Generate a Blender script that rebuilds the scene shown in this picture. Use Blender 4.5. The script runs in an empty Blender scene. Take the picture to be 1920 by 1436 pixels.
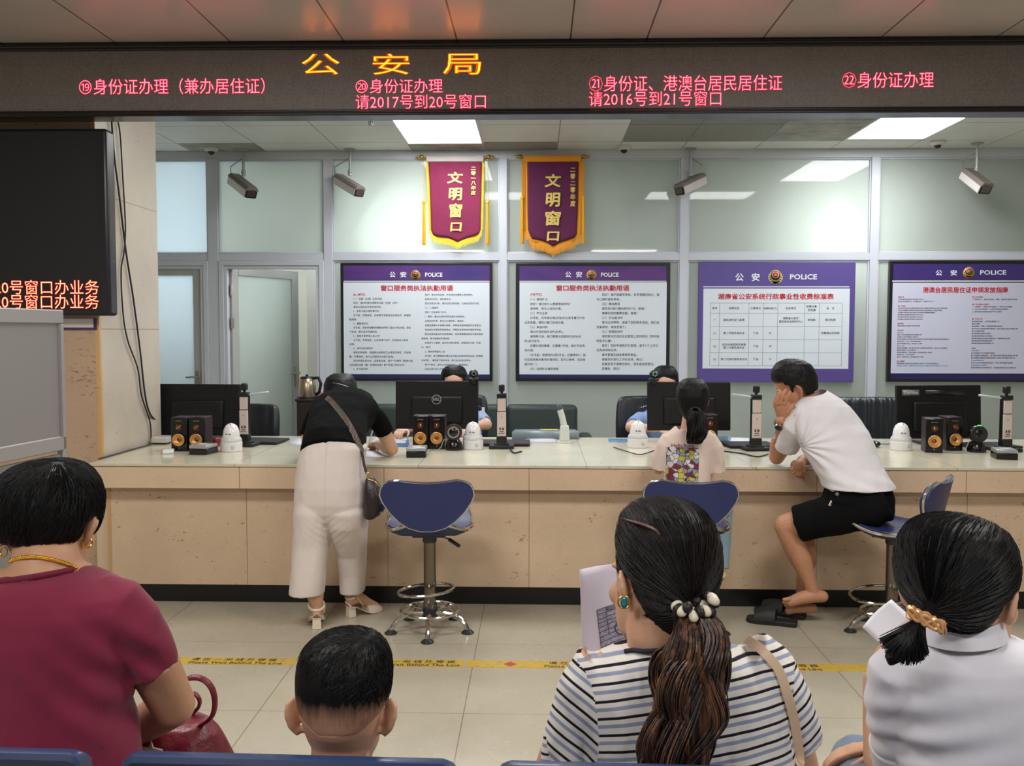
import bpy, bmesh, math, random
from math import sin, cos, pi, sqrt, radians, exp, atan2
from mathutils import Vector, Matrix, Euler, Quaternion
random.seed(7)
SC = bpy.context.scene
COL = SC.collection
# ---------------------------------------------------------------- camera
F, PITCH, YAW, ROLL, H = 1743.07, 0.0554, 0.0269, 0.0013, 1.4808
_fw = Vector((-sin(YAW)*cos(PITCH), cos(YAW)*cos(PITCH), -sin(PITCH)))
_r0 = Vector((cos(YAW), sin(YAW), 0)); _u0 = _r0.cross(_fw)
RT = cos(ROLL)*_r0 + sin(ROLL)*_u0
UP = -sin(ROLL)*_r0 + cos(ROLL)*_u0
cam = bpy.data.objects.new('camera', bpy.data.cameras.new('camera')); COL.objects.link(cam)
cam.data.sensor_width = 36; cam.data.lens = F/1920*36; cam.data.clip_start = 0.05
cam.matrix_world = Matrix(((RT.x, UP.x, -_fw.x, 0), (RT.y, UP.y, -_fw.y, 0), (RT.z, UP.z, -_fw.z, H), (0, 0, 0, 1)))
SC.camera = cam
SC.view_settings.view_transform = 'Standard'; SC.view_settings.look = 'None'
SC.view_settings.gamma = 1; SC.view_settings.exposure = 0.0
try: SC.view_settings.use_curve_mapping = False
except Exception: pass
SC.cycles.max_bounces = 6; SC.cycles.diffuse_bounces = 4; SC.cycles.glossy_bounces = 3
SC.cycles.transmission_bounces = 4; SC.cycles.transparent_max_bounces = 6
SC.cycles.caustics_reflective = False; SC.cycles.caustics_refractive = False
SC.cycles.sample_clamp_indirect = 4
w = bpy.data.worlds.new('room_ambience'); SC.world = w; w.use_nodes = True
w.node_tree.nodes['Background'].inputs[0].default_value = (0.92, 0.95, 1.0, 1)
w.node_tree.nodes['Background'].inputs[1].default_value = 0.16

def area(name, loc, sx, sy, power, col=(1, 1, 1), rot=(0, 0, 0)):
    l = bpy.data.lights.new(name, 'AREA'); l.shape = 'RECTANGLE'; l.size = sx; l.size_y = sy
    l.energy = power; l.color = col
    o = bpy.data.objects.new(name, l); COL.objects.link(o); o.location = loc; o.rotation_euler = rot
    return o
HALL = 2.99; OFFC = 3.10; WALLY = 8.437
area('hall_light', (-1.6, 2.6, HALL-.02), 1.2, .6, 55, (1.0, .985, .95))
area('hall_light', (1.6, 2.6, HALL-.02), 1.2, .6, 55, (1.0, .985, .95))
area('hall_light', (-1.6, -.6, HALL-.02), 1.2, .6, 60, (1.0, .985, .96))
area('hall_light', (1.6, -.6, HALL-.02), 1.2, .6, 60, (1.0, .985, .96))
area('office_fill', (-.6, 5.75, OFFC-.02), 1.2, .6, 30, (.98, 1, 1))  # unseen fill pair added above the counter to brighten the office side
area('office_fill', (1.9, 5.75, OFFC-.02), 1.2, .6, 30, (.98, 1, 1))
area('corridor_light', (-1.25, WALLY+.42, 2.35), .7, .45, 26, (1, 1, .98), (radians(-90), 0, 0))
area('corridor_light', (2.7, WALLY+.38, 2.33), .7, .4, 26, (1, 1, .95), (radians(-90), 0, 0))
area('corridor_light', (-3.35, WALLY+.9, 2.2), .8, 1.6, 40, (.93, .97, 1), (radians(-90), 0, 0))
area('corridor_light', (-2.1, WALLY+.95, 2.98), .6, .9, 26, (1, 1, .97))  # added to brighten the dark corridor beyond the open door
area('corridor_light', (0.5, WALLY+1.6, 2.95), 5, 1.0, 60, (1, 1, 1))

# ---------------------------------------------------------------- pixel <-> place
def ray(x, y): return _fw*F + RT*(x-960) - UP*(y-718)
def at(x, y, Y):
    d = ray(x, y); return Vector((0, 0, H)) + d*(Y/d.y)
def on(x, y, Z):
    d = ray(x, y); return Vector((0, 0, H)) + d*((Z-H)/d.z)
def onX(x, y, X):
    d = ray(x, y); return Vector((0, 0, H)) + d*(X/d.x)

# ---------------------------------------------------------------- materials
def lin(c):
    if isinstance(c, str):
        c = [int(c[i:i+2], 16) for i in (0, 2, 4)]
    return tuple(((v/255)/12.92 if v/255 <= .04045 else ((v/255+.055)/1.055)**2.4) for v in c)
class NT:
    def __init__(s, name):
        s.m = bpy.data.materials.new(name); s.m.use_nodes = True; s.t = s.m.node_tree
        s.b = s.t.nodes['Principled BSDF']; s.out = s.t.nodes['Material Output']
    def n(s, typ, **kw):
        nd = s.t.nodes.new(typ)
        for k, v in kw.items():
            if k[0] == '_': setattr(nd, k[1:], v)
            else:
                key = int(k[1:]) if k[0] == 'i' and k[1:].isdigit() else k.replace('__', ' ')
                nd.inputs[key].default_value = v
        return nd
    def l(s, a, b): s.t.links.new(a, b)
    def coord(s, kind='Object', scale=(1, 1, 1), rot=(0, 0, 0)):
        c = s.n('ShaderNodeTexCoord'); mp = s.n('ShaderNodeMapping')
        mp.inputs['Scale'].default_value = scale; mp.inputs['Rotation'].default_value = rot
        s.l(c.outputs[kind], mp.inputs[0]); return mp.outputs[0]
    def ramp(s, fac, stops, interp='LINEAR'):
        r = s.n('ShaderNodeValToRGB'); cr = r.color_ramp; cr.interpolation = interp
        while len(cr.elements) < len(stops): cr.elements.new(.5)
        for e, (p, c) in zip(cr.elements, stops):
            e.position = p; e.color = (*c, 1) if len(c) == 3 else c
        s.l(fac, r.inputs[0]); return r.outputs[0]
    def mix(s, fac, a, b, mode='MIX'):
        m = s.n('ShaderNodeMix', _data_type='RGBA', _blend_type=mode)
        for sock, v in ((m.inputs[0], fac), (m.inputs[6], a), (m.inputs[7], b)):
            if hasattr(v, 'is_output'): s.l(v, sock)
            elif isinstance(v, (int, float)): sock.default_value = v
            else: sock.default_value = (*v, 1) if len(v) == 3 else v
        return m.outputs[2]
    def noise(s, vec, scale, detail=3, rough=.5):
        n = s.n('ShaderNodeTexNoise', Scale=scale, Detail=detail, Roughness=rough); s.l(vec, n.inputs['Vector']); return n.outputs[0]
    def bump(s, h, strength=.2, dist=.002):
        b = s.n('ShaderNodeBump', Strength=strength, Distance=dist); s.l(h, b.inputs['Height']); s.l(b.outputs[0], s.b.inputs['Normal'])
MATS = {}
def mat(name, col, rough=.5, metal=0, spec=.5, coat=0, emit=None, es=1, var=0, vscale=12, bump=0, bscale=300, sub=0, sheen=0, bsc=(1, 1, 1)):
    if name in MATS: return MATS[name]
    t = NT(name); c = lin(col); b = t.b
    b.inputs['Base Color'].default_value = (*c, 1); b.inputs['Roughness'].default_value = rough
    b.inputs['Metallic'].default_value = metal; b.inputs['Specular IOR Level'].default_value = spec
    b.inputs['Coat Weight'].default_value = coat; b.inputs['Coat Roughness'].default_value = .08
    if sheen: b.inputs['Sheen Weight'].default_value = sheen
    if sub:
        b.inputs['Subsurface Weight'].default_value = sub; b.inputs['Subsurface Radius'].default_value = (.012, .005, .003); b.inputs['Subsurface Scale'].default_value = 1
    if emit is not None:
        b.inputs['Emission Color'].default_value = (*lin(emit), 1); b.inputs['Emission Strength'].default_value = es
    if var:
        v = t.coord(); n = t.noise(v, vscale, 4, .6)
        t.l(t.ramp(n, [(.3, tuple(x*(1-var) for x in c)), (.7, tuple(min(1, x*(1+var)) for x in c))]), b.inputs['Base Color'])
    if bump:
        v = t.coord(scale=bsc); t.bump(t.noise(v, bscale, 2), bump, .0015)
    MATS[name] = t.m; return t.m

def stone(name, base, fleck, dark=.0, rough=.28, fl=(60, 60, 60), thr=.63, joint=None):
    t = NT(name); v = t.coord(scale=(1, 1, 1)); c = lin(base)
    big = t.ramp(t.noise(v, 2.2, 5, .6), [(.3, tuple(x*.88 for x in c)), (.7, tuple(min(1, x*1.08) for x in c))])
    v2 = t.coord(scale=fl); f1 = t.noise(v2, 1, 4, .7)
    pm = t.noise(v, 4.0, 2, .5)
    ad = t.n('ShaderNodeMath', _operation='MULTIPLY_ADD', i1=.28, i2=0.0); t.l(pm, ad.inputs[0])
    su = t.n('ShaderNodeMath', _operation='ADD'); t.l(f1, su.inputs[0]); t.l(ad.outputs[0], su.inputs[1])
    fm = t.ramp(su.outputs[0], [(thr+.14, (0, 0, 0)), (thr+.2, (1, 1, 1))])
    col = t.mix(fm, big, lin(fleck))
    if joint: col = joint(t, col)
    fine = t.noise(v, 160, 2, .6)
    col = t.mix(.25, col, t.ramp(fine, [(.3, tuple(x*.75 for x in c)), (.7, tuple(min(1, x*1.1) for x in c))]))
    t.l(col, t.b.inputs['Base Color']); t.b.inputs['Roughness'].default_value = rough
    MATS[name] = t.m; return t.m
def strips(axis, positions, wid, dark):
    # thin joints between slabs at given coordinates along one axis
    def f(t, col):
        c = t.n('ShaderNodeTexCoord'); sp = t.n('ShaderNodeSeparateXYZ'); t.l(c.outputs['Object'], sp.inputs[0])
        for ax, p in positions:
            d = t.n('ShaderNodeMath', _operation='COMPARE', i1=p, i2=wid); t.l(sp.outputs[ax], d.inputs[0])
            col = t.mix(d.outputs[0], col, lin(dark))
        return col
    return f

# ---------------------------------------------------------------- objects
def tag(o, label=None, cat=None, group=None, kind=None):
    if label: o['label'] = label
    if cat: o['category'] = cat
    if group: o['group'] = group
    if kind: o['kind'] = kind
    return o
def empty(name, loc=(0, 0, 0), label=None, cat=None, group=None, rz=0):
    o = bpy.data.objects.new(name, None); COL.objects.link(o); o.location = loc; o.rotation_euler = (0, 0, rz)
    o.empty_display_size = .1
    return tag(o, label, cat, group)
def mrot(m):
    if m is None: return Matrix.Identity(3)
    if isinstance(m, (tuple, list)): return Euler(m).to_matrix()
    return m
class MB:
    """collects shapes in one bmesh"""
    def __init__(s): s.bm = bmesh.new(); s.mi = 0
    def _f(s, vs, smooth=True):
        try:
            f = s.bm.faces.new(vs); f.material_index = s.mi; f.smooth = smooth; return f
        except ValueError: return None
    def quad(s, *pts):
        return s._f([s.bm.verts.new(p) for p in pts])
    def box(s, c, size, rot=None, taper=1.0):
        R = mrot(rot); c = Vector(c); hx, hy, hz = [d/2 for d in size]
        v = []
        for z in (-hz, hz):
            k = taper if z > 0 else 1
            for x, y in ((-hx, -hy), (hx, -hy), (hx, hy), (-hx, hy)):
                v.append(s.bm.verts.new(c + R @ Vector((x*k, y*k, z))))
        for q in ((3, 2, 1, 0), (4, 5, 6, 7), (0, 1, 5, 4), (1, 2, 6, 5), (2, 3, 7, 6), (3, 0, 4, 7)):
            s._f([v[i] for i in q])
        return s
    def bx(s, a, b):
        return s.box([(p+q)/2 for p, q in zip(a, b)], [abs(q-p) for p, q in zip(a, b)])
    def rings(s, rings, cap=True, close=False):
        R = [[s.bm.verts.new(p) for p in r] for r in rings]; n = len(R[0])
        for a, b in list(zip(R, R[1:])) + ([(R[-1], R[0])] if close else []):
            for i in range(n):
                s._f([a[i], a[(i+1) % n], b[(i+1) % n], b[i]])
        if cap and not close:
            s._f(R[0][::-1]); s._f(R[-1])
        return s
    def frame(s, pts, closed=False):
        P = [Vector(p) for p in pts]; n = len(P); T = []
        for i in range(n):
            a = P[(i-1) % n] if (closed or i > 0) else P[i]; b = P[(i+1) % n] if (closed or i < n-1) else P[i]
            d = (b-a); T.append(d.normalized() if d.length > 1e-9 else Vector((0, 0, 1)))
        ref = Vector((0, 0, 1)) if abs(T[0].z) < .9 else Vector((1, 0, 0))
        N = [(ref - T[0]*ref.dot(T[0])).normalized()]
        for i in range(1, n):
            v = N[-1] - T[i]*N[-1].dot(T[i]); N.append(v.normalized() if v.length > 1e-6 else N[-1])
        return P, T, N
    def tube(s, pts, r, seg=10, closed=False, flat=None):
        P, T, N = s.frame(pts, closed); rs = r if isinstance(r, (list, tuple)) else [r]*len(P); out = []
        for i, p in enumerate(P):
            b = T[i].cross(N[i]); rr = rs[i]; ra, rb = rr if isinstance(rr, (list, tuple)) else (rr, rr)
            out.append([p + N[i]*(ra*cos(2*pi*k/seg)) + b*(rb*sin(2*pi*k/seg)) for k in range(seg)])
        return s.rings(out, True, closed)
    def cyl(s, a, b, r0, r1=None, seg=20):
        return s.tube([a, b], [r0, r0 if r1 is None else r1], seg)
    def lathe(s, prof, c=(0, 0, 0), rot=None, seg=28, cap=True):
        # prof: (radius, height) from bottom to top
        R = mrot(rot); c = Vector(c)
        return s.rings([[c + R @ Vector((max(r, 1e-4)*cos(2*pi*k/seg), max(r, 1e-4)*sin(2*pi*k/seg), z)) for k in range(seg)] for r, z in prof], cap)
    def ell(s, c, r, rot=None, seg=24, nr=14):
        R = mrot(rot); c = Vector(c); r = (r, r, r) if isinstance(r, (int, float)) else r
        rr = []
        for j in range(1, nr):
            a = pi*j/nr - pi/2
            rr.append([c + R @ Vector((r[0]*cos(a)*cos(2*pi*k/seg), r[1]*cos(a)*sin(2*pi*k/seg), r[2]*sin(a))) for k in range(seg)])
        return s.rings(rr)
    def rows(s, rows, seg=40, e=2.2):
        # stacked horizontal sections read from the photo: (y, xL, xR, thickness m, Y)
        rr = []
        rows = sorted(rows, key=lambda q: -q[0])
        for y, xl, xr, th, Y in rows:
            a, b = at(xl, y, Y), at(xr, y, Y); c = (a+b)/2; hw = (b-a).length/2; ht = th/2
            ring = []
            for k in range(seg):
                t = 2*pi*k/seg; ct, st = cos(t), sin(t)
                ring.append(Vector((c.x + hw*math.copysign(abs(ct)**(2/e), ct), Y + ht*math.copysign(abs(st)**(2/e), st), c.z)))
            rr.append(ring)
        return s.rings(rr)
    def limb(s, joints, seg=20):
        # joints: (point, radius) chain with round ends
        pts = [Vector(j[0]) for j in joints]; rs = [j[1] for j in joints]
        s.tube(pts, rs, seg)
        for p, r in ((pts[0], rs[0]), (pts[-1], rs[-1])):
            m = r if isinstance(r, (int, float)) else min(r); s.ell(p, m*.995, seg=16, nr=10)
        return s
    def torus(s, c, R0, r, rot=None, seg=36, ts=10, arc=2*pi):
        M = mrot(rot); c = Vector(c); n = seg
        pts = [c + M @ Vector((R0*cos(arc*k/n), R0*sin(arc*k/n), 0)) for k in range(n if arc > 6.28 else n+1)]
        return s.tube(pts, r, ts, closed=arc > 6.28)
    def prism(s, poly, o, ux, uz, uy, depth):
        # polygon (2D) in plane o + ux*x + uz*z pushed along uy by depth
        o, ux, uz, uy = map(Vector, (o, ux, uz, uy))
        a = [s.bm.verts.new(o + ux*x + uz*z) for x, z in poly]; b = [s.bm.verts.new(o + ux*x + uz*z + uy*depth) for x, z in poly]
        n = len(poly); s._f(a); s._f(b[::-1])
        for i in range(n): s._f([a[(i+1) % n], a[i], b[i], b[(i+1) % n]])
        return s
    def merge(s, me, M=None):
        me = me.copy()
        if M is not None: me.transform(M)
        n0 = len(s.bm.faces); s.bm.from_mesh(me); s.bm.faces.ensure_lookup_table()
        for f in s.bm.faces[n0:]: f.material_index = s.mi
        bpy.data.meshes.remove(me); return s
    def mesh(s, name):
        bmesh.ops.recalc_face_normals(s.bm, faces=s.bm.faces[:])
        me = bpy.data.meshes.new(name); s.bm.to_mesh(me); s.bm.free(); return me
    def build(s, name, m, parent=None, bevel=0, seg=2, sharp=35, sub=0, solid=0, flat=False):
        me = s.mesh(name)
        return place(name, me, m, parent, bevel, seg, sharp, sub, solid, flat)
def place(name, me, m, parent=None, bevel=0, seg=2, sharp=35, sub=0, solid=0, flat=False):
    o = bpy.data.objects.new(name, me); COL.objects.link(o)
    for x in (m if isinstance(m, (list, tuple)) else [m]): me.materials.append(x)
    if parent is not None:
        o.parent = parent
        pm = Matrix.Identity(4); q = parent
        chain = []
        while q is not None: chain.append(q); q = q.parent
        for q in reversed(chain): pm = pm @ q.matrix_parent_inverse @ (Matrix.Translation(q.location) @ q.rotation_euler.to_matrix().to_4x4())
        o.matrix_parent_inverse = pm.inverted()
    if solid:
        md = o.modifiers.new('thick', 'SOLIDIFY'); md.thickness = solid; md.offset = 0
    if bevel:
        md = o.modifiers.new('bevel', 'BEVEL'); md.width = bevel; md.segments = seg; md.limit_method = 'ANGLE'; md.angle_limit = radians(40)
    if sub:
        md = o.modifiers.new('sub', 'SUBSURF'); md.levels = sub; md.render_levels = sub
    if not flat:
        me.shade_smooth()
        if sharp and not sub: me.set_sharp_from_angle(angle=radians(sharp))
    return o
def evald(me, mods):
    o = bpy.data.objects.new('tmp', me); COL.objects.link(o); mods(o)
    dg = bpy.context.evaluated_depsgraph_get(); r = bpy.data.meshes.new_from_object(o.evaluated_get(dg))
    bpy.data.objects.remove(o); bpy.data.meshes.remove(me); return r
def fused(mb, voxel=.006, smooth=5):
    me = mb.mesh('tmp')
    def f(o):
        r = o.modifiers.new('r', 'REMESH'); r.mode = 'VOXEL'; r.voxel_size = voxel
        if smooth:
            q = o.modifiers.new('s', 'SMOOTH'); q.factor = .5; q.iterations = smooth
    return evald(me, f)
def fuse(name, mb, m, parent=None, voxel=.006, smooth=5, disp=None, paint=()):
    me = fused(mb, voxel, smooth); me.name = name
    if disp:
        new = [c for co, n in [(v.co.copy(), v.normal.copy()) for v in me.vertices] for c in co + n*disp(co)]
        me.vertices.foreach_set('co', new); me.update()
    ms = [m] + [p[2] for p in paint]
    for i, (c, r, _m) in enumerate(paint):
        c = Vector(c); r = Vector((r, r, r)) if isinstance(r, (int, float)) else Vector(r)
        for p in me.polygons:
            d = p.center - c
            if (d.x/r.x)**2 + (d.y/r.y)**2 + (d.z/r.z)**2 < 1: p.material_index = i+1
    return place(name, me, ms, parent, sharp=0)
_tc = {}
def textmesh(body, bold=0.0, font=None, shear=0):
    k = (body, bold, shear)
    if k not in _tc:
        c = bpy.data.curves.new('t', 'FONT'); c.body = body; c.size = 1; c.offset = bold; c.shear = shear; c.resolution_u = 2
        o = bpy.data.objects.new('t', c); COL.objects.link(o)
        dg = bpy.context.evaluated_depsgraph_get(); me = bpy.data.meshes.new_from_object(o.evaluated_get(dg))
        bpy.data.objects.remove(o); bpy.data.curves.remove(c)
        xs = [v.co.x for v in me.vertices] or [0]; ys = [v.co.y for v in me.vertices] or [0]
        _tc[k] = (me, min(xs), max(xs), min(ys), max(ys))
    return _tc[k]
def text(mb, body, o, ux, uz, width=None, height=None, bold=0.0, xal='l', shear=0, ink=True):
    """lettering whose lower left ink corner stands at o, along ux, upright uz; thin real faces"""
    boldx = 0
    if bold > .012: boldx, bold = bold*.8, .006
    me, x0, x1, y0, y1 = textmesh(body, bold, shear=shear)
    x0 -= boldx; x1 += boldx; y0 -= boldx; y1 += boldx
    if not ink: y0, y1 = -.12, .88
    ux, uz = Vector(ux).normalized(), Vector(uz).normalized(); n = ux.cross(uz)
    sx = width/max(x1-x0, 1e-6) if width else None; sy = height/max(y1-y0, 1e-6) if height else None
    sx = sx or sy; sy = sy or sx; W = (x1-x0)*sx
    off = {'l': 0, 'c': -W/2, 'r': -W}[xal]
    M = Matrix((( ux.x*sx, uz.x*sy, n.x, 0), (ux.y*sx, uz.y*sy, n.y, 0), (ux.z*sx, uz.z*sy, n.z, 0), (0, 0, 0, 1)))
    M.translation = Vector(o) + ux*(off - x0*sx) - uz*(y0*sy)
    if boldx:
        zi = 0
        for dx, dy in ((-1, 0), (1, 0), (0, 1), (0, -1), (0, 0)):
            M2 = M.copy(); zi = zi + 1 if dx or dy else 6; M2.translation = M.translation + n*(.00025*zi) + ux*(boldx*sx*dx) + uz*(boldx*sy*dy); mb.merge(me, M2)
    else: mb.merge(me, M)
def copy_tree(root, loc, rz=0, label=None, name=None):
    r = root.copy(); COL.objects.link(r); r.location = loc; r.rotation_euler = (0, 0, rz)
    if label: r['label'] = label
    def kids(a, b):
        for ch in [c for c in bpy.data.objects if c.parent is a]:
            c = ch.copy(); COL.objects.link(c); c.parent = b; kids(ch, c)
    kids(root, r); return r
def struct(name, mb, m, parent=None, **k):
    o = mb.build(name, m, parent, **k)
    if parent is None: o['kind'] = 'structure'
    return o
X3, Y3, Z3 = Vector((1, 0, 0)), Vector((0, 1, 0)), Vector((0, 0, 1))
# ================================================================ SETTING
DF, DP, ZC = 4.897, 4.979, .7725
XT, YT = -1.0832, 4.3249
def floor_mat():
    t = NT('floor_tile'); v = t.coord(); c = lin((176, 168, 150))
    c0 = t.ramp(t.noise(v, 3, 6, .65), [(.3, tuple(x*.9 for x in c)), (.7, tuple(x*1.08 for x in c))])
    fine = t.ramp(t.noise(v, 220, 2, .6), [(.35, tuple(x*.86 for x in c)), (.65, tuple(x*1.08 for x in c))])
    col = t.mix(.35, c0, fine)
    tc = t.n('ShaderNodeTexCoord'); sp = t.n('ShaderNodeSeparateXYZ'); t.l(tc.outputs['Object'], sp.inputs[0])
    for ax, off, wd in ((0, XT, .0035), (1, YT, .0028)):
        a = t.n('ShaderNodeMath', _operation='SUBTRACT', i1=off-8.0); t.l(sp.outputs[ax], a.inputs[0])
        m = t.n('ShaderNodeMath', _operation='MODULO', i1=.8); t.l(a.outputs[0], m.inputs[0])
        d = t.n('ShaderNodeMath', _operation='COMPARE', i1=.0, i2=wd); t.l(m.outputs[0], d.inputs[0])
        col = t.mix(d.outputs[0], col, lin((118, 104, 84)))
    t.l(col, t.b.inputs['Base Color'])
    t.l(t.ramp(t.noise(v, 5, 5, .6), [(.3, (.2,)*3), (.7, (.32,)*3)]), t.b.inputs['Roughness'])
    t.b.inputs['Specular IOR Level'].default_value = .45
    return t.m
mb = MB(); mb.bx((-4.4, -3, -.08), (5.4, 10.6, 0)); struct('floor', mb, floor_mat())

def ceil_mat(name, base, rough, xs, ys, dark, spec=.5, wid=.004):
    t = NT(name); v = t.coord(); c = lin(base)
    col = t.ramp(t.noise(v, 1.6, 4, .6), [(.3, tuple(x*.93 for x in c)), (.7, tuple(x*1.05 for x in c))])
    col = strips(0, [(0, x) for x in xs] + [(1, y) for y in ys], wid, dark)(t, col)
    sp = t.ramp(t.noise(v, 9, 6, .75), [(.70, (0, 0, 0)), (.78, (.6, .6, .6))])
    col = t.mix(sp, col, tuple(x*.55 for x in c))
    t.l(col, t.b.inputs['Base Color']); t.b.inputs['Roughness'].default_value = rough
    t.b.inputs['Specular IOR Level'].default_value = spec
    return t.m
hx = [at(x, 78, 4.85).x for x in (-8, 207, 425, 640, 855, 1070, 1215, 1436, 1660, 1880)]
mb = MB(); mb.bx((-4.4, -3, HALL), (5.4, DF+.14, HALL+.05))
struct('ceiling', mb, ceil_mat('hall_ceiling_panel', (198, 188, 182), .3, hx, [3.7, 2.5, 1.3, .1], (92, 82, 76), spec=1.0))
ox = [at(x, 283, 8.38).x for x in (215, 357, 497, 636, 772, 908, 1045, 1160, 1278, 1416, 1558, 1700, 1840)]
oy = [8.06, 7.39, 6.72, 6.05, 5.38]
mb = MB(); mb.bx((-4.4, DF+.14, OFFC), (5.4, 10.6, OFFC+.05))
oc = struct('ceiling_office', mb, ceil_mat('office_ceiling_panel', (226, 228, 220), .55, ox, oy, (98, 98, 92), .3, .003))
def tile(x0, x1, y0, y1, m):
    mb = MB(); mb.bx((x0+.006, y0+.006, OFFC-.004), (x1-.006, y1-.006, OFFC-.0005)); mb.build('acoustic_tile', m, oc)
gt = mat('acoustic_grey_tile', (146, 146, 138), .9, var=.18, vscale=60)
gt2 = mat('acoustic_stained_tile', (160, 159, 150), .9, var=.3, vscale=5)
for x0, x1, y0, y1, m in ((ox[7], ox[8], 7.39, 8.06, gt), (ox[8], ox[9], 7.39, 8.06, gt), (ox[9], ox[10], 7.39, 8.06, gt2), (ox[7], ox[8], 6.72, 7.39, gt), (ox[8], ox[9], 6.72, 7.39, gt), (ox[9], ox[10], 6.72, 7.39, gt2),
                          (ox[4], ox[5], 8.06, 8.4, gt2), (ox[5], ox[6], 8.06, 8.4, gt), (ox[1], ox[2], 8.06, 8.4, gt2)): tile(x0, x1, y0, y1, m)

wall_m = mat('wall_cream', (214, 213, 200), .7, var=.05, vscale=3)
for nm, a, b in (('wall_left', (-4.5, -3, 0), (-4.4, 10.6, 3.2)), ('wall_right', (5.4, -3, 0), (5.5, 10.6, 3.2)), ('wall_corridor', (-4.4, 10.5, 0), (5.4, 10.6, 3.1))):
    mb = MB(); mb.bx(a, b); struct(nm, mb, wall_m)
# corridor wall return seen through the open door
mb = MB(); a = at(594, 600, 9.3); mb.bx((a.x, 8.9, 0), (a.x+.4, 10.5, 3.1)); struct('wall_corridor_return', mb, mat('wall_white', (236, 236, 232), .6))

# ---------------------------------------------------------------- aluminium glazed partition
alu = mat('partition_aluminium', (206, 210, 220), .4, .0, .5)
alu_dark = mat('partition_gasket', (120, 124, 128), .6)
def X(x, y=400, Y=WALLY): return at(x, y, Y).x
def Z(y, x=960, Y=WALLY): return at(x, y, Y).z
ztop, zp1, zp0, zl = 3.0976, Z(300, 700), Z(475.5, 700), Z(489, 700)
mull = [(X(391), X(411)), (X(608), X(625)), (X(937), X(951)), (X(1274), X(1290)), (X(1630), X(1646)), (4.66, 4.73)]
YA, YB = WALLY-.035, WALLY+.035
mb = MB()
mb.bx((-4.4, YA, zp1), (5.4, YB, ztop))
mb.bx((-4.4, YA, zl), (5.4, YB, zp0))
for i, (a, b) in enumerate(mull): mb.bx((a, YA-.006, 0), (b, YB, zp1+.01))
for i in range(1, 6):
    a, b = mull[i][1], (mull[i+1][0] if i < 5 else 5.4)
    mb.bx((a, YA, 0), (b, YB, .12))
# slim glazing beads
for i in range(6):
    a, b = (-4.4 if i == 0 else mull[i-1][1]), mull[i][0]
    for z0, z1 in ((zp1-.012, zp1), (zp0, zp0+.012)): mb.bx((a, YA+.01, z0), (b, YB-.01, z1))
    for x0, x1 in ((a, a+.012), (b-.012, b)): mb.bx((x0, YA+.01, zp0), (x1, YB-.01, zp1))
for i in range(2, 6):
    a, b = mull[i-1][1], mull[i][0]
    mb.bx((a, YA+.01, zl-.012), (b, YB-.01, zl))
    for x0, x1 in ((a, a+.012), (b-.012, b)): mb.bx((x0, YA+.01, .12), (x1, YB-.01, zl))
struct('wall_back', mb, alu, bevel=.004)
mb = MB(); mb.bx((-4.4, WALLY-.05, ztop), (5.4, WALLY+.05, OFFC)); struct('trim_1', mb, mat('bulkhead_strip', (216, 216, 212), .6))
def frosted(name, base, trans, k=.42):
    t = NT(name); b = t.b; v = t.coord()
    c = lin(base); t.l(t.ramp(t.noise(v, 1.3, 4, .6), [(.3, tuple(x*.92 for x in c)), (.7, tuple(min(1, x*1.06) for x in c))]), b.inputs['Base Color'])
    b.inputs['Roughness'].default_value = .45; b.inputs['Coat Weight'].default_value = 1; b.inputs['Coat Roughness'].default_value = .03; b.inputs['Coat IOR'].default_value = 1.6
    tr = t.n('ShaderNodeBsdfTranslucent'); tr.inputs[0].default_value = (*lin(trans), 1)
    mx = t.n('ShaderNodeMixShader'); mx.inputs[0].default_value = k
    t.l(b.outputs[0], mx.inputs[1]); t.l(tr.outputs[0], mx.inputs[2]); t.l(mx.outputs[0], t.out.inputs[0])
    return t.m
fg = frosted('frosted_glass', (185, 191, 186), (222, 230, 227))
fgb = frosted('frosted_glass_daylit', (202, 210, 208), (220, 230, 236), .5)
n = 1
for i in range(6):
    a, b = (-4.4 if i == 0 else mull[i-1][1]), mull[i][0]
    mb = MB(); mb.bx((a, WALLY-.006, zp0), (b, WALLY+.006, zp1)); struct('window_%d' % n, mb, fg if i else fgb); n += 1
for i in range(2, 6):
    a, b = mull[i-1][1], mull[i][0]
    mb = MB(); mb.bx((a, WALLY-.006, .12), (b, WALLY+.006, zl)); struct('window_%d' % n, mb, fg); n += 1
mb = MB(); mb.bx((mull[5][1], WALLY-.006, .12), (5.4, WALLY+.006, zp1)); struct('window_%d' % n, mb, fg)

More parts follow.
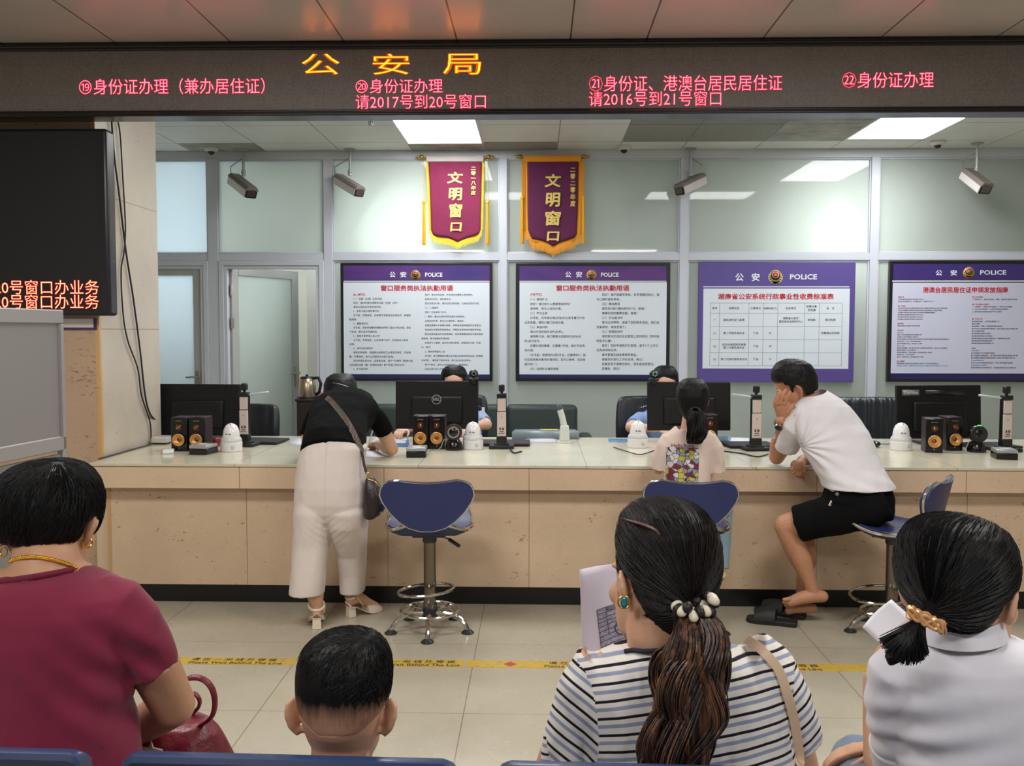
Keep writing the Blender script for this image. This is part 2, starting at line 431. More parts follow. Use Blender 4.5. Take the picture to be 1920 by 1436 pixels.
# door 1: closed frosted leaf left of the corner post; door 2 stands open into the corridor
def door_surround(name, x0, x1):
    # stepped aluminium architrave
    mb = MB()
    zt = Z(497, 400)
    for d, wdt, y0 in ((0, .045, YA-.014), (.045, .03, YA-.004)):
        mb.bx((x0+d, y0, 0), (x0+d+wdt, YB, zl-d)); mb.bx((x1-d-wdt, y0, 0), (x1-d, YB, zl-d)); mb.bx((x0+d+wdt*.9, y0, zl-d-wdt), (x1-d-wdt*.9, YB, zl-d))
    return struct(name, mb, alu, bevel=.004)
door_surround('trim_2', -4.0, mull[0][0]); door_surround('trim_3', mull[0][1], mull[1][0])
def leaf(name, w, h, pane):
    root = empty(name); root['kind'] = 'structure'
    mb = MB(); fw = .085
    for a, b in (((0, 0), (fw, h)), ((w-fw, 0), (w, h)), ((fw, h-fw), (w-fw, h)), ((fw, 0), (w-fw, .16))): mb.bx((a[0], -.022, a[1]), (b[0], .022, b[1]))
    mb.build('door_frame', mat('door_aluminium', (176, 177, 176), .4, .0), root, bevel=.004)
    mb = MB(); mb.bx((fw, -.005, .16), (w-fw, .005, h-fw)); mb.build('door_pane', pane, root)
    st = mat('brushed_steel', (176, 172, 164), .3, .9)
    mb = MB(); mb.box((w-.045, -.028, 1.02), (.045, .012, .2)); mb.cyl((w-.045, -.03, 1.06), (w-.045, -.07, 1.06), .01); mb.tube([(w-.04, -.07, 1.06), (w-.09, -.072, 1.062), (w-.16, -.066, 1.058)], .009)
    mb.build('door_handle', st, root, bevel=.003)
    for z in (.3, 1.55, 1.85):
        mb = MB(); mb.cyl((-.012, -.024, z-.05), (-.012, -.024, z+.05), .009); mb.bx((-.012, -.026, z-.045), (.02, -.02, z+.045)); mb.build('hinge', st, root)
    return root
hd = Z(499, 420)
d1 = leaf('door_1', 1.0, hd, fgb); d1.location = (-4.0+.075, WALLY, 0)
d1.scale = ((mull[0][0]-.075-(-4.0+.075))/1.0, 1, 1)
hg = at(430, 650, WALLY+.02)
d2 = leaf('door_2', .88, hd, fg); d2.location = (hg.x+.012, WALLY+.03, .005)
fe = at(558, 650, 9.0); 
best = min((abs((Vector((0, 0, H))*0 + Vector((hg.x+.012+.88*cos(a), WALLY+.03+.88*sin(a), 1.4)) - at(558, 650, WALLY+.03+.88*sin(a))).x), a) for a in [radians(q/4) for q in range(20, 340)])
d2.rotation_euler = (0, 0, best[1])

# ---------------------------------------------------------------- marble pillar on the left
PX, PY0, PY1 = -2.43, 5.107, 5.93
zj = [at(250, 380, 5.5).z, at(240, 617, 5.4).z, at(250, 160, 5.5).z, .3]
jn = strips(2, [(2, z) for z in zj], .0025, (140, 118, 92))
stone_side = stone('pillar_stone', (204, 192, 176), (150, 132, 112), thr=.66, fl=(40, 40, 70), joint=jn)
stone_front = stone('pillar_stone_front', (196, 166, 140), (118, 84, 58), thr=.62, fl=(26, 26, 60), joint=jn)
mb = MB(); mb.bx((-4.4, PY0+.004, 0), (PX-.002, PY1, OFFC)); pl = struct('pillar', mb, stone_side)
mb = MB(); mb.bx((-4.4, PY0, 0), (PX-.022, PY0+.02, HALL)); mb.build('front_cladding', stone_front, pl)
mb = MB(); mb.bx((PX-.022, PY0-.003, 0), (PX+.001, PY0+.02, HALL)); mb.build('corner_strip', stone('corner_stone', (214, 170, 118), (170, 120, 70), thr=.66), pl)

# ---------------------------------------------------------------- service counter
CX0, CX1, CY1 = -2.394, 4.6, 6.21
jx = [X(x, 900, DF) for x in (449, 720, 992, 1262, 1532, 1812)] + [X(2080, 900, DF), X(2350, 900, DF)]
jp = [X(x, 1000, DP) for x in (463, 727, 992, 1262, 1532, 1812)] + [X(2080, 1000, DP)]
sc = empty('service_counter', (1, 5.5, 0), 'long beige stone service counter running across the office front', 'counter')
top_m = stone('counter_top_stone', (212, 206, 184), (150, 132, 104), rough=.16, thr=.66, fl=(30, 30, 30), joint=strips(0, [(0, X(785, 878, DF)), (0, X(1100, 870, DF)), (0, X(1410, 872, DF)), (0, X(440, 872, DF)), (0, 2.2), (0, 3.0)], .0018, (128, 108, 84)))
fas_m = stone('counter_fascia_stone', (220, 191, 162), (140, 104, 76), thr=.66, fl=(30, 30, 55), joint=strips(0, [(0, x) for x in jx], .0022, (150, 104, 66)))
pan_m = stone('counter_panel_stone', (214, 187, 158), (138, 104, 78), thr=.645, fl=(26, 26, 44), joint=strips(0, [(0, x) for x in jp], .0022, (140, 112, 84)))
mb = MB(); mb.bx((CX0-.006, DF-.006, ZC-.016), (CX1, CY1, ZC)); mb.build('worktop', top_m, sc, bevel=.002)
mb = MB(); mb.bx((CX0, DF, .6385), (CX1, DF+.03, ZC-.0185)); mb.bx((CX0, DF+.03, .6385), (CX0+.02, PY0-.01, ZC-.0185)); mb.build('fascia', fas_m, sc, bevel=.0015)
mb = MB(); mb.bx((CX0+.03, DF+.03, .6385), (CX1, CY1-.05, ZC-.016)); mb.build('core', mat('counter_core', (120, 84, 56), .7), sc)
mb = MB(); mb.bx((-2.335, DP, .0935), (CX1, DP+.03, .6385)); mb.bx((-2.335, CY1-.1, .0), (CX1, CY1-.06, .6385)); mb.build('front_panel', pan_m, sc, bevel=.0015)
mb = MB(); mb.bx((-2.345, DP-.004, .0), (-2.328, DP+.03, .6385)); mb.build('corner_strip', stone('strip_stone', (196, 158, 112), (150, 110, 70), thr=.68), sc)
mb = MB(); mb.bx((-2.42, DP+.02, 0), (-2.345, DP+.05, .6385)); mb.build('end_panel', MATS['counter_panel_stone'], sc)
mb = MB(); mb.bx((-2.335, DP-.001, 0), (CX1, DP+.028, .0935)); mb.build('plinth', mat('plinth_black', (14, 13, 13), .35, var=.2), sc)

# ---------------------------------------------------------------- LED sign over the counter
blk = mat('black_gloss_trim', (22, 20, 22), .25)
def led_screen(name, base):
    t = NT(name); v = t.coord(scale=(1, 1, 1)); c = lin(base)
    tc = t.n('ShaderNodeTexCoord'); sp = t.n('ShaderNodeSeparateXYZ'); t.l(tc.outputs['Object'], sp.inputs[0])
    mods = []
    for ax in (0, 2):
        m = t.n('ShaderNodeMath', _operation='PINGPONG', i1=.08); t.l(sp.outputs[ax], m.inputs[0])
        d = t.n('ShaderNodeMath', _operation='COMPARE', i1=0, i2=.0022); t.l(m.outputs[0], d.inputs[0]); mods.append(d.outputs[0])
    col = t.ramp(t.noise(v, 260, 1, .5), [(.35, tuple(x*.7 for x in c)), (.65, tuple(x*1.25 for x in c))])
    col = t.mix(t.ramp(t.noise(t.coord(scale=(6, 1, 6)), 1, 3, .6), [(.35, (0, 0, 0)), (.65, (.25, .25, .25))]), col, tuple(x*1.3 for x in c))
    for d in mods: 
        k = t.n('ShaderNodeMath', _operation='MULTIPLY', i1=.25); t.l(d, k.inputs[0]); col = t.mix(k.outputs[0], col, tuple(x*.6 for x in c))
    t.l(col, t.b.inputs['Base Color']); t.b.inputs['Roughness'].default_value = .42
    t.b.inputs['Specular IOR Level'].default_value = .3
    return t.m
def glow(name, c, s):
    t = NT(name); e = t.n('ShaderNodeEmission'); e.inputs[0].default_value = (*c, 1); e.inputs[1].default_value = s
    t.l(e.outputs[0], t.out.inputs[0]); return t.m
g_red, g_red2 = glow('led_red_core', (1, .105, .15), 4.2), glow('led_red_rim', (1, .008, .05), .75)
g_yel, g_yel2 = glow('led_yellow_core', (1, .19, .012), 5.2), glow('led_orange_rim', (1, .13, .0), .9)
g_or = glow('led_orange_core', (1, .26, .12), 3.6)
ZLB, ZLT = 2.6067, 2.989
ls = empty('led_sign', (0, DF, ZLB), 'long dark LED sign over the counter with red and yellow Chinese characters', 'sign')
mb = MB(); mb.bx((-4.2, DF+.012, ZLB+.01), (5.2, DF+.13, ZLT-.002)); mb.build('screen', led_screen('led_matrix', (120, 112, 109)), ls)
for z0, z1 in ((ZLB, ZLB+.03), (ZLT-.042, ZLT)):
    mb = MB(); mb.bx((-4.2, DF, z0), (5.2, DF+.135, z1)); mb.box((.5, DF-.004, (z0+z1)/2), (9.4, .012, (z1-z0)*.4)); mb.build('frame_rail', blk, ls, bevel=.006)
def led_text(parent, body, x0, x1, y0, y1, Y, m1, m2, b=.022, xm=None, tilt=0):
    """a row of lit characters between pixel columns x0..x1 and rows y0..y1 of the photo, standing on the screen at Y"""
    for mm, bold, off, nm in ((m2, b, .0012, 'character_rim'), (m1, -.013 if len(body) == 1 else -.008, .0028, 'characters')):
        a = at(x0, y1, Y); e = at(x1, y1, Y); tp = at((x0+x1)/2, y0, Y); bt = at((x0+x1)/2, y1, Y)
        mb = MB(); g = bold*(tp.z-bt.z)
        text(mb, body, (a.x-g, Y-off, (a.z+e.z)/2-g), X3, Z3, (e.x-a.x)+2*g, (tp.z-bt.z)+2*g, bold)
        mb.build(nm, mm, parent, flat=True)
YS = DF+.012
led_text(ls, '⑲身份证办理（兼办居住证）', 149, 497, 147, 177, YS, g_red, g_red2)
for ch, a, b in (('公', 566, 637), ('安', 699, 768), ('局', 831, 902)): led_text(ls, ch, a, b, 101, 140, YS, g_yel, g_yel2)
led_text(ls, '⑳身份证办理', 667, 830, 148, 175, YS, g_red, g_red2)
led_text(ls, '请2017号到20号窗口', 667, 911, 177, 204, YS, g_red, g_red2)
led_text(ls, '㉑身份证、港澳台居民居住证', 1104, 1466, 141, 171, YS, g_red, g_red2)
led_text(ls, '请2016号到21号窗口', 1104, 1352, 171, 199, YS, g_red, g_red2)
led_text(ls, '㉒身份证办理', 1578, 1750, 135, 165, YS, g_red, g_red2)

# black LED board on the pillar
YD = 5.0
a, b = at(199, 240, YD), at(199, 592, YD)
lb = empty('led_board', (-3.0, YD, b.z), 'black LED board on the pillar with two rows of red characters at its foot', 'display')
mb = MB(); mb.bx((-3.55, YD, b.z), (a.x, YD+.1, a.z)); mb.build('housing', mat('led_housing', (34, 33, 40), .3), lb, bevel=.018, seg=4)
mb = MB(); mb.bx((-3.5, YD-.001, at(185, 578, YD).z-.015), (at(183, 400, YD).x, YD+.01, at(185, 254, YD).z)); mb.build('screen', mat('led_board_screen', (26, 25, 29), .5, bump=.3, bscale=400), lb)
for y0, y1 in ((525, 552), (552, 579)): led_text(lb, '20号窗口办业务', -10, 186, y0, y1, YD-.001, g_or, g_red2)
mb = MB(); c = at(202, 490, YD+.05); mb.cyl((a.x-.001, YD+.05, c.z), (a.x+.002, YD+.05, c.z), .004); mb.build('screw', mat('steel_screw', (150, 150, 150), .3, .9), lb)

# framed notice below the board (its code square stays blank)
q0, q1 = at(100, 618, PY0), at(182, 597, PY0)
nt = empty('notice_plate', (q0.x, PY0, q0.z), 'small white notice with purple border half hidden behind the LED board', 'notice')
mb = MB(); mb.bx((q0.x-.2, PY0-.01, q0.z), (q1.x, PY0-.001, q1.z)); mb.build('border', mat('notice_purple', (62, 46, 104), .5), nt)
mb = MB(); mb.bx((q0.x-.18, PY0-.0125, q0.z+.012), (q1.x-.016, PY0-.01, q1.z)); mb.build('sheet', mat('notice_white', (214, 206, 200), .6), nt)

# ---------------------------------------------------------------- floor marking tape
tp = empty('floor_tape', (0, 4.07, 0), 'worn yellow waiting line tape across the floor tiles', 'tape')
t = NT('worn_yellow_tape'); v = t.coord(scale=(26, 40, 1)); nz = t.noise(v, 1, 5, .7)
t.l(t.ramp(nz, [(.38, lin((150, 142, 122))), (.43, lin((190, 158, 58))), (.56, lin((204, 166, 46))), (.6, lin((168, 152, 114)))]), t.b.inputs['Base Color']); t.b.inputs['Roughness'].default_value = .5
ty0, ty1 = 4.022, 4.108
for xa, xb in ((40, 318), (322, 551), (556, 870), (874, 1192), (1196, 1516), (1520, 1838), (1842, 2100)):
    mb = MB(); mb.bx((on(xa, 1245, 0).x, ty0, 0), (on(xb, 1245, 0).x, ty1, .0012)); mb.build('strip', t.m, tp)
ink = mat('tape_print', (52, 42, 30), .6)
for k in range(-1, 5):
    xa = 347+337*k; mb = MB(); 
    p = on(xa, 1249, 0); q = on(xa+178, 1249, 0)
    text(mb, 'Please Wait Behind The Line', (p.x, 4.028, .0016), X3, Y3, q.x-p.x, .03, .012)
    p = on(xa+8, 1241, 0); q = on(xa+170, 1241, 0)
    text(mb, '请 在 一 米 线 外 等 候', (p.x, 4.066, .0016), X3, Y3, q.x-p.x, .036, .01)
    mb.build('lettering', ink, tp, flat=True)
    p = on(xa-64, 1244, 0); mb = MB(); mb.prism([(-.03, 0), (0, .03), (.03, 0), (0, -.03)], (p.x, 4.065, .0012), X3, Y3, Z3, .0006); mb.build('diamond_mark', mat('tape_red', (176, 70, 50), .5), tp)

# ---------------------------------------------------------------- ceiling lamps, vent, sprinkler
lamp_e = glow('lamp_diffuser', (.97, .985, 1.0), 17.0); lamp_f = mat('lamp_frame', (226, 228, 232), .4)
def lamp(xa, xb, y0, y1, lab):
    r = empty('ceiling_lamp', ((xa+xb)/2, (y0+y1)/2, OFFC), lab, 'ceiling lamp', 'office ceiling lamps')
    mb = MB(); f = .02
    for p, q in (((xa-f, y0-f), (xb+f, y0)), ((xa-f, y1), (xb+f, y1+f)), ((xa-f, y0), (xa, y1)), ((xb, y0), (xb+f, y1))): mb.bx((*p, OFFC-.012), (*q, OFFC+.001))
    mb.build('frame', lamp_f, r, bevel=.002)
    mb = MB(); mb.bx((xa, y0, OFFC-.008), (xb, y1, OFFC-.003)); mb.build('diffuser', lamp_e, r)
lamp(-1.105, -.48, 6.84, 8.05, 'square lit ceiling lamp above the purple pennants')
lamp(2.59, 3.215, 6.73, 7.94, 'square lit ceiling lamp towards the right end of the office')
v = empty('air_vent', (3.6, 7.1, OFFC), 'grey slatted air vent in the ceiling right of the lamp', 'vent')
mb = MB(); mb.bx((3.38, 6.7, OFFC-.01), (4.2, 7.16, OFFC)); mb.build('frame', lamp_f, v, bevel=.003)
for k in range(8): mb = MB(); mb.box((3.79, 6.76+k*.05, OFFC-.014), (.76, .03, .006), (radians(35), 0, 0)); mb.build('slat', alu_dark, v)
s = on(695, 224, OFFC-.02); mb = MB(); mb.cyl((s.x, s.y, OFFC), (s.x, s.y, OFFC-.008), .03); mb.cyl((s.x, s.y, OFFC), (s.x, s.y, OFFC-.05), .008); mb.torus((s.x, s.y, OFFC-.045), .016, .003, (radians(90), 0, 0)); mb.cyl((s.x, s.y, OFFC-.06), (s.x, s.y, OFFC-.063), .018)
o = mb.build('sprinkler', mat('sprinkler_steel', (120, 122, 118), .4, .7)); tag(o, 'small steel sprinkler head on the office ceiling left of the lamp', 'sprinkler')
# ================================================================ POSTERS
_a = textmesh('国'*11); _b = textmesh('国'); ADV = (_a[2]-_b[2])/10
PY = WALLY-.045
def tline(mb, s, x, yb, adv, Y, bold=0.0, xal='l'):
    """one line of print: left edge x, foot yb, character advance adv (photo pixels) on the sheet at Y"""
    me, x0, x1, y0, y1 = textmesh(s, bold)
    k = adv*Y/F/ADV*1.0
    p = at(x, yb, Y)
    M = Matrix(((k, 0, 0, p.x - (x0*k if xal == 'l' else (x0+x1)/2*k)), (0, 0, -1, Y), (0, k, 0, p.z), (0, 0, 0, 1)))
    mb.merge(me, M)
def emblem(parent, x, y, r, Y, wreath):
    c = at(x, y, Y); R0 = r*Y/F
    def disc(name, m, cx, cz, rx, rz, d):
        mb = MB(); mb.prism([(R0*rx*cos(2*pi*k/28), R0*rz*sin(2*pi*k/28)) for k in range(28)], (c.x+cx*R0, Y-d, c.z+cz*R0), X3, Z3, Y3, .0006); mb.build(name, m, parent, flat=True)
    gold = mat('emblem_gold', (226, 190, 84), .35, .3); red = mat('emblem_red', (186, 40, 34), .5); navy = mat('emblem_navy', (26, 24, 52), .5)
    wr = mat('emblem_wreath_gold', (216, 178, 66), .4, .2) if wreath else mat('emblem_wreath_silver', (222, 214, 196), .4, .2)
    mb = MB()
    for sgn in (-1, 1):
        for k in range(7):
            a = radians(-80 + k*22); p = Vector((c.x+sgn*R0*.78*cos(a), Y-.0012, c.z+R0*(.05+.78*sin(a)) - R0*.2))
            mb.prism([(R0*.3*cos(q*pi/4+.3)*1.1, R0*.24*sin(q*pi/4+.3)) for q in range(8)], p, X3, Z3, Y3, .0006)
    mb.build('wreath', wr, parent, flat=True)
    disc('gold_disc', gold, 0, .12, .86, .86, .0022); disc('navy_shield', navy, 0, .16, .68, .68, .003); disc('silver_disc', mat('emblem_silver', (224, 214, 206), .4), 0, .24, .52, .5, .0036); disc('red_disc', red, 0, .26, .42, .4, .0042)
    mb = MB(); mb.prism([(-.3, -.14), (.3, -.14), (.26, -.04), (.12, -.02), (.1, .08), (-.1, .08), (-.12, -.02), (-.26, -.04)], (c.x, Y-.0048, c.z+.24*R0), X3*R0, Z3*R0, Y3, .0005); mb.build('gate_mark', gold, parent, flat=True)
red_i, ink_i, blue_i, wht_i = mat('print_red', (206, 36, 58), .6), mat('print_ink', (62, 68, 80), .6), mat('print_blue', (66, 140, 196), .6), mat('print_white', (240, 242, 248), .6)
sheet_m = mat('poster_sheet', (222, 231, 240), .45); sheet_l = mat('poster_sheet_lilac', (208, 210, 232), .45)
fr_m = mat('poster_frame_black', (28, 25, 30), .3)
def purple(name, a, b):
    t = NT(name); t.l(t.ramp(t.noise(t.coord(scale=(2, 1, 6)), 1, 3, .5), [(.35, lin(a)), (.65, lin(b))]), t.b.inputs['Base Color']); t.b.inputs['Roughness'].default_value = .4; return t.m
hd_m = purple('poster_header_violet', (58, 44, 116), (92, 50, 124)); ft_m = mat('poster_footer_navy', (38, 32, 88), .4); pl_m = mat('poster_violet', (92, 76, 146), .45); hd4 = mat('poster_header_indigo', (62, 46, 116), .4)
def rect(x0, y0, x1, y1, Y, d0, d1, xm=None):
    a, b = at(x0, (y0+y1)/2, Y), at(x1, (y0+y1)/2, Y); t, q = at((x0+x1)/2, y0, Y), at((x0+x1)/2, y1, Y)
    mb = MB(); mb.bx((a.x, Y-d1, q.z), (b.x, Y-d0, t.z)); return mb
def poster(label, outer, framem, header, line, sheet, footer, hm, sm, fm):
    c = at((outer[0]+outer[2])/2, outer[3], PY)
    r = empty('notice_board', c, label, 'notice board', 'police notice boards')
    rect(*outer, PY, -.03, .012).build('frame', framem, r, bevel=.003)
    if header: rect(*header, PY, .011, .0135).build('header', hm, r)
    rect(*line, PY, .011, .0142).build('rule', wht_i, r)
    rect(*sheet, PY, .011, .0138).build('sheet', sm, r)
    if footer: rect(*footer, PY, .011, .0135).build('footer', fm, r)
    return r
YT_ = PY-.0146
def heading(r, x1, x2, xe, er, xp0, xp1, y0, y1, py0, py1, title, tx0, tx1, ty0, ty1, wreath=True, ey=None):
    mb = MB()
    for ch, x in (('公', x1), ('安', x2)):
        a = at(x[0], y1, YT_); b = at(x[1], y0, YT_); text(mb, ch, a, X3, Z3, b.x-a.x, b.z-a.z, .03)
    a = at(xp0, py1, YT_); b = at(xp1, py0, YT_); text(mb, 'POLICE', a, X3, Z3, b.x-a.x, b.z-a.z, .02)
    mb.build('heading_lettering', wht_i, r, flat=True)
    emblem(r, xe, ey or (y0+y1)/2, er, YT_, wreath)
    mb = MB(); a = at(tx0, ty1, YT_); b = at(tx1, ty0, YT_); text(mb, title, a, X3, Z3, b.x-a.x, b.z-a.z, .025)
    mb.build('title_lettering', red_i, r, flat=True)
def body(r, lines, xi, xc, y0, dy, adv, headm=None):
    mb = MB(); hd = MB(); y = y0; k = 0
    for i, s in enumerate(lines):
        if s.startswith('#'): tline(hd, s[1:], xi, y, adv*1.05, YT_, .03); k = 1
        elif s.startswith('<'): tline(mb, s[1:], xc, y, adv, YT_, .008)
        else: tline(mb, s, xi, y, adv, YT_, .008)
        y += dy
    if k: hd.build('subtitle_lettering', red_i, r, flat=True)
    mb.build('body_lettering', ink_i, r, flat=True)
p1 = poster('purple headed notice board left of the others, two columns of small print under red title', (639.5, 493, 923.5, 714), fr_m, (644.5, 498, 918, 526), (645, 526.6, 918, 528.4), (645, 529.6, 918, 701.5), (645.5, 701.5, 918.5, 709.5), hd_m, sheet_m, ft_m)
heading(p1, (730.5, 741.5), (750.5, 762), 779, 8.6, 797, 829.5, 509.5, 520, 511, 519, '窗口服务类执法执勤用语', 714, 849.5, 534.5, 545.5)
body(p1, ['#出入境窗口', '（一）出国（出境）业务办理', '您好！请问您要办理哪类出国（出境）证件？', '请出示您的证件和申请材料。', '1、发现不能办理的情况时', '对不起，按照规定，这种情况不能给您办理证件，希望您', '<能理解。', '2、需要请示时', '对不起，您的申请事项需要向领导汇报后才能办理，请留', '<下电话，我们会尽早通知您。', '3、发现不是申请人本人时', '对不起，按照规定，公民申请**证件，必须由本人前来', '<办理。', '4、填写相关表格时', '请拿好申请表，用蓝黑色或黑色墨水笔逐项填写，字迹清', '<楚，不要涂改，有什么问题及时向我们咨询。', '您的申请已经办好，这是取证单，请于**日携带《受理中国', '<公民因私出国（境）申请回执单》到**号窗口领取证件。', '5、群众取证时'], 662.5, 655, 554, 7.74, 4.35)
body(p1, ['您好！请出示回执单，并在相应位置签上您的姓名。', '这是您的证件，请妥善收好。', '您在安排出行前，请关注签注有效期，以免耽误您的行程。', '（二）入境接待', '您好！欢迎来到**城市。', '1、请坐！请出示您的护照及相关证明材料。', '这是您的护照，签证已办理完毕，请收好。', '如果您需要在中国境内停留，按照规定请申报临时住宿登记。', '您如果在中国变更居留地点，按照规定请及时办理变更手续。', '签证或者居留证件有效期满后，您如果需要继续在中国停留或', '<者居留，请于期满前申请延期。', '如果有什么事情，请及时与我们联系，希望您在中国一切顺', '<利，再见！', '2、接待护照遗失人员', '对不起，我们需要核实情况后才能决定是否给您出具《护照报', '<失证明》，请您留下联系电话，我们会及时和您联系。', '鉴于**情况，您可以向贵国驻华使、领馆求助。', '欢迎对我们的工作提出'], 796.5, 790, 554, 8.2, 4.05)
p2 = poster('purple headed notice board below the orange fringed pennant, two columns of larger print', (967, 493, 1255.8, 715), fr_m, (974, 499, 1249, 526), (974, 526.6, 1249, 528.4), (974, 529.4, 1249, 702), (974, 702, 1248.5, 709.5), hd_m, sheet_m, ft_m)
heading(p2, (1060, 1071), (1080, 1091.5), 1109, 8.6, 1127, 1160, 509, 520, 511, 519, '窗口服务类执法执勤用语', 1043, 1180, 534.5, 545.5)
body(p2, ['#户政窗口', '（一）接待群众', '您好！请问有什么需要帮助的吗？', '请稍等，我马上给您办理。', '（二）移交业务', '对不起，您申请办理(咨询)的业务不属于户政', '<业务范围，请到???部门咨询办理。', '（三）审查材料', '请出示您的相关证件(材料)。', '请稍等片刻，我们需要对您提供的证件(材', '<料)进行核对。', '您要办理的事情，还需要??手续，请补齐后再', '<来办理。', '（对不起，您提供的材料不全，还需提供??，我', '<们这里有相关事项办理须知，您可以参考，您还有', '<疑问吗？）', '（四）指导群众填写表格'], 994, 983.5, 554.5, 8.68, 5.2)
body(p2, ['您好！请仔细填写表格，有不清楚的地方，我', '<可以随时提供帮助。', '（五）缴纳费用', '请您到??窗口缴纳费用???元，谢谢！', '请拿好您的缴费收据，谢谢！', '（六）无法解决时', '情况比较特殊，请留下您的联系电话，我们会', '<抓紧研究，再给您答复。', '（七）受理结束时', '请您核对无误后在这里签上您的姓名（同时指', '<明签字位置）。', '您好！您的申请我们已受理，请于??个工作日', '<后再来领取证件。', '请不要遗忘随身携带的物品。', '感谢您对我们工作的支持，再见！', '如果您有不满意的地方，请多提宝贵意见。', '您慢走，再见！'], 1128.5, 1118.5, 554.5, 8.66, 5.35)
p3 = poster('plain purple notice board with a red titled price table, over the man on the stool', (1309, 492, 1601.5, 716), pl_m, None, (1318, 537, 1591.5, 538.7), (1317.5, 541, 1591, 691), None, pl_m, sheet_m, None)
heading(p3, (1378.5, 1394.5), (1409, 1424.5), 1454, 12.6, 1481, 1532, 512, 527, 514, 524, '湖南省公安系统行政事业性收费标准表', 1346, 1563.5, 550, 561.5, False, 518.5)
gx = [1331.5, 1348.5, 1403.5, 1430.5, 1457.5, 1508, 1535.5, 1578.5]; gy = [568, 587.3, 612, 636.5, 660.8, 685.3]
mb = MB()
for x in gx: a, b = at(x, 685.3, YT_), at(x, 568, YT_); xx = at(x, 627, YT_).x; mb.bx((xx-.0012, YT_, a.z), (xx+.0012, YT_+.0008, b.z))
for y in gy: a, b = at(gx[0], y, YT_), at(gx[-1], y, YT_); mb.bx((a.x, YT_, a.z-.0012), (b.x, YT_+.0008, a.z+.0012))
mb.build('table_rules', mat('table_rule_grey', (104, 112, 118), .6), p3)
mb = MB()
def cell(s, c, r, dy=0, adv=4.9, c2=None):
    tline(mb, s, (gx[c]+gx[c+1])/2, (gy[r]+gy[r+1])/2+2+dy, adv, YT_, .012, 'c')
for c, s in enumerate(['序号', '收费项目', '计费单位', '收费标准(元)', '执收单位']): cell(s, c, 0, adv=4.4 if c == 3 else 4.9)
cell('收费对象', 5, 0, -3.3); cell('及范围', 5, 0, 3.3); cell('备　注', 6, 0)
cell('一', 0, 1); cell('居民身份证工本费', 1, 1); cell('湖南省公安厅', 4, 1, -3); cell('居民身份证制作中心', 4, 1, 3); cell('申领者', 5, 1); cell('首次免费', 6, 1)
for r, (n, a, v) in enumerate([('(1)', ['第二代居民身份证'], '20'), ('(2)', ['丢失补领或损坏换领', '第二代居民身份证'], '40'), ('(3)', ['第二代临时居民身份证'], '10')]):
    cell(n, 0, r+2); cell('每证', 2, r+2); cell(v, 3, r+2)
    for i, s in enumerate(a): cell(s, 1, r+2, (i-(len(a)-1)/2)*5.6)
cell('到期换证时收取', 6, 2); mb.build('table_lettering', ink_i, p3, flat=True)
p4 = poster('dark framed notice board with lilac sheet at the right end, cut by the picture edge', (1665, 489, 1965, 716), fr_m, (1674, 495, 1957, 525), (1672, 526, 1957, 528.2), (1671, 530, 1957, 700), (1670, 700, 1957, 711), hd4, sheet_l, ft_m)
heading(p4, (1754, 1767), (1782, 1794.5), 1816.5, 9.8, 1837.5, 1887, 506, 516.5, 506.5, 515, '港澳台居民居住证申领发放指南', 1730, 1890, 538, 549, True, 510)
L4 = [(0, 'r', '申领条件'), (1, 'k', '港澳台居民前往内地(大陆)居住半年以上'), (2, 'k', '◆符合合法稳定就业、合法稳定住所、连续就读条件之一'), (4, 'r', '居住证信息'), (5, 'k', '□姓名□性别□出生日期□居住地住址□公民身份号码□本人相片□指纹信息'), (6, 'k', '□证件有效期限□签发机关□签发次数□港澳台居民出入境证件号码'), (7, 'k', '公民身份号码由公安机关按照公民身份号码国家标准编制'), (8, 'k', '香港居民公民身份号码地址使用810000'), (9, 'k', '澳门居民公民身份号码地址使用820000'), (10, 'k', '台湾居民公民身份号码地址使用830000'), (12, 'r', '在哪领取'), (13, 'k', '居住地县级人民政府公安机关受理'), (15, 'r', '怎么申领'), (16, 'b', '首次申领'), (17, 'k', '填写《港澳台居民居住证申领登记表》'), (18, 'k', '交验本人港澳台居民出入境证件'), (19, 'k', '向居住地县级人民政府公安机关指定的公安派出所或者户政服务机构申请居住证'), (20, 'k', '居住地住址、就业、就读等证明材料'), (21, 'k', '首次申请领取居住证，免收证件工本费'), (22, 'b', '换领、补领'), (23, 'k', '居住证有效期满、证件损坏难以辨认或者居住地变更的，持证人可以换领新证'), (24, 'k', '居住证丢失的，可以申请补领'), (25, 'k', '换领补领新证时，应当交验本人港澳台居民出入境证件'), (26, 'k', '换领新证时，应当交回原证'), (27, 'k', '换领、补领居住证，应当缴纳证件工本费'), (29, 'r', '多久可拿到？'), (30, 'k', '受理申请的公安机关应当自受理之日起20个工作日内发放居住证'), (31, 'b', '（交通不便的地区，办理时间可以适当延长，但延长的时间不得超过10个工作日）')]
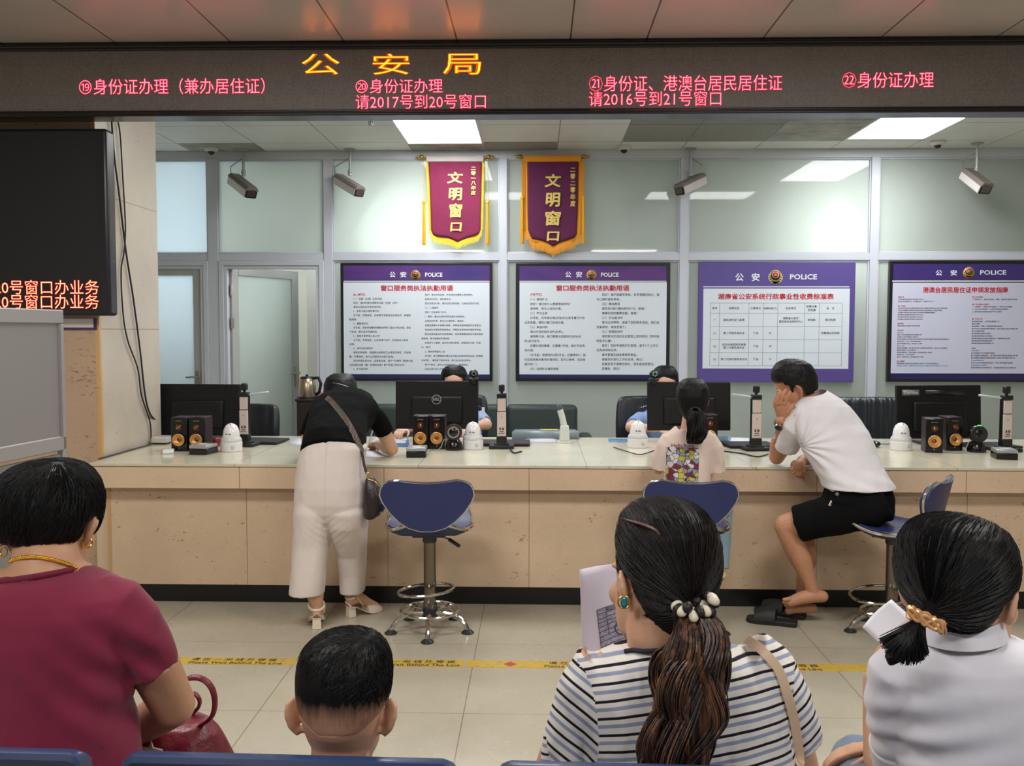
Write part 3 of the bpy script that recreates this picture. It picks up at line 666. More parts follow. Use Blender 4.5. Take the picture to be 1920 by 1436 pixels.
R4 = [(0, 'r', '居住证3项权利'), (1.1, 'k', '1、劳动就业 2、参加社会保险 3、缴存、提取和使用住房公积金'), (3.3, 'r', '居住证6项基本公共服务'), (4.4, 'k', '1、义务教育 2、基本公共就业服务 3、基本公共卫生服务'), (5.5, 'k', '4、公共文化体育服务 5、法律援助和其他法律服务'), (6.6, 'k', '6、国家及居住地规定的其他基本公共服务'), (9.9, 'r', '居住证9项便利'), (11, 'k', '◆乘坐国内航班、火车等交通运输工具'), (12.1, 'k', '◆住宿旅馆'), (13.2, 'k', '◆办理银行、保险、证券和期货等金融业务'), (14.3, 'k', '◆与内地(大陆)居民同等待遇购物、购买公园及各类文体场馆门票'), (15.4, 'k', '进行文化娱乐商旅'), (16.5, 'k', '◆在居住地办理机动车登记'), (17.6, 'k', '◆在居住地申领机动车驾驶证'), (18.7, 'k', '◆在居住地报名参加职业资格考试、申请授予职业资格'), (19.8, 'k', '◆在居住地办理生育服务登记'), (20.9, 'k', '◆国家及居住地规定的其他便利'), (23.1, 'r', '小贴士'), (24.2, 'b', '港澳台居民'), (25.3, 'k', '是“港澳居民”和“台湾居民”的统称'), (26.4, 'k', '◆“港澳居民”是指在香港、澳门特别行政区定居且不具有内地户籍'), (27.5, 'k', '◆台湾居民”是指在台湾地区定居且不具有大陆户籍的中国公民'), (28.6, 'b', '港澳台居民居住证'), (29.7, 'k', '在中华人民共和国境内居住登记、中华人民共和国港澳居民'), (30.8, 'b', '港澳台居民出入境证件'), (31.9, 'k', '包括港澳居民来往内地通行证、五年期台湾居民来往大陆通行证')]
for lines, x, adv in ((L4, 1684, 2.72), (R4, 1823, 2.95)):
    ms = {'k': MB(), 'r': MB(), 'b': MB()}
    for k, c, s in lines: tline(ms[c], s, x - k*.09, 558+k*4.15, adv, YT_, .012 if c != 'r' else .03)
    for c, m, nm in (('k', ink_i, 'body_lettering'), ('r', red_i, 'subtitle_lettering'), ('b', blue_i, 'blue_lettering')): ms[c].build(nm, m, p4, flat=True)

# ================================================================ PENNANTS
def velvet(name, c):
    return mat(name, c, .8, sheen=.1, var=.12, vscale=9, bump=.15, bscale=500)
gold_t = mat('pennant_gold_print', (232, 204, 112), .4, .15)
def pennant(label, rod, left, right, bottom, ytop, hem, cloth, trimm, fringem, hemm, chars, year, tass, fr_side, flen):
    """left/right: (y, x) down each edge; bottom: (x, y) along the foot from left to right"""
    Y = WALLY-.075
    r = empty('pennant', at((rod[0]+rod[1])/2, ytop, Y), label, 'pennant', 'award pennants')
    brass = mat('brass_finial', (196, 156, 60), .25, .9)
    mb = MB(); a, b = at(rod[0]+6, rod[2], Y), at(rod[1]-6, rod[2], Y); mb.cyl(a, b, .011); mb.build('rod', mat('rod_wood', (170, 140, 90), .5), r)
    for x, s in ((rod[0], -1), (rod[1], 1)):
        c = at(x, rod[2], Y); mb = MB(); mb.ell(c - Vector((s*.012, 0, 0)), (.022, .02, .02)); mb.ell(c + Vector((s*.016, 0, 0)), (.016, .014, .014)); mb.ell(c + Vector((s*.034, 0, 0)), (.012, .006, .006)); mb.build('finial', brass, r)
    def ex(side, y):
        for (y0, x0), (y1, x1) in zip(side, side[1:]):
            if y0 <= y <= y1: return x0+(x1-x0)*(y-y0)/(y1-y0)
        return side[-1][1]
    def foot(x):
        for (x0, y0), (x1, y1) in zip(bottom, bottom[1:]):
            if x0 <= x <= x1: return y0+(y1-y0)*(x-x0)/(x1-x0)
        return bottom[-1][1]
    def cl(nx, ny, dl, dr, df, d):
        mb = MB(); g = []
        for i in range(nx+1):
            u = i/nx; col = []
            for j in range(ny+1):
                v = j/ny; xl, xr = ex(left, ytop+(foot(bottom[0][0])-ytop)*v)-dl, ex(right, ytop+(foot(bottom[-1][0])-ytop)*v)+dr
                x = xl+(xr-xl)*u; yb = foot(min(max(x, bottom[0][0]), bottom[-1][0]))+df; y = ytop+(yb-ytop)*v
                p = at(x, y, Y-d); p.y += .006*sin(u*9+v*3)*v; col.append(mb.bm.verts.new(p))
            g.append(col)
        for i in range(nx):
            for j in range(ny): mb._f([g[i][j], g[i][j+1], g[i+1][j+1], g[i+1][j]])
        return mb
    cl(24, 24, fr_side, fr_side, fr_side*.8, .002).build('border', trimm, r, solid=.003)
    cl(24, 24, 0, 0, 0, .009).build('cloth', cloth, r, solid=.004)
    mb = MB(); a = at(hem[0], hem[2], Y); b = at(hem[1], hem[3], Y); mb.box(((a.x+b.x)/2, Y-.006, (a.z+b.z)/2), (b.x-a.x, .03, a.z-b.z)); mb.build('hem_sleeve', hemm, r, bevel=.008, seg=3)
    mb = MB(); x = bottom[0][0]-fr_side
    rnd = random.Random(3)
    while x < bottom[-1][0]+fr_side:
        xc = min(max(x, bottom[0][0]), bottom[-1][0]); y0 = foot(xc)+fr_side*.4; L = flen*(1+.25*rnd.random()); p, q = at(x, y0, Y-.006), at(x+rnd.uniform(-.5, .5), y0+L, Y-.006-rnd.random()*.006)
        mb.tube([p, q], [.0032, .0022], 5); x += 1.05
    mb.build('fringe', fringem, r)
    for side, s in ((left, -1), (right, 1)):
        y = ytop; mb = MB()
        while y < side[-1][0]:
            x0 = ex(side, y); p, q = at(x0+s*fr_side*.5, y, Y-.006), at(x0+s*(fr_side+2+rnd.random()), y+2.5, Y-.008); mb.tube([p, q], [.003, .002], 4); y += 1.3
        mb.build('fringe', fringem, r)
    for x, yt, y0, y1, wd in tass:
        mb = MB(); mb.tube([at(x, yt, Y-.01), at(x, y0, Y-.012)], .002, 5)
        rr = wd*Y/F/2; c = at(x, y0+3, Y-.012); mb.ell(c, (rr*.9, rr*.9, rr)); 
        for k in range(26):
            a = 2.4*k; q = rr*.8*sqrt((k+.5)/26); e = at(x, y1-(k % 3), Y-.012); mb.tube([c + Vector((q*cos(a)*.7, q*sin(a)*.7, 0)), Vector((e.x+q*cos(a), e.y+q*sin(a), e.z))], .0028, 5)
        mb.build('tassel', mat('tassel_gold', (232, 176, 34), .7), r)
    mb = MB()
    for ch, x0, y0, x1, y1 in chars+year:
        a, b = at(x0, y1, Y-.018), at(x1, y0, Y-.018); text(mb, ch, a, X3, Z3, b.x-a.x, b.z-a.z, .03, shear=.06)
    mb.build('lettering', gold_t, r, flat=True)
    return r
def yr(s, x, y0, y1, w):
    n = len(s); h = (y1-y0)/n; out = []
    for i, c in enumerate(s):
        f = {'一': (.42, .58), '二': (.2, .8)}.get(c, (.06, .94)); out.append((c, x-w/2, y0+h*(i+f[0]), x+w/2, y0+h*(i+f[1])))
    return out
pennant('maroon pennant with thin yellow fringe and pale hem, the one nearer the door', (788, 919, 294.5), [(303, 803), (345, 805.5), (400, 807.5), (432, 808.5)], [(303, 903.5), (350, 902.5), (430, 901)],
        [(808.5, 432), (812, 440), (820, 443.5), (840, 446), (849, 449.5), (858, 454), (866, 450), (878, 445.5), (891, 442), (898, 438), (901, 430)], 300, (799, 907, 293, 303.5),
        velvet('velvet_maroon', (122, 22, 66)), mat('trim_yellow', (232, 206, 40), .7), mat('fringe_yellow', (226, 206, 54), .7), mat('hem_pale', (196, 186, 182), .7),
        [('文', 838, 322, 868, 344), ('明', 841, 352, 867, 376), ('窗', 842.5, 381, 867, 408), ('口', 844, 417, 866, 434)], yr('二零一八年度', 887.5, 311, 366, 9.5), [(795, 298, 376, 459, 8), (914, 298, 376, 459, 8.5)], 2.2, 11)
pennant('darker maroon pennant with broad orange border and fringe, right of the other', (973, 1098, 293.5), [(303, 988.5), (400, 989), (432, 990)], [(303, 1085), (400, 1083), (430, 1081.5)],
        [(990, 432), (993, 440), (997, 447.5), (1015, 451), (1028, 456), (1037, 462.5), (1047, 456), (1060, 451.5), (1077, 446), (1081.5, 438), (1081.5, 430)], 300, (981.5, 1090.5, 291.5, 303.5),
        velvet('velvet_plum', (90, 18, 66)), mat('trim_orange', (238, 160, 28), .7), mat('fringe_orange', (236, 160, 34), .7), mat('hem_orange', (232, 150, 24), .7),
        [('文', 1021, 326, 1052, 351), ('明', 1023, 361, 1051, 388), ('窗', 1022, 395, 1052, 423), ('口', 1025, 434, 1049, 452)], yr('二零二零年度', 1074, 312, 388, 10), [(979, 300, 368, 457, 8.5), (1094, 300, 368, 457, 7)], 8.5, 14)

# ================================================================ SECURITY CAMERAS
wht = mat('camera_white', (214, 208, 204), .4); dkp = mat('camera_dark', (30, 29, 32), .2); taupe = mat('camera_taupe', (128, 116, 110), .45)
def bullet(label, xt, yt, xj, yj, rear, front, w, h, shade=True):
    b = on(xt, yt, OFFC); Y = b.y
    r = empty('security_camera', (b.x, Y, OFFC), label, 'security camera', 'box security cameras')
    j = Vector((b.x, Y, at(xj, yj, Y).z))
    st = mat('pole_grey', (176, 178, 178), .4, .3)
    mb = MB(); mb.cyl((b.x, Y, OFFC-.01), (b.x, Y, OFFC+.001), .05); mb.cyl((b.x, Y, OFFC-.005), j, .0125); mb.build('ceiling_pole', st, r)
    mb = MB(); mb.ell(j, .022); mb.cyl(j+Vector((0, 0, .02)), j-Vector((0, 0, .035)), .017); mb.build('swivel_joint', st, r)
    A = at(*rear, Y+.05); B = at(*front, Y-.17); d = (B-A); L = d.length; d.normalize(); sx = d.cross(Z3).normalized(); up = sx.cross(d)
    R = Matrix((sx, d, up)).transposed(); c = (A+B)/2
    mb = MB()
    prof = [(-w/2, -h/2*.8), (-w/2*.8, -h/2), (w/2*.8, -h/2), (w/2, -h/2*.8), (w/2, h/2*.55), (w/2*.7, h/2), (-w/2*.7, h/2), (-w/2, h/2*.55)]
    mb.prism(prof, A, sx, up, d, L); mb.build('housing', wht, r, bevel=.006)
    mb = MB(); prof2 = [(-w/2*1.04, h/2*.4), (w/2*1.04, h/2*.4), (w/2*1.04, h/2*.62), (w/2*.72, h/2*1.1), (-w/2*.72, h/2*1.1), (-w/2*1.04, h/2*.62)]
    mb.prism(prof2, A - d*.004, sx, up, d, L+.012); mb.build('sun_hood', taupe, r, bevel=.004)
    mb = MB(); mb.prism([(x*.93, z*.93) for x, z in prof], B - d*.002, sx, up, d, .008); mb.build('front_bezel', dkp, r, bevel=.003)
    mb = MB(); mb.prism([(x*.7, z*.66) for x, z in prof], B + d*.006, sx, up, d, .002); mb.build('lens_window', mat('lens_glass', (74, 66, 62), .08, coat=1), r)
    mb = MB(); mb.tube([A+d*.01, A - d*.05+Vector((0, 0, .02)), A - d*.06+Vector((0, 0, .09)), Vector((j.x, j.y, (A.z+OFFC)/2+.05)), Vector((b.x, Y+.012, j.z+.14))], .0045, 8); mb.build('cable', mat('cable_grey', (148, 148, 144), .5), r)
bullet('white box camera on a ceiling pole nearest the door, aimed right', 456, 279, 458, 323, (438, 336), (471, 362), .118, .1)
bullet('white box camera on a ceiling pole between the door and the pennants', 656, 279, 656, 322, (634, 336), (674, 360), .105, .092)
bullet('white box camera on a ceiling pole aimed left, above the price table', 1295, 278, 1295, 323, (1316, 336), (1274, 356), .105, .1)
bullet('white box camera on a ceiling pole at the far right of the office', 1833, 268, 1833, 318, (1812, 326), (1848, 354), .125, .1)
for x, y, lb_ in ((396, 281, 'small white dome camera under the ceiling beside the pillar'), (1170, 278, 'small white dome camera under the ceiling right of the pennants'), (1758, 269, 'small white dome camera under the ceiling below the right lamp')):
    p = on(x, y, OFFC-.02); r = empty('dome_camera', (p.x, p.y, OFFC), lb_, 'security camera', 'dome cameras')
    mb = MB(); mb.lathe([(.062, 0), (.064, -.012), (.052, -.03), (.03, -.036)], (p.x, p.y, OFFC)); mb.build('base', wht, r)
    mb = MB(); mb.ell((p.x, p.y, OFFC-.038), (.03, .03, .026)); mb.build('dome', dkp, r)
# ================================================================ OFFICE FURNITURE
leather = NT('black_leather'); v = leather.coord(); leather.b.inputs['Base Color'].default_value = (*lin((30, 34, 40)), 1); leather.b.inputs['Roughness'].default_value = .38
leather.bump(leather.noise(leather.coord(scale=(9, 9, 3)), 1, 4, .6), .35, .02); leather = leather.m
chrome = mat('chrome', (206, 204, 200), .12, 1.0); blkpl = mat('black_plastic', (22, 22, 24), .35); blkmt = mat('black_matt_plastic', (26, 25, 27), .6)
def office_chair(label, xl, xr, yt, Y, ribs=True):
    a, b = at(xl, yt, Y), at(xr, yt, Y); cx, wd, zt = (a.x+b.x)/2, b.x-a.x, a.z
    r = empty('office_chair', (cx, Y, 0), label, 'office chair', 'black leather office chairs')
    mb = MB(); n = 6; z0 = .47
    rr = []
    for z, k, dy in ((z0, .86, .02), (z0+.1, .94, 0), (z0+.25, 1, -.01), (zt-.1, .98, .02), (zt-.03, .93, .03), (zt, .84, .035)):
        ring = []
        for q in range(48):
            t = 2*pi*q/48; x = wd/2*k*math.copysign(abs(cos(t))**.45, cos(t)); y = .055*math.copysign(abs(sin(t))**.6, sin(t))
            y -= .008*abs(sin(x/wd*pi*n)) if y < 0 and ribs else 0
            y -= .05*(x/(wd/2))**2
            ring.append(Vector((cx+x, Y+dy+y, z)))
        rr.append(ring)
    mb.rings(rr); mb.build('backrest', leather, r, sub=1)
    mb = MB(); mb.box((cx, Y-.27, .40), (wd*.95, .5, .1)); mb.build('seat', leather, r, bevel=.035, seg=4)
    for s in (-1, 1): mb = MB(); mb.tube([(cx+s*wd*.5, Y-.02, .62), (cx+s*wd*.56, Y-.1, .68), (cx+s*wd*.56, Y-.36, .68), (cx+s*wd*.54, Y-.42, .62), (cx+s*wd*.48, Y-.4, .42)], .018); mb.build('armrest', blkpl, r)
    mb = MB(); mb.cyl((cx, Y-.25, .1), (cx, Y-.25, .36), .03); mb.build('gas_column', chrome, r)
    for k in range(5): a_ = 2*pi*k/5; mb = MB(); mb.tube([(cx, Y-.25, .11), (cx+.28*cos(a_), Y-.25+.28*sin(a_), .07)], [.025, .018]); mb.ell((cx+.28*cos(a_), Y-.25+.28*sin(a_), .03), (.03, .03, .03)); mb.build('leg', blkpl, r)
    return r
office_chair('black leather office chair half behind the leftmost monitor', 412, 527, 756, 6.9)
office_chair('black leather office chair behind the officer at the round-logo monitor', 800, 917, 738, 6.95)
office_chair('black leather office chair behind the officer facing the girl', 1153, 1290, 741, 6.95, False)
def sofa(label, xl, xr, yt, Y, m, cush, zseat=.42):
    a, b = at(xl, yt, Y), at(xr, yt, Y); x0, x1, zt = a.x, b.x, a.z
    r = empty('sofa', ((x0+x1)/2, Y, 0), label, 'sofa')
    n = cush; w_ = (x1-x0)/n
    for k in range(n):
        mb = MB(); mb.box((x0+w_*(k+.5), Y, (zt+zseat)/2), (w_-.012, .15, zt-zseat), (radians(-6), 0, 0)); o = mb.build('back_cushion', m, r, bevel=.05, seg=5)
        mb = MB(); mb.box((x0+w_*(k+.5), Y-.36, zseat-.06), (w_-.012, .56, .16)); mb.build('seat_cushion', m, r, bevel=.04, seg=4)
    mb = MB(); mb.bx((x0, Y-.62, .1), (x1, Y+.1, zseat-.13)); mb.build('base', m, r, bevel=.02)
    for x in (x0-.06, x1+.06): mb = MB(); mb.bx((x-.06, Y-.64, .1), (x+.06, Y+.1, .6)); mb.build('armrest', m, r, bevel=.04, seg=4)
    for x in (x0+.05, x1-.05):
        for y in (Y-.55, Y+.03): mb = MB(); mb.cyl((x, y, 0), (x, y, .1), .025); mb.build('leg', blkpl, r)
    return r
sofa('dark green sofa shape standing for a blurred reflection in the glass between the first two officers', 676, 1084, 757, 8.05, mat('reflection_dark_green', (40, 54, 50), .5, var=.1), 3)  # dark blurred reflection in the glass, built as a solid sofa shape
pleat = NT('pleated_black_leather'); pleat.b.inputs['Base Color'].default_value = (*lin((32, 37, 44)), 1); pleat.b.inputs['Roughness'].default_value = .34
pleat.bump(pleat.noise(pleat.coord(scale=(26, 5, 2.2)), 1, 2, .5), .7, .03)
sofa('pleated black leather sofa behind the man, left of the rightmost monitor', 1560, 1770, 744, 7.5, pleat.m, 1)
# brown cabinet with kettle by the open door
c0, c1 = at(556, 748, 7.5), at(620, 748, 7.5)
r = empty('side_cabinet', ((c0.x+c1.x)/2, 7.6, 0), 'low dark brown cabinet beside the open door carrying a kettle', 'cabinet')
brn = mat('cabinet_dark_brown', (44, 34, 32), .45, var=.15)
mb = MB(); mb.bx((c0.x, 7.5, 0), (c1.x, 7.9, c0.z-.02)); mb.build('carcass', brn, r, bevel=.004)
mb = MB(); mb.bx((c0.x-.01, 7.485, c0.z-.02), (c1.x+.01, 7.91, c0.z)); mb.build('top_board', brn, r, bevel=.004)
for k in (0, 1): mb = MB(); w2 = (c1.x-c0.x)/2; mb.bx((c0.x+w2*k+.006, 7.482, .06), (c0.x+w2*(k+1)-.006, 7.5, c0.z-.03)); d = mb.build('door', brn, r, bevel=.003); mb = MB(); mb.cyl((c0.x+w2+(-.03 if k == 0 else .03), 7.47, c0.z-.2), (c0.x+w2+(-.03 if k == 0 else .03), 7.47, c0.z-.1), .006); mb.build('knob', chrome, d)
p = at(576, 748, 7.6); p.z = c0.z; r = empty('kettle', p, 'steel electric kettle with black handle on the dark cabinet', 'kettle')
mb = MB(); mb.lathe([(.075, 0), (.078, .02), (.07, .1), (.06, .16), (.056, .165)], p); mb.build('body', mat('kettle_steel', (176, 160, 138), .25, .9), r)
mb = MB(); mb.lathe([(.058, .163), (.05, .178), (.012, .182), (.012, .195), (.0, .197)], p); mb.build('lid', blkpl, r)
mb = MB(); mb.tube([p+Vector(q) for q in ((.05, -.01, .165), (.1, -.02, .17), (.12, -.02, .12), (.105, -.02, .05), (.072, -.01, .03))], .013); mb.build('handle', blkpl, r)
mb = MB(); mb.lathe([(.085, -.0), (.085, .012), (.078, .016)], p); mb.build('base', blkpl, r)
p = at(610, 748, 7.74); p.z = c0.z; mb = MB(); mb.box(p+Vector((0, 0, .028)), (.13, .08, .055)); tag(mb.build('tissue_pack', mat('tissue_pink', (214, 160, 160), .5), None, bevel=.015, seg=3), 'small pink tissue pack on the dark cabinet right of the kettle', 'tissue pack')

# ================================================================ COUNTER EQUIPMENT
def spot(x, y): return on(x, y, ZC)
def monitor(label, xl, xr, yt, yb, Y, rz=0, tilt=4):
    a, b = at(xl, (yt+yb)/2, Y), at(xr, (yt+yb)/2, Y); t, q = at((xl+xr)/2, yt, Y), at((xl+xr)/2, yb, Y)
    cx, w_, zt, zb = (a.x+b.x)/2, b.x-a.x, t.z, q.z; h = zt-zb
    r = empty('monitor', (0, 0, 0), label, 'monitor', 'computer monitors on the counter')
    R = Euler((radians(-tilt), 0, 0)).to_matrix(); c = Vector((0, 0, (zt+zb)/2-ZC))
    mb = MB(); mb.box(c, (w_, .022, h), R); mb.build('panel', mat('monitor_shell', (15, 15, 17), .5, spec=.3), r, bevel=.007, seg=3)
    mb = MB(); mb.box(c + R @ Vector((0, -.018, -.03)), (w_*.62, .03, h*.55), R, ); mb.build('rear_housing', mat('monitor_shell', (15, 15, 17), .5, spec=.3), r, bevel=.014, seg=3)
    mb = MB(); mb.box(c + R @ Vector((0, .0125, .004)), (w_-.012, .001, h-.03), R); mb.build('screen', mat('monitor_screen', (18, 20, 26), .15), r)
    mb = MB()
    for k in range(26): mb.box(c + R @ Vector((-w_*.3+k*w_*.6/25, -.0118, h*.43)), (.003, .002, .012), R)
    mb.build('vent_slots', mat('slot_black', (10, 10, 11), .6), r)
    mb = MB(); mb.box((0, .0, (zb-ZC)/2+.08), (.085, .03, (zb-ZC)+.16)); mb.build('stand_column', blkpl, r, bevel=.006)
    mb = MB(); mb.box((0, .01, .008), (.24, .19, .016)); mb.build('stand_base', blkpl, r, bevel=.006)
    mb = MB(); mb.tube([(-.05, -.03, (zb-ZC)+.07), (-.06, -.05, (zb-ZC)), (-.03, -.02, .02), (.05, .06, .01)], .004, 8); mb.build('cable', blkmt, r)
    r.location = (cx, Y, ZC); r.rotation_euler = (0, 0, rz)
    return r, w_, h, c, R
m1 = monitor('black monitor seen from behind, nearest the pillar', 290, 453, 720, 816, 6.0, radians(-3))
m2 = monitor('black monitor with a round silver logo on its back', 742, 897, 714, 804, 5.95)
m3 = monitor('black monitor right behind the girl with the ponytail', 1213, 1370, 716, 807, 5.98, radians(2))
m4 = monitor('black monitor with a grey sticker on its back, at the right end', 1676, 1842, 722, 822, 5.95, radians(5))
def onpanel(mon, name, builder, m):
    r, w_, h, c, R = mon
    loc = r.location.copy(); rot = r.rotation_euler.copy(); r.location = (0, 0, 0); r.rotation_euler = (0, 0, 0)
    mb = MB(); builder(mb, c, R, w_, h); o = mb.build(name, m, r, flat=True); r.location = loc; r.rotation_euler = rot; return o
def logo(mb, c, R, w_, h):
    o = c + R @ Vector((-.0, -.036, .035)); n = 36
    for k in range(n):
        a, b = 2*pi*k/n, 2*pi*(k+1)/n
        mb.quad(*[o + R @ Vector((q*cos(t), 0, q*sin(t))) for q, t in ((.030, a), (.030, b), (.027, b), (.027, a))])
    text(mb, 'DELL', o + R @ Vector((-.021, 0, -.0075)), R @ X3, R @ Z3, .042, .015, .015)
onpanel(m2, 'round_logo', logo, mat('logo_silver', (188, 188, 192), .35, .3))
def stick(mb, c, R, w_, h): mb.box(c + R @ Vector((-w_*.33, -.0118, h*.36)), (w_*.2, .0012, .036), R)
onpanel(m4, 'sticker', stick, mat('sticker_grey', (112, 110, 110), .5))
def stickt(mb, c, R, w_, h): text(mb, 'ThinkVision', c + R @ Vector((-w_*.33-w_*.085, -.0131, h*.36-.009)), R @ X3, R @ Z3, w_*.17, .02, .02)
onpanel(m4, 'sticker_lettering', stickt, mat('sticker_ink', (206, 204, 204), .5))
def ledgestrip(mb, c, R, w_, h): mb.box(c + R @ Vector((.04, -.0118, h*.36)), (w_*.46, .0012, .03), R)
for mm in (m4,): onpanel(mm, 'rating_strip', ledgestrip, mat('strip_dark', (16, 16, 18), .3))

def webcam(label, x, y, Y, ring):
    p = at(x, y, Y); r = empty('webcam', p, label, 'webcam', 'webcams on monitors')
    mb = MB(); mb.box(p+Vector((0, 0, .008)), (.06, .05, .014)); mb.box(p+Vector((0, -.022, -.006)), (.03, .008, .03)); mb.cyl(p+Vector((0, 0, .01)), p+Vector((0, 0, .026)), .008); mb.build('clip', blkpl, r, bevel=.003)
    mb = MB(); mb.ell(p+Vector((0, 0, .045)), (.03, .024, .024)); mb.build('ball', blkpl, r)
    mb = MB(); mb.torus(p+Vector((.004, -.024, .045)), .013, .0025, (radians(90), 0, 0)); mb.build('ring', ring, r)
    return r
webcam('small black webcam clipped on top of the round-logo monitor', 888, 713, 5.95, chrome)
webcam('small black webcam with a green ring on the monitor behind the girl', 1226, 714, 5.98, mat('ring_green', (110, 190, 160), .4))

cop = mat('speaker_cone_copper', (236, 176, 104), .3, .45); gloss = mat('speaker_gloss_black', (16, 14, 15), .18)
mahog = mat('speaker_wood_side', (52, 34, 38), .4, var=.2)
def speaker_proto():
    r = empty('speaker', (0, 0, 0), 'x', 'speaker', 'small bookshelf speakers on the counter')
    mb = MB(); mb.bx((-.048, .004, 0), (.048, .13, .2)); mb.build('cabinet', mahog, r, bevel=.003)
    mb = MB(); mb.bx((-.048, -.008, 0), (.048, .006, .2)); mb.build('front_baffle', gloss, r, bevel=.004)
    M = (radians(90), 0, 0)
    mb = MB(); mb.lathe([(.034, 0), (.036, .003), (.033, .004), (.028, -.004), (.012, -.012), (.0, -.010)], (0, -.0212, .068), M, 36, False); mb.build('woofer', cop, r)
    mb = MB(); mb.ell((0, -.0105, .068), (.0125, .006, .0125)); mb.build('dust_cap', mat('dust_cap_bronze', (120, 84, 52), .25, .6), r)
    mb = MB(); mb.rings([[(q*cos(2*pi*k/36), y_, .068+q*sin(2*pi*k/36)) for k in range(36)] for q, y_ in ((.0385, -.007), (.0385, -.021), (.0365, -.021))], cap=False); mb.torus((0, -.021, .068), .037, .003, M); mb.build('woofer_surround', blkmt, r)
    mb = MB(); mb.lathe([(.018, 0), (.017, .003), (.011, -.002), (.008, .003), (.0, .006)], (0, -.0095, .143), M, 28, False); mb.build('tweeter', mat('tweeter_copper', (150, 104, 70), .25, .8), r)
    mb = MB(); text(mb, 'EDIFIER', (-.018, -.0095, .176), X3, Z3, .036, .006); mb.build('name_lettering', mat('speaker_print', (150, 146, 142), .4), r, flat=True)
    mb = MB(); mb.ell((0, -.009, .02), (.004, .002, .004)); mb.build('badge', chrome, r)
    return r
sp0 = speaker_proto()
spk = [(336, 846, 0, 'left speaker of the pair before the leftmost monitor'), (369, 846, 0, 'right speaker of the pair before the leftmost monitor, behind the card reader'),
       (788.5, 842, 0, 'left speaker of the pair before the round-logo monitor'), (819, 842, 0, 'right speaker of the pair before the round-logo monitor'),
       (1331, 838, 2, 'speaker mostly hidden behind the girl with the ponytail'), (1752, 849, -12, 'left speaker of the pair beside the rightmost white dome'), (1790, 845, 0, 'right speaker of the pair left of the black scanner with green light')]
for i, (x, y, rz, lab) in enumerate(spk):
    p = spot(x, y); p.y += .01
    if i == 0: sp0.location = p; sp0.rotation_euler = (0, 0, radians(rz)); sp0['label'] = lab
    else: copy_tree(sp0, p, radians(rz), lab)
dome_w = mat('dome_white', (232, 230, 232), .28, coat=.4)
def dome_proto():
    r = empty('face_camera', (0, 0, 0), 'x', 'face camera', 'white dome cameras on the counter')
    mb = MB(); mb.lathe([(.060, 0), (.063, .004), (.063, .052), (.060, .056)]); mb.build('base', dome_w, r)
    mb = MB(); mb.lathe([(.061, .054), (.061, .066), (.056, .078), (.050, .084)]); mb.build('collar', mat('dome_collar', (206, 204, 206), .3), r)
    mb = MB(); mb.lathe([(.050, .082), (.048, .104), (.044, .126), (.034, .148), (.02, .16), (.004, .165)]); mb.build('dome', dome_w, r)
    mb = MB(); mb.ell((.002, -.022, .158), (.003, .003, .004)); mb.build('pinhole', blkmt, r)
    mb = MB(); mb.bx((-.018, -.0475, .1), (-.01, -.046, .11)); mb.bx((-.004, -.048, .1), (.012, -.046, .108)); mb.build('print', mat('dome_print', (120, 112, 116), .5), r, flat=True)
    mb = MB(); mb.torus((.026, -.058, .026), .008, .0012, (radians(90), 0, radians(24))); mb.build('button', mat('dome_print', (120, 112, 116), .5), r)
    return r
d0 = dome_proto()
for i, (x, y, lab) in enumerate([(430, 847, 'white dome camera beside the leftmost speakers'), (886, 843, 'white dome camera right of the round black scanner'), (1197, 840, 'white dome camera left of the girl with the ponytail'), (1694, 845, 'white dome camera at the right end of the counter')]):
    p = spot(x, y); p.y += .04
    if i == 0: d0.location = p; d0['label'] = lab
    else: copy_tree(d0, p, 0, lab)
def doc_proto():
    r = empty('document_camera', (0, 0, 0), 'x', 'document camera', 'document cameras on the counter')
    mb = MB(); mb.bx((-.075, -.06, 0), (.075, .06, .022)); mb.bx((-.045, -.04, .022), (.045, .04, .032)); mb.build('foot', blkmt, r, bevel=.005)
    mb = MB(); mb.bx((-.031, -.026, .03), (.031, .022, .075)); mb.bx((-.029, -.012, .07), (.029, .02, .325)); mb.build('spine', blkpl, r, bevel=.003)
    al = mat('document_camera_alu', (216, 200, 194), .42, .15)
    mb = MB(); mb.bx((-.027, -.021, .072), (.027, -.01, .222)); mb.build('lower_sleeve', al, r, bevel=.003)
    mb = MB(); mb.bx((-.0255, -.019, .226), (.0255, -.01, .304)); mb.build('upper_sleeve', al, r, bevel=.003)
    mb = MB(); mb.bx((-.029, -.024, .306), (.029, .022, .334)); mb.build('head', blkpl, r, bevel=.004)
    mb = MB(); mb.cyl((.0, 0, .33), (0, 0, .35), .008); mb.box((0, 0, .366), (.036, .034, .044)); mb.build('side_camera', blkpl, r, bevel=.01, seg=3)
    mb = MB(); mb.bx((-.012, -.0225, .1), (.012, -.0208, .106)); mb.bx((-.014, -.0225, .112), (-.004, -.0208, .128)); mb.bx((.002, -.0225, .112), (.016, -.0208, .128)); mb.bx((-.018, -.0225, .09), (.018, -.0208, .094)); mb.build('print', mat('doc_print', (96, 88, 88), .5), r, flat=True)
    mb = MB(); mb.ell((0, -.0212, .19), (.003, .001, .003)); mb.build('lens', blkmt, r)
    mb = MB(); mb.box((.02, .19, .012), (.3, .23, .014)); mb.build('scan_pad', blkmt, r, bevel=.003)
    return r
dc0 = doc_proto()
arm_m = mat('document_arm_silver', (186, 192, 198), .3, .5)
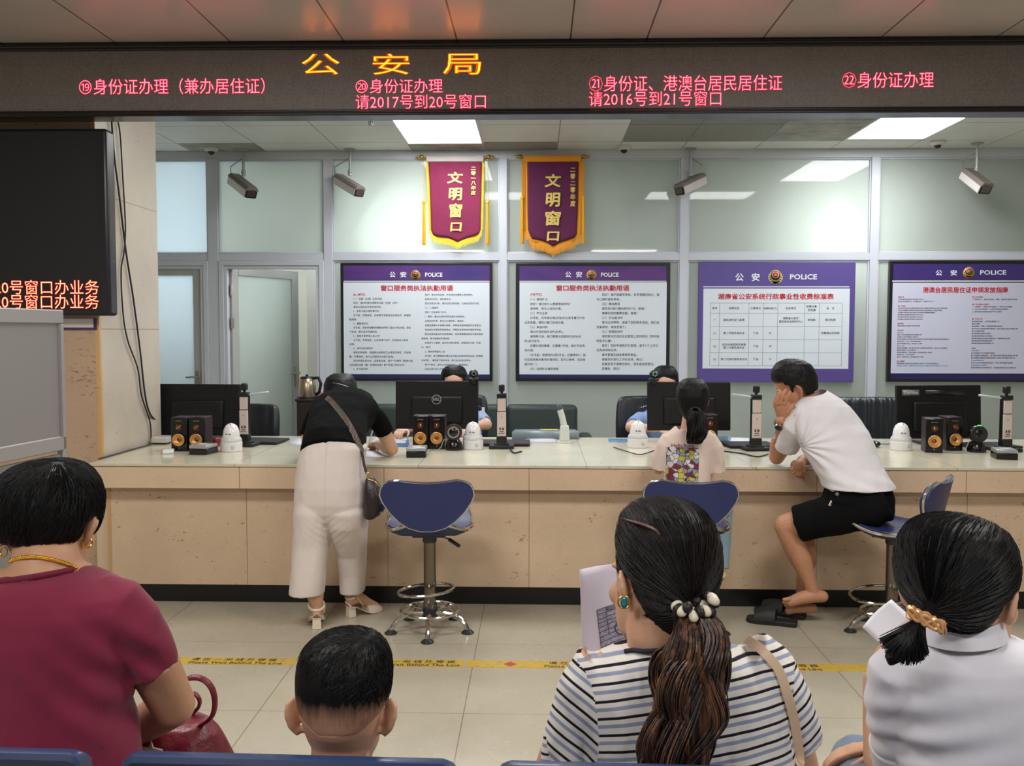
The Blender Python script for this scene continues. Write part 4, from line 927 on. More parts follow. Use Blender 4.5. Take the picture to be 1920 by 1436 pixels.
for i, (x, y, arm, rz, lab) in enumerate([(455, 838, 1, -6, 'document camera right of the leftmost monitor'), (940, 842, 0, 0, 'pale pink document camera right of the white dome and round-logo monitor'), (1420, 846, -1, 5, 'document camera left of the man leaning on his hand'), (1892, 848, -1, 8, 'document camera at the right edge above a card reader')]):
    p = spot(x, y); p.y += .05
    if i == 0: r = dc0; r.location = p; r.rotation_euler = (0, 0, radians(rz)); r['label'] = lab
    else: r = copy_tree(dc0, p, radians(rz), lab)
    if arm:
        mb = MB(); mb.box((p.x+arm*.07, p.y+.05, p.z+.322), (.13, .05, .012), (0, radians(-6*arm), radians(28*arm))); o = mb.build('arm', arm_m, r, bevel=.003)
def reader_proto():
    r = empty('card_reader', (0, 0, 0), 'x', 'card reader', 'card readers on the counter')
    mb = MB(); mb.bx((-.055, -.06, 0), (.055, .07, .034)); mb.build('base', gloss, r, bevel=.003)
    mb = MB(); mb.bx((-.055, -.062, .035), (.055, .07, .056)); mb.build('top', mat('reader_silver', (172, 172, 176), .3, .5), r, bevel=.005)
    mb = MB(); mb.box((0, 0, .0565), (.05, .04, .001)); mb.build('card_mark', mat('reader_mark', (214, 214, 218), .4), r)
    return r
rd0 = reader_proto()
for i, (x, y, rz, lab) in enumerate([(374, 853, -10, 'silver topped card reader before the leftmost speakers'), (779, 858, 3, 'silver topped card reader by the standing woman\'s elbow'), (1893, 862, -12, 'silver topped card reader at the right edge of the counter')]):
    p = spot(x, y); p.y += .06
    if i == 0: rd0.location = p; rd0.rotation_euler = (0, 0, radians(rz)); rd0['label'] = lab
    else: copy_tree(rd0, p, radians(rz), lab)
def scanner(label, x, y, facem, led):
    p = spot(x, y); p.y += .05
    r = empty('barcode_scanner', p, label, 'barcode scanner', 'round desktop scanners')
    mb = MB(); mb.lathe([(.052, 0), (.054, .01), (.048, .04), (.032, .065), (.024, .075)], p); mb.build('foot', gloss, r)
    c = p+Vector((0, 0, .108)); mb = MB(); mb.ell(c, (.05, .044, .05)); mb.build('head', gloss, r)
    mb = MB(); mb.torus(c+Vector((0, -.03, 0)), .042, .008, (radians(86), 0, 0)); mb.build('ring', blkmt, r)
    mb = MB(); mb.cyl(c+Vector((0, -.03, 0)), c+Vector((0, -.037, 0)), .038, .036, 32); mb.build('face_window', facem, r, sharp=30)
    if led: mb = MB(); mb.ell(c+Vector((.006, -.016, .047)), (.014, .008, .006)); mb.build('status_light', glow('led_green', (.05, 1, .15), 2.5), r)
    mb = MB(); mb.tube([p+Vector((-.03, -.01, .07)), p+Vector((-.06, -.03, .06)), p+Vector((-.075, -.03, .02)), p+Vector((-.09, -.07, .004)), p+Vector((-.16, -.09, .004)), p+Vector((-.2, -.05, .004))], .003, 8); mb.build('cable', mat('cable_grey', (148, 148, 144), .5), r)
scanner('round black scanner with a mirror face beside the speakers', 850, 845, mat('scanner_mirror', (214, 202, 190), .12, .7), False)
scanner('round black scanner with a green light on top, at the right end', 1838, 849, mat('scanner_dark_face', (44, 42, 46), .3), True)

def flat_sheet(name, label, cat, quad, m, z=0, grp=None, th=.0012, bend=0):
    mb = MB(); P = [spot(*q) for q in quad]
    for q in P: q.z = ZC+z
    a = [mb.bm.verts.new(q+Vector((0, 0, .0004))) for q in P]; b = [mb.bm.verts.new(q+Vector((0, 0, th))) for q in P]
    mb._f(a[::-1]); mb._f(b)
    for i in range(4): mb._f([a[i], a[(i+1) % 4], b[(i+1) % 4], b[i]])
    o = mb.build(name, m, None, flat=True); tag(o, label, cat, grp); return o
t = NT('printed_paper'); vv = t.coord(scale=(40, 90, 1)); t.l(t.ramp(t.noise(vv, 1, 3, .6), [(.5, lin((222, 226, 238))), (.58, lin((176, 182, 200)))]), t.b.inputs['Base Color']); printed = t.m
paper = mat('white_paper', (226, 228, 238), .6); bluef = mat('folder_blue', (84, 128, 176), .4); bluef2 = mat('folder_pale_blue', (150, 186, 214), .4); dkpad = mat('black_pad', (34, 34, 36), .55)
flat_sheet('paper_sheet', 'printed paper sheet left of the standing woman', 'paper', [(538, 833), (572, 834), (580, 823), (548, 822)], printed, 0, 'papers on the counter')
flat_sheet('paper_sheet', 'white form under the standing woman\'s writing hand', 'paper', [(678, 858), (722, 857), (700, 840), (672, 842)], paper, 0, 'papers on the counter')
for k, (q, m, l) in enumerate([([(688, 838), (768, 838), (766, 824), (700, 823)], bluef, 'blue folder before the first officer, bottom one'), ([(694, 830), (760, 832), (764, 822), (706, 820)], paper, 'white papers on the blue folder before the first officer')]):
    flat_sheet('document_folder', l, 'folder', q, m, .0022*k, 'folders on the counter', .002)
for k in range(4): flat_sheet('paper_sheet', ['lowest', 'second', 'third', 'topmost'][k]+' sheet of the papers left of the white lamp stand', 'paper', [(978+k*3, 828-k), (1040-k, 829-k), (1046-k*2, 821), (984+k*4, 820)], paper, .0014*k, 'papers on the counter')
flat_sheet('tray', 'grey blue tray behind the papers left of the white lamp stand', 'tray', [(960, 824), (1086, 823.5), (1078, 818.6), (966, 818.6)], mat('tray_greyblue', (128, 142, 150), .3), 0, None, .05)
flat_sheet('sticky_note', 'yellow note on the grey blue tray', 'note', [(1012, 820.6), (1046, 820.6), (1046, 819), (1012, 819)], mat('note_yellow', (226, 214, 90), .6), .052)
flat_sheet('magazine', 'flat blue magazine left of the girl\'s white dome camera', 'magazine', [(1142, 829), (1178, 830), (1180, 823), (1140, 822)], bluef, 0)
for k in range(3): flat_sheet('paper_sheet', ['lowest', 'middle', 'topmost'][k]+' sheet of the papers between the girl and the man', 'paper', [(1352+k*6, 834-k), (1404, 833-k), (1410-k*3, 822), (1362+k*5, 821)], paper, .0014*k, 'papers on the counter')
p = spot(1352, 828); mb = MB(); mb.tube([p+Vector((-.06, .06, .022)), p+Vector((.05, -.02, .022))], .02, 16); tag(mb.build('rolled_magazine', bluef2, None, sharp=60), 'rolled pale blue magazine right of the girl\'s shoulder', 'magazine')
p = spot(1640, 838); r = empty('mouse', p, 'black computer mouse behind the seated man', 'mouse')
mb = MB(); mb.ell(p+Vector((0, 0, .0205)), (.032, .052, .02)); mb.build('shell', gloss, r); mb = MB(); mb.tube([p+Vector((.0, .05, .015)), p+Vector((.06, .12, .004)), p+Vector((.2, .13, .004))], .0025, 8); mb.build('cable', mat('cable_blue', (50, 80, 150), .5), r)
# white lamp stand
p = spot(1058, 831); p.y += .03; r = empty('lamp_stand', p, 'white pillar stand with a tilted clear tip on the counter', 'scanner stand')
ww = mat('stand_white', (214, 216, 212), .3)
mb = MB(); mb.box(p+Vector((0, 0, .006)), (.085, .08, .012)); mb.build('base_plate', ww, r, bevel=.003)
mb = MB(); mb.box(p+Vector((.002, 0, .062)), (.066, .06, .1), None, .82); mb.build('body', ww, r, bevel=.008, seg=3)
mb = MB(); mb.tube([p+Vector((0, 0, .1)), p+Vector((-.012, 0, .16)), p+Vector((-.028, -.004, .212))], [.021, .02, .02], 20); mb.build('neck', ww, r)
mb = MB(); mb.tube([p+Vector((-.028, -.004, .21)), p+Vector((-.036, -.006, .236)), p+Vector((-.032, -.006, .244))], [.0195, .019, .012], 20); mb.build('tip', mat('smoked_clear', (70, 92, 98), .08, coat=1), r)
# left end clutter
p = spot(302, 832); r = empty('power_box', p, 'small white cable box at the foot of the pillar', 'socket box'); mb = MB(); mb.box(p+Vector((0, 0, .025)), (.1, .07, .036)); mb.build('body', mat('box_white', (206, 198, 192), .4), r, bevel=.005); mb = MB(); mb.bx((p.x-.05, p.y-.036, p.z+.005), (p.x+.05, p.y+.036, p.z+.01)); mb.build('rubber_edge', blkmt, r)
mb = MB(); mb.bx((p.x-.045, p.y-.03, ZC), (p.x+.045, p.y+.03, ZC+.006)); mb.build('foot', blkmt, r)
p = spot(312, 851); mb = MB(); mb.box(p+Vector((0, .03, .012)), (.06, .08, .022), (0, 0, radians(18))); tag(mb.build('adapter_plug', mat('plug_white', (232, 236, 238), .3), None, bevel=.005), 'tiny white plug adapter lying before the leftmost speakers', 'adapter')
p = spot(402, 838); mb = MB(); mb.box(p+Vector((-.01, .03, .028)), (.06, .07, .056)); tag(mb.build('ink_box', mat('ink_red', (150, 30, 50), .4), None, bevel=.012, seg=3), 'small red box between the leftmost speakers and white dome', 'box')
def cable(name, label, pts, rad, m=blkmt):
    mb = MB(); P = [Vector(q) for q in pts]; out = []
    for i in range(len(P)-1):
        p0, p1, p2, p3 = P[max(i-1, 0)], P[i], P[i+1], P[min(i+2, len(P)-1)]
        for k in range(8):
            u = k/8; out.append(.5*((2*p1)+(p2-p0)*u+(2*p0-5*p1+4*p2-p3)*u*u+(3*p1-p0-3*p2+p3)*u**3))
    out.append(P[-1]); mb.tube(out, rad, 8); return tag(mb.build(name, m, None), label, 'cable')
pw = lambda x, y: onX(x, y, PX+.012)
cable('wall_cable', 'black cable hanging down the pillar side, the one ending at the monitor', [pw(209, 222), pw(214, 290), pw(224, 370), pw(236, 470), pw(250, 560), pw(263, 660), pw(272, 740), pw(281, 775), at(294, 790, 5.9)], .0055)
cable('wall_cable', 'thin black cable bowed along the pillar side down to the counter', [pw(219, 222), pw(225, 250), pw(230, 330), pw(235, 420), pw(233, 470), pw(227, 510), pw(231, 590), pw(240, 640), pw(258, 690), pw(265, 740), pw(281, 790), pw(284, 826), on(291, 832, ZC+.006)], .0045)
cable('counter_cable', 'grey cable lying along the foot of the pillar on the counter', [on(186, 860, ZC+.005), on(215, 852, ZC+.005), on(250, 842, ZC+.005), on(285, 833, ZC+.005)], .005, mat('cable_dark_grey', (74, 70, 68), .5))
cable('counter_cable', 'black cable end lying right of the pale pink document camera', [on(957, 843, ZC+.006), on(960, 846, ZC+.006), on(965, 849, ZC+.005), on(978, 846, ZC+.005)], .0045)
cable('counter_cable', 'black cable in front of the document camera by the man', [on(1352, 845, ZC+.005), on(1390, 850, ZC+.005), on(1420, 856, ZC+.005), on(1440, 851, ZC+.005)], .004)
cable('scanner_cable', 'black cable crossing before the girl\'s white dome camera', [on(1150, 838, ZC+.006), on(1175, 846, ZC+.006), on(1200, 852, ZC+.006), on(1222, 846, ZC+.006), on(1240, 840, ZC+.006)], .003)
# grey whiteboard stand in front of the pillar
A, B = at(0, 870, 2.93), at(126, 842, 3.29)
ux = (Vector((B.x, B.y, 0))-Vector((A.x, A.y, 0))).normalized(); nrm = ux.cross(Z3); bz = (A.z+B.z)/2; tz = at(122, 581, 3.29).z
r = empty('whiteboard_stand', (B.x-.5*ux.x, B.y-.5*ux.y, 0), 'grey metal display board on a frame, left of the seated woman in maroon', 'display board')
gm = mat('board_grey', (142, 138, 138), .45); gf = mat('board_frame_grey', (158, 154, 154), .4)
O = Vector((B.x, B.y, 0)); Wd = 1.25; Rm = Matrix((ux, -nrm, Z3)).transposed()
def bb(mb, u0, u1, z0, z1, d0, d1): mb.box(O + ux*(-(u0+u1)/2) - nrm*((d0+d1)/2) + Z3*((z0+z1)/2), (abs(u1-u0), abs(d1-d0), abs(z1-z0)), Rm)
mb = MB(); bb(mb, .03, Wd, bz+.045, tz-.045, .005, .018); mb.build('panel', gm, r)
for z0, z1 in ((tz-.05, tz), (bz, bz+.052)): mb = MB(); bb(mb, 0, Wd, z0, z1, 0, .026); mb.build('frame_rail', gf, r, bevel=.004)
for u in (0, Wd-.022): mb = MB(); bb(mb, u, u+.022, .05, tz-.05, 0, .026); mb.build('upright', gf, r, bevel=.004)
mb = MB(); bb(mb, .022, .034, bz+.05, tz-.05, -.001, .02); mb.build('edge_strip', mat('board_strip', (128, 120, 122), .5), r)
mb = MB(); bb(mb, .03, Wd, .55, bz-.012, .006, .018); mb.build('lower_panel', mat('board_lower', (132, 130, 128), .5), r)
for u in (0, Wd-.03):
    mb = MB(); q = O - ux*u; mb.box(q+Z3*.03 - nrm*.01, (.04, .5, .04), Rm); mb.build('foot', gf, r, bevel=.004)
# ================================================================ BAR STOOLS AND BENCH
blue_v = mat('stool_blue_vinyl', (38, 48, 98), .42, bump=.12, bscale=350)
def stool_proto():
    r = empty('bar_stool', (0, 0, 0), 'x', 'bar stool', 'blue bar stools at the counter')
    prof = [(0, .03), (.015, .085), (.045, .13), (.09, .175), (.14, .208), (.172, .22), (.2, .216), (.225, .202), (.24, .176), (.247, .14)]
    zb = .535
    def bp(x, z, d=0): return Vector((x, -.185 - .10*(z/.25)*.55 + .7*x*x + d, zb+z))
    nx = 14
    def grid(d, k=1.0):
        out = []
        for z, hw in prof: out.append([bp(hw*k*(2*i/nx-1), z + (.012*(1-abs(2*i/nx-1)**2)*-1 if z > .23 else 0), d) for i in range(nx+1)])
        return out
    mb = MB()
    for d, flip in ((-.016, 0), (.016, 1)):
        g = [[mb.bm.verts.new(p) for p in row] for row in grid(d)]
        for a, b in zip(g, g[1:]):
            for i in range(nx): mb._f([a[i], a[i+1], b[i+1], b[i]])
        if not flip: g0 = g
    edge = lambda g: [row[0] for row in g][::-1] + g[0][1:-1] + [row[-1] for row in g] + g[-1][1:-1][::-1]
    e0, e1 = edge(g0), edge(g)
    for i in range(len(e0)): j = (i+1) % len(e0); mb._f([e0[i], e0[j], e1[j], e1[i]])
    mb.build('backrest', blue_v, r)
    g = grid(0, 1.004); loop = [row[0] for row in g][::-1] + g[0][1:-1] + [row[-1] for row in g] + g[-1][1:-1][::-1]
    mb = MB(); mb.tube(loop, .0075, 8, closed=True); mb.build('back_rim', chrome, r)
    def sz(x, y): return .515 + (.06*((min(y, .19)+.02)/.2)**2 if y > -.02 else 0) + (.045*((-y-.08)/.1)**2 if y < -.08 else 0) - .3*max(0, y-.19) + .012*(abs(x)/.2)**2
    def sp(rr, t, dz=0):
        ct, st = cos(t), sin(t); k = 1/(abs(ct)**3+abs(st)**3)**(1/3)
        x, y = rr*k*ct*(.208 if st > -.2 else .208-.075*(-st-.2)), rr*k*st*(.245 if st > 0 else .195)
        return Vector((x, y, sz(x, y)+dz))
    N = 40
    mb = MB(); mb.rings([[sp(q, 2*pi*i/N, .02-.012*q**4) for i in range(N)] for q in (.02, .3, .6, .85, .97)] + [[sp(1, 2*pi*i/N, 0) for i in range(N)]] + [[sp(q, 2*pi*i/N, d) for i in range(N)] for q, d in ((.97, -.018), (.8, -.03), (.4, -.034), (.02, -.034))]); mb.build('seat', blue_v, r)
    mb = MB(); mb.tube([sp(1.01, 2*pi*i/N, -.004) for i in range(N)], .0095, 8, closed=True); mb.build('seat_rim', chrome, r)
    mb = MB(); mb.box((0, 0, .484), (.16, .16, .014)); mb.cyl((0, 0, .44), (0, 0, .49), .035); mb.build('seat_plate', mat('stool_plate', (70, 70, 74), .4, .6), r, bevel=.004)
    mb = MB(); mb.lathe([(.030, .12), (.030, .45), (.033, .455), (.033, .47), (.03, .48)]); mb.lathe([(.034, .1), (.034, .13), (.031, .14)]); mb.build('column', mat('stool_column', (128, 120, 110), .24, .95), r)
    mb = MB(); mb.lathe([(.02, .055), (.04, .07), (.038, .11), (.03, .12)]); mb.build('hub', mat('stool_hub', (60, 60, 62), .4, .6), r)
    mb = MB(); mb.tube([(.03, 0, .475), (.1, -.02, .455)], .005, 8); mb.build('lever', chrome, r)
    mb = MB(); mb.tube([(.095, -.018, .457), (.15, -.035, .425)], .009, 10); mb.build('lever_grip', blkpl, r)
    mb = MB(); mb.torus((0, 0, .098), .143, .008); mb.build('base_ring', chrome, r)
    mb = MB(); mb.torus((-.022, .05, .185), .14, .008, (radians(-3), radians(-5), 0)); mb.build('foot_rest', chrome, r)
    for k in range(5):
        a = radians(-90+72*k); c, s_ = cos(a), sin(a)
        mb = MB(); mb.tube([(q*c, q*s_, z) for q, z in ((.02, .085), (.07, .09), (.12, .085), (.16, .066), (.188, .036), (.198, .012))], .0125, 10); l = mb.build('leg', chrome, r)
        mb = MB(); mb.lathe([(.03, 0), (.031, .005), (.022, .012), (.012, .02)], (.198*c, .198*s_, 0)); mb.build('foot_pad', mat('stool_hub', (60, 60, 62), .4, .6), l)
    return r
st0 = stool_proto()
s1 = at(806, 1080, 4.54); st0.location = (s1.x, 4.54, 0); st0.rotation_euler = (0, 0, radians(3)); st0['label'] = 'empty blue bar stool right of the standing woman'
s2 = (.735, 4.575, 0); s3 = at(1673, 1060, 4.57)
copy_tree(st0, s2, radians(-2), 'blue bar stool carrying the girl with the ponytail')
copy_tree(st0, (s3.x, 4.57, 0), radians(54), 'blue bar stool carrying the man in black shorts')

bench_m = mat('bench_blue', (28, 48, 90), .38, coat=.2)
BZ = .864
A, B = on(235, 1410, BZ), on(935, 1428, BZ); ux = Vector((B.x-A.x, B.y-A.y, 0)); pitch_ = ux.length; ux.normalize(); uy = Z3.cross(ux)
W_ = (on(855, 1424, BZ)-A).length
r = empty('waiting_bench', (A.x+ux.x*.3, A.y, 0), 'row of blue waiting seats whose back tops edge the foot of the picture', 'bench')
Rb = Matrix((ux, uy, Z3)).transposed()
stl = mat('bench_steel', (120, 122, 126), .35, .7)
for k in (-1, 0, 1, 2):
    o = Vector((A.x, A.y, 0)) + ux*(pitch_*k)
    prof = [(.0, BZ-.028), (-.016, BZ-.008), (-.012, BZ), (.004, BZ+.001), (.02, BZ-.008), (.024, BZ-.03), (.026, BZ-.14), (.03, BZ-.3), (.04, .5), (.07, .435), (.12, .41), (.3, .415), (.5, .43), (.54, .425), (.555, .41), (.545, .40), (.5, .412), (.3, .398), (.115, .396), (.055, .425), (.022, .5), (.014, BZ-.3), (.01, BZ-.14), (.006, BZ-.04)]
    mb = MB()
    def rr(u, ins):
        cz = .62
        out = []
        for y, z in prof:
            zz = z; 
            if ins and z > BZ-.06: zz = z-ins*.6
            out.append(o + ux*u + uy*y + Z3*zz)
        return out
    mb.rings([rr(0, .018), rr(.006, .008), rr(.018, 0), rr(W_/2, 0), rr(W_-.018, 0), rr(W_-.006, .008), rr(W_, .018)])
    mb.build('seat_shell', bench_m, r)
o = Vector((A.x, A.y, 0))
mb = MB(); mb.box(o + ux*(pitch_*1.5-pitch_*.5+.1) + uy*.3 + Z3*.35, (pitch_*4.1, .07, .07), Rb); mb.build('beam', stl, r, bevel=.004)
for k in (-.8, 2.8):
    mb = MB(); q = o + ux*(pitch_*k) + uy*.3; mb.box(q+Z3*.19, (.05, .06, .33), Rb); mb.box(q+Z3*.02, (.06, .5, .04), Rb); mb.build('leg', stl, r, bevel=.006)
# ================================================================ PEOPLE
from mathutils import noise as MN
from mathutils.bvhtree import BVHTree
def skin(name, c, var=.05):
    t = NT(name); b = t.b; cc = lin(c); v = t.coord()
    t.l(t.ramp(t.noise(v, 14, 4, .6), [(.3, tuple(x*(1-var) for x in cc)), (.7, tuple(min(1, x*(1+var)) for x in cc))]), b.inputs['Base Color'])
    b.inputs['Roughness'].default_value = .5; b.inputs['Specular IOR Level'].default_value = .35
    b.inputs['Subsurface Weight'].default_value = .12; b.inputs['Subsurface Radius'].default_value = (.010, .004, .002); b.inputs['Subsurface Scale'].default_value = 1
    t.bump(t.noise(v, 500, 2), .08, .001)
    return t.m
def hairm(name, c, c2=None, scale=(170, 170, 7), rough=.5, grad=None, cen=None):
    t = NT(name); v = t.coord(scale=scale)
    if cen is not None:
        tc = t.n('ShaderNodeTexCoord'); sp = t.n('ShaderNodeSeparateXYZ'); t.l(tc.outputs['Object'], sp.inputs[0])
        dx = t.n('ShaderNodeMath', _operation='SUBTRACT', i1=cen[0]); t.l(sp.outputs[0], dx.inputs[0]); dy = t.n('ShaderNodeMath', _operation='SUBTRACT', i0=cen[1]); t.l(sp.outputs[1], dy.inputs[1])
        an = t.n('ShaderNodeMath', _operation='ARCTAN2'); t.l(dx.outputs[0], an.inputs[0]); t.l(dy.outputs[0], an.inputs[1])
        aa = t.n('ShaderNodeMath', _operation='MULTIPLY', i1=26.0); t.l(an.outputs[0], aa.inputs[0]); zz = t.n('ShaderNodeMath', _operation='MULTIPLY', i1=9.0); t.l(sp.outputs[2], zz.inputs[0])
        cb = t.n('ShaderNodeCombineXYZ'); t.l(aa.outputs[0], cb.inputs[0]); t.l(zz.outputs[0], cb.inputs[1]); v = cb.outputs[0]
    n = t.noise(v, 1, 4, .6); a = lin(c); b_ = lin(c2) if c2 else tuple(x*2.2 for x in a)
    col = t.ramp(n, [(.3, a), (.75, b_)])
    if grad:
        zc, z1, cg = grad
        tc = t.n('ShaderNodeTexCoord'); sp = t.n('ShaderNodeSeparateXYZ'); t.l(tc.outputs['Object'], sp.inputs[0])
        nz = t.noise(t.coord(scale=(90, 90, 14)), 1, 3, .6)
        ad = t.n('ShaderNodeMath', _operation='MULTIPLY_ADD', i1=.035); t.l(nz, ad.inputs[0]); t.l(sp.outputs[2], ad.inputs[2])
        mr = t.n('ShaderNodeMapRange'); mr.inputs[1].default_value = zc+.017; mr.inputs[2].default_value = z1+.017; t.l(ad.outputs[0], mr.inputs[0])
        col = t.mix(mr.outputs[0], lin(cg), col)
    t.l(col, t.b.inputs['Base Color']); t.b.inputs['Roughness'].default_value = rough; t.b.inputs['Specular IOR Level'].default_value = .22
    t.bump(n, .35, .003)
    return t.m
def fabric(name, c, var=.05, rough=.8, sheen=.15, spec=.25):
    t = NT(name); v = t.coord(); cc = lin(c)
    t.l(t.ramp(t.noise(v, 7, 4, .6), [(.3, tuple(x*(1-var) for x in cc)), (.7, tuple(min(1, x*(1+var)) for x in cc))]), t.b.inputs['Base Color'])
    t.b.inputs['Roughness'].default_value = rough; t.b.inputs['Specular IOR Level'].default_value = spec; t.b.inputs['Sheen Weight'].default_value = sheen
    t.bump(t.noise(v, 700, 2), .12, .001)
    return t.m
def folds(amp, freq, d=(1, 1, 1), seed=0):
    d = Vector(d); s = Vector((seed*7.1, seed*3.3, seed*1.7))
    return lambda co: amp*(MN.noise(Vector((co.x*d.x, co.y*d.y, co.z*d.z))*freq+s) + .5*MN.noise(Vector((co.x*d.x, co.y*d.y, co.z*d.z))*freq*2.3+s))
sk_tan = skin('skin_tan', (196, 148, 116)); sk_mid = skin('skin_mid', (206, 160, 130)); sk_fair = skin('skin_fair', (222, 178, 154)); sk_man = skin('skin_man', (188, 136, 106)); sk_boy = skin('skin_boy', (206, 156, 124))
hair_k = hairm('hair_black', (9, 8, 9), (18, 17, 19)); hair_k2 = hairm('hair_blackbrown', (11, 9, 9), (22, 18, 18))
HP = [(-.115, .018, .078, .045), (-.105, .036, .09, .02), (-.09, .05, .094, 0), (-.07, .06, .096, -.03), (-.045, .066, .094, -.06), (-.02, .0695, .09, -.08), (0, .0715, .088, -.09), (.03, .0745, .092, -.097), (.055, .0755, .09, -.1), (.08, .069, .078, -.092), (.1, .05, .052, -.068), (.112, .025, .02, -.035), (.1155, .004, -.003, -.012)]
def headM(c, yaw=0, down=0, roll=0, s=1.0):
    return Matrix.Translation(c) @ Matrix.Rotation(radians(yaw), 4, 'Z') @ Matrix.Rotation(radians(-down), 4, 'X') @ Matrix.Rotation(radians(roll), 4, 'Y') @ Matrix.Scale(s, 4)
def head(mb, M, face=True, ears=True, earout=0, wide=1.0, earscale=1.0):
    rr = []
    for z, hw, f, b in HP:
        cy, hy = (f+b)/2, (f-b)/2
        rr.append([M @ Vector((wide*hw*math.copysign(abs(cos(t))**.92, cos(t)), cy+hy*math.copysign(abs(sin(t))**.92, sin(t)), z)) for t in (2*pi*k/40 for k in range(40))])
    mb.rings(rr); R = M.to_3x3(); s = R.col[0].length; Rn = R.normalized() if hasattr(R, 'normalized') else R
    Rn = Matrix((R.col[0]/s, R.col[1]/s, R.col[2]/s)).transposed()
    E = lambda p, r, rot=None: mb.ell(M @ Vector(p), tuple(q*s for q in r), Rn @ (Euler(rot).to_matrix() if rot else Matrix.Identity(3)), 16, 10)
    if face:
        mb.tube([M @ Vector(p) for p in ((0, .084, .012), (0, .098, -.012), (0, .109, -.034), (0, .102, -.046))], [.007*s, .0085*s, .0115*s, .008*s], 12)
        for q in (-1, 1):
            E((q*.011, .1, -.04), (.008, .01, .007)); E((q*.032, .083, .017), (.022, .012, .007)); E((q*.031, .079, 0), (.0135, .012, .0085)); E((q*.042, .066, -.03), (.022, .024, .022))
        E((0, .095, -.063), (.022, .008, .005)); E((0, .094, -.072), (.018, .009, .006)); E((0, .085, -.1), (.02, .014, .014))
    if ears:
        for q in (-1, 1):
            ek = .82*earscale
            A = Euler((radians(-8), radians(q*(6+earout*.7)), radians(q*(24+earout)))).to_matrix()
            c = Vector((q*(.0765*wide+earout*.0003), -.008, -.008))
            pts = [M @ (c + A @ Vector((q*dx, dy, dz))*ek) for dx, dy, dz in ((.002, .012, -.026), (.006, .002, -.034), (.009, -.012, -.02), (.011, -.02, .004), (.011, -.018, .022), (.008, -.004, .033), (.003, .012, .026))]
            mb.tube(pts, [.0062*s, .0066*s, .006*s, .0056*s, .0056*s, .0054*s, .005*s], 10)
            mb.ell(M @ (c + A @ Vector((q*.003, -.004, .002))), (.0045*s, .017*s*ek, .027*s*ek), Rn @ A, 16, 10)
def cutmesh(o, keepf, relax=6):
    bm = bmesh.new(); bm.from_mesh(o.data); bmesh.ops.delete(bm, geom=[v for v in bm.verts if not keepf(v.co)], context='VERTS')
    for _ in range(relax):
        mv = {}
        for v in bm.verts:
            nb = [e.other_vert(v).co for e in v.link_edges if e.is_boundary]
            if len(nb) == 2: mv[v] = v.co*.4 + (nb[0]+nb[1])*.3
        for v, c in mv.items(): v.co = c
    bm.to_mesh(o.data); bm.free(); return o
def surf(objs, x, y, off=.004):
    if not isinstance(objs, (list, tuple)): objs = [objs]
    d = ray(x, y).normalized(); o = Vector((0, 0, H)); best = None
    for ob in objs:
        if ob.name not in _bv:
            me = ob.data; _bv[ob.name] = BVHTree.FromPolygons([v.co for v in me.vertices], [p.vertices for p in me.polygons])
        h = _bv[ob.name].ray_cast(o, d)
        if h[0] is not None and (best is None or h[3] < best[0]): best = (h[3], h[0], h[1])
    if best is None: return None
    n = best[2] if best[2].dot(d) < 0 else -best[2]
    return best[1] + n*off
_bv = {}
def tuck(body, garment, deep=.03, gap=.004, inv=None, skip=None):
    """draws the body in where it would show through a garment or hair lying over it"""
    me = garment.data; bv = BVHTree.FromPolygons([v.co for v in me.vertices], [p.vertices for p in me.polygons])
    new = []
    for v in body.data.vertices:
        co, n = v.co, v.normal
        if skip is not None and skip(co): new.append((co.x, co.y, co.z)); continue
        if inv is not None:
            q = inv @ co
            if q.z < -.055 or (abs(q.x) > .058 and -.05 < q.y < .035 and -.055 < q.z < .034): new.append((co.x, co.y, co.z)); continue
        h = bv.ray_cast(co + n*gap, -n, deep+gap)
        c = co
        if h[0] is not None and h[1].dot(n) > (.6 if inv is None else .3): c = h[0] - n*gap
        new.append((c.x, c.y, c.z))
    body.data.vertices.foreach_set('co', [q for c in new for q in c]); body.data.update(); _bv.pop(body.name, None)
def spline(P, k=6):
    P = [Vector(p) for p in P if p is not None]; out = []
    for i in range(len(P)-1):
        p0, p1, p2, p3 = P[max(i-1, 0)], P[i], P[i+1], P[min(i+2, len(P)-1)]
        for j in range(k):
            u = j/k; out.append(.5*((2*p1)+(p2-p0)*u+(2*p0-5*p1+4*p2-p3)*u*u+(3*p1-p0-3*p2+p3)*u**3))
    return out+[P[-1]]
def band(objs, pix, width, m, name, parent, off=.006, th=.004):
    pts = spline([surf(objs, *q, off) for q in pix]); mb = MB(); mb.tube(pts, [(th, width/2)]*len(pts), 10)
    # flat band: orient by hand so that its broad side lies on the surface
    return mb, pts
def strap(objs, pix, width, m, name, parent, off=.005, th=.0025, extra=()):
    pts = spline([surf(objs, *q, off) if len(q) == 2 else at(*q) for q in pix] + list(extra)); mb = MB(); rr = []
    for i, p in enumerate(pts):
        t = (pts[min(i+1, len(pts)-1)]-pts[max(i-1, 0)]).normalized(); vdir = (Vector((0, 0, H))-p).normalized(); s = t.cross(vdir).normalized(); n = s.cross(t)
        rr.append([p+s*width/2+n*th, p-s*width/2+n*th, p-s*width/2-n*th, p+s*width/2-n*th])
    mb.rings(rr); return mb.build(name, m, parent, bevel=.0008, sharp=50)
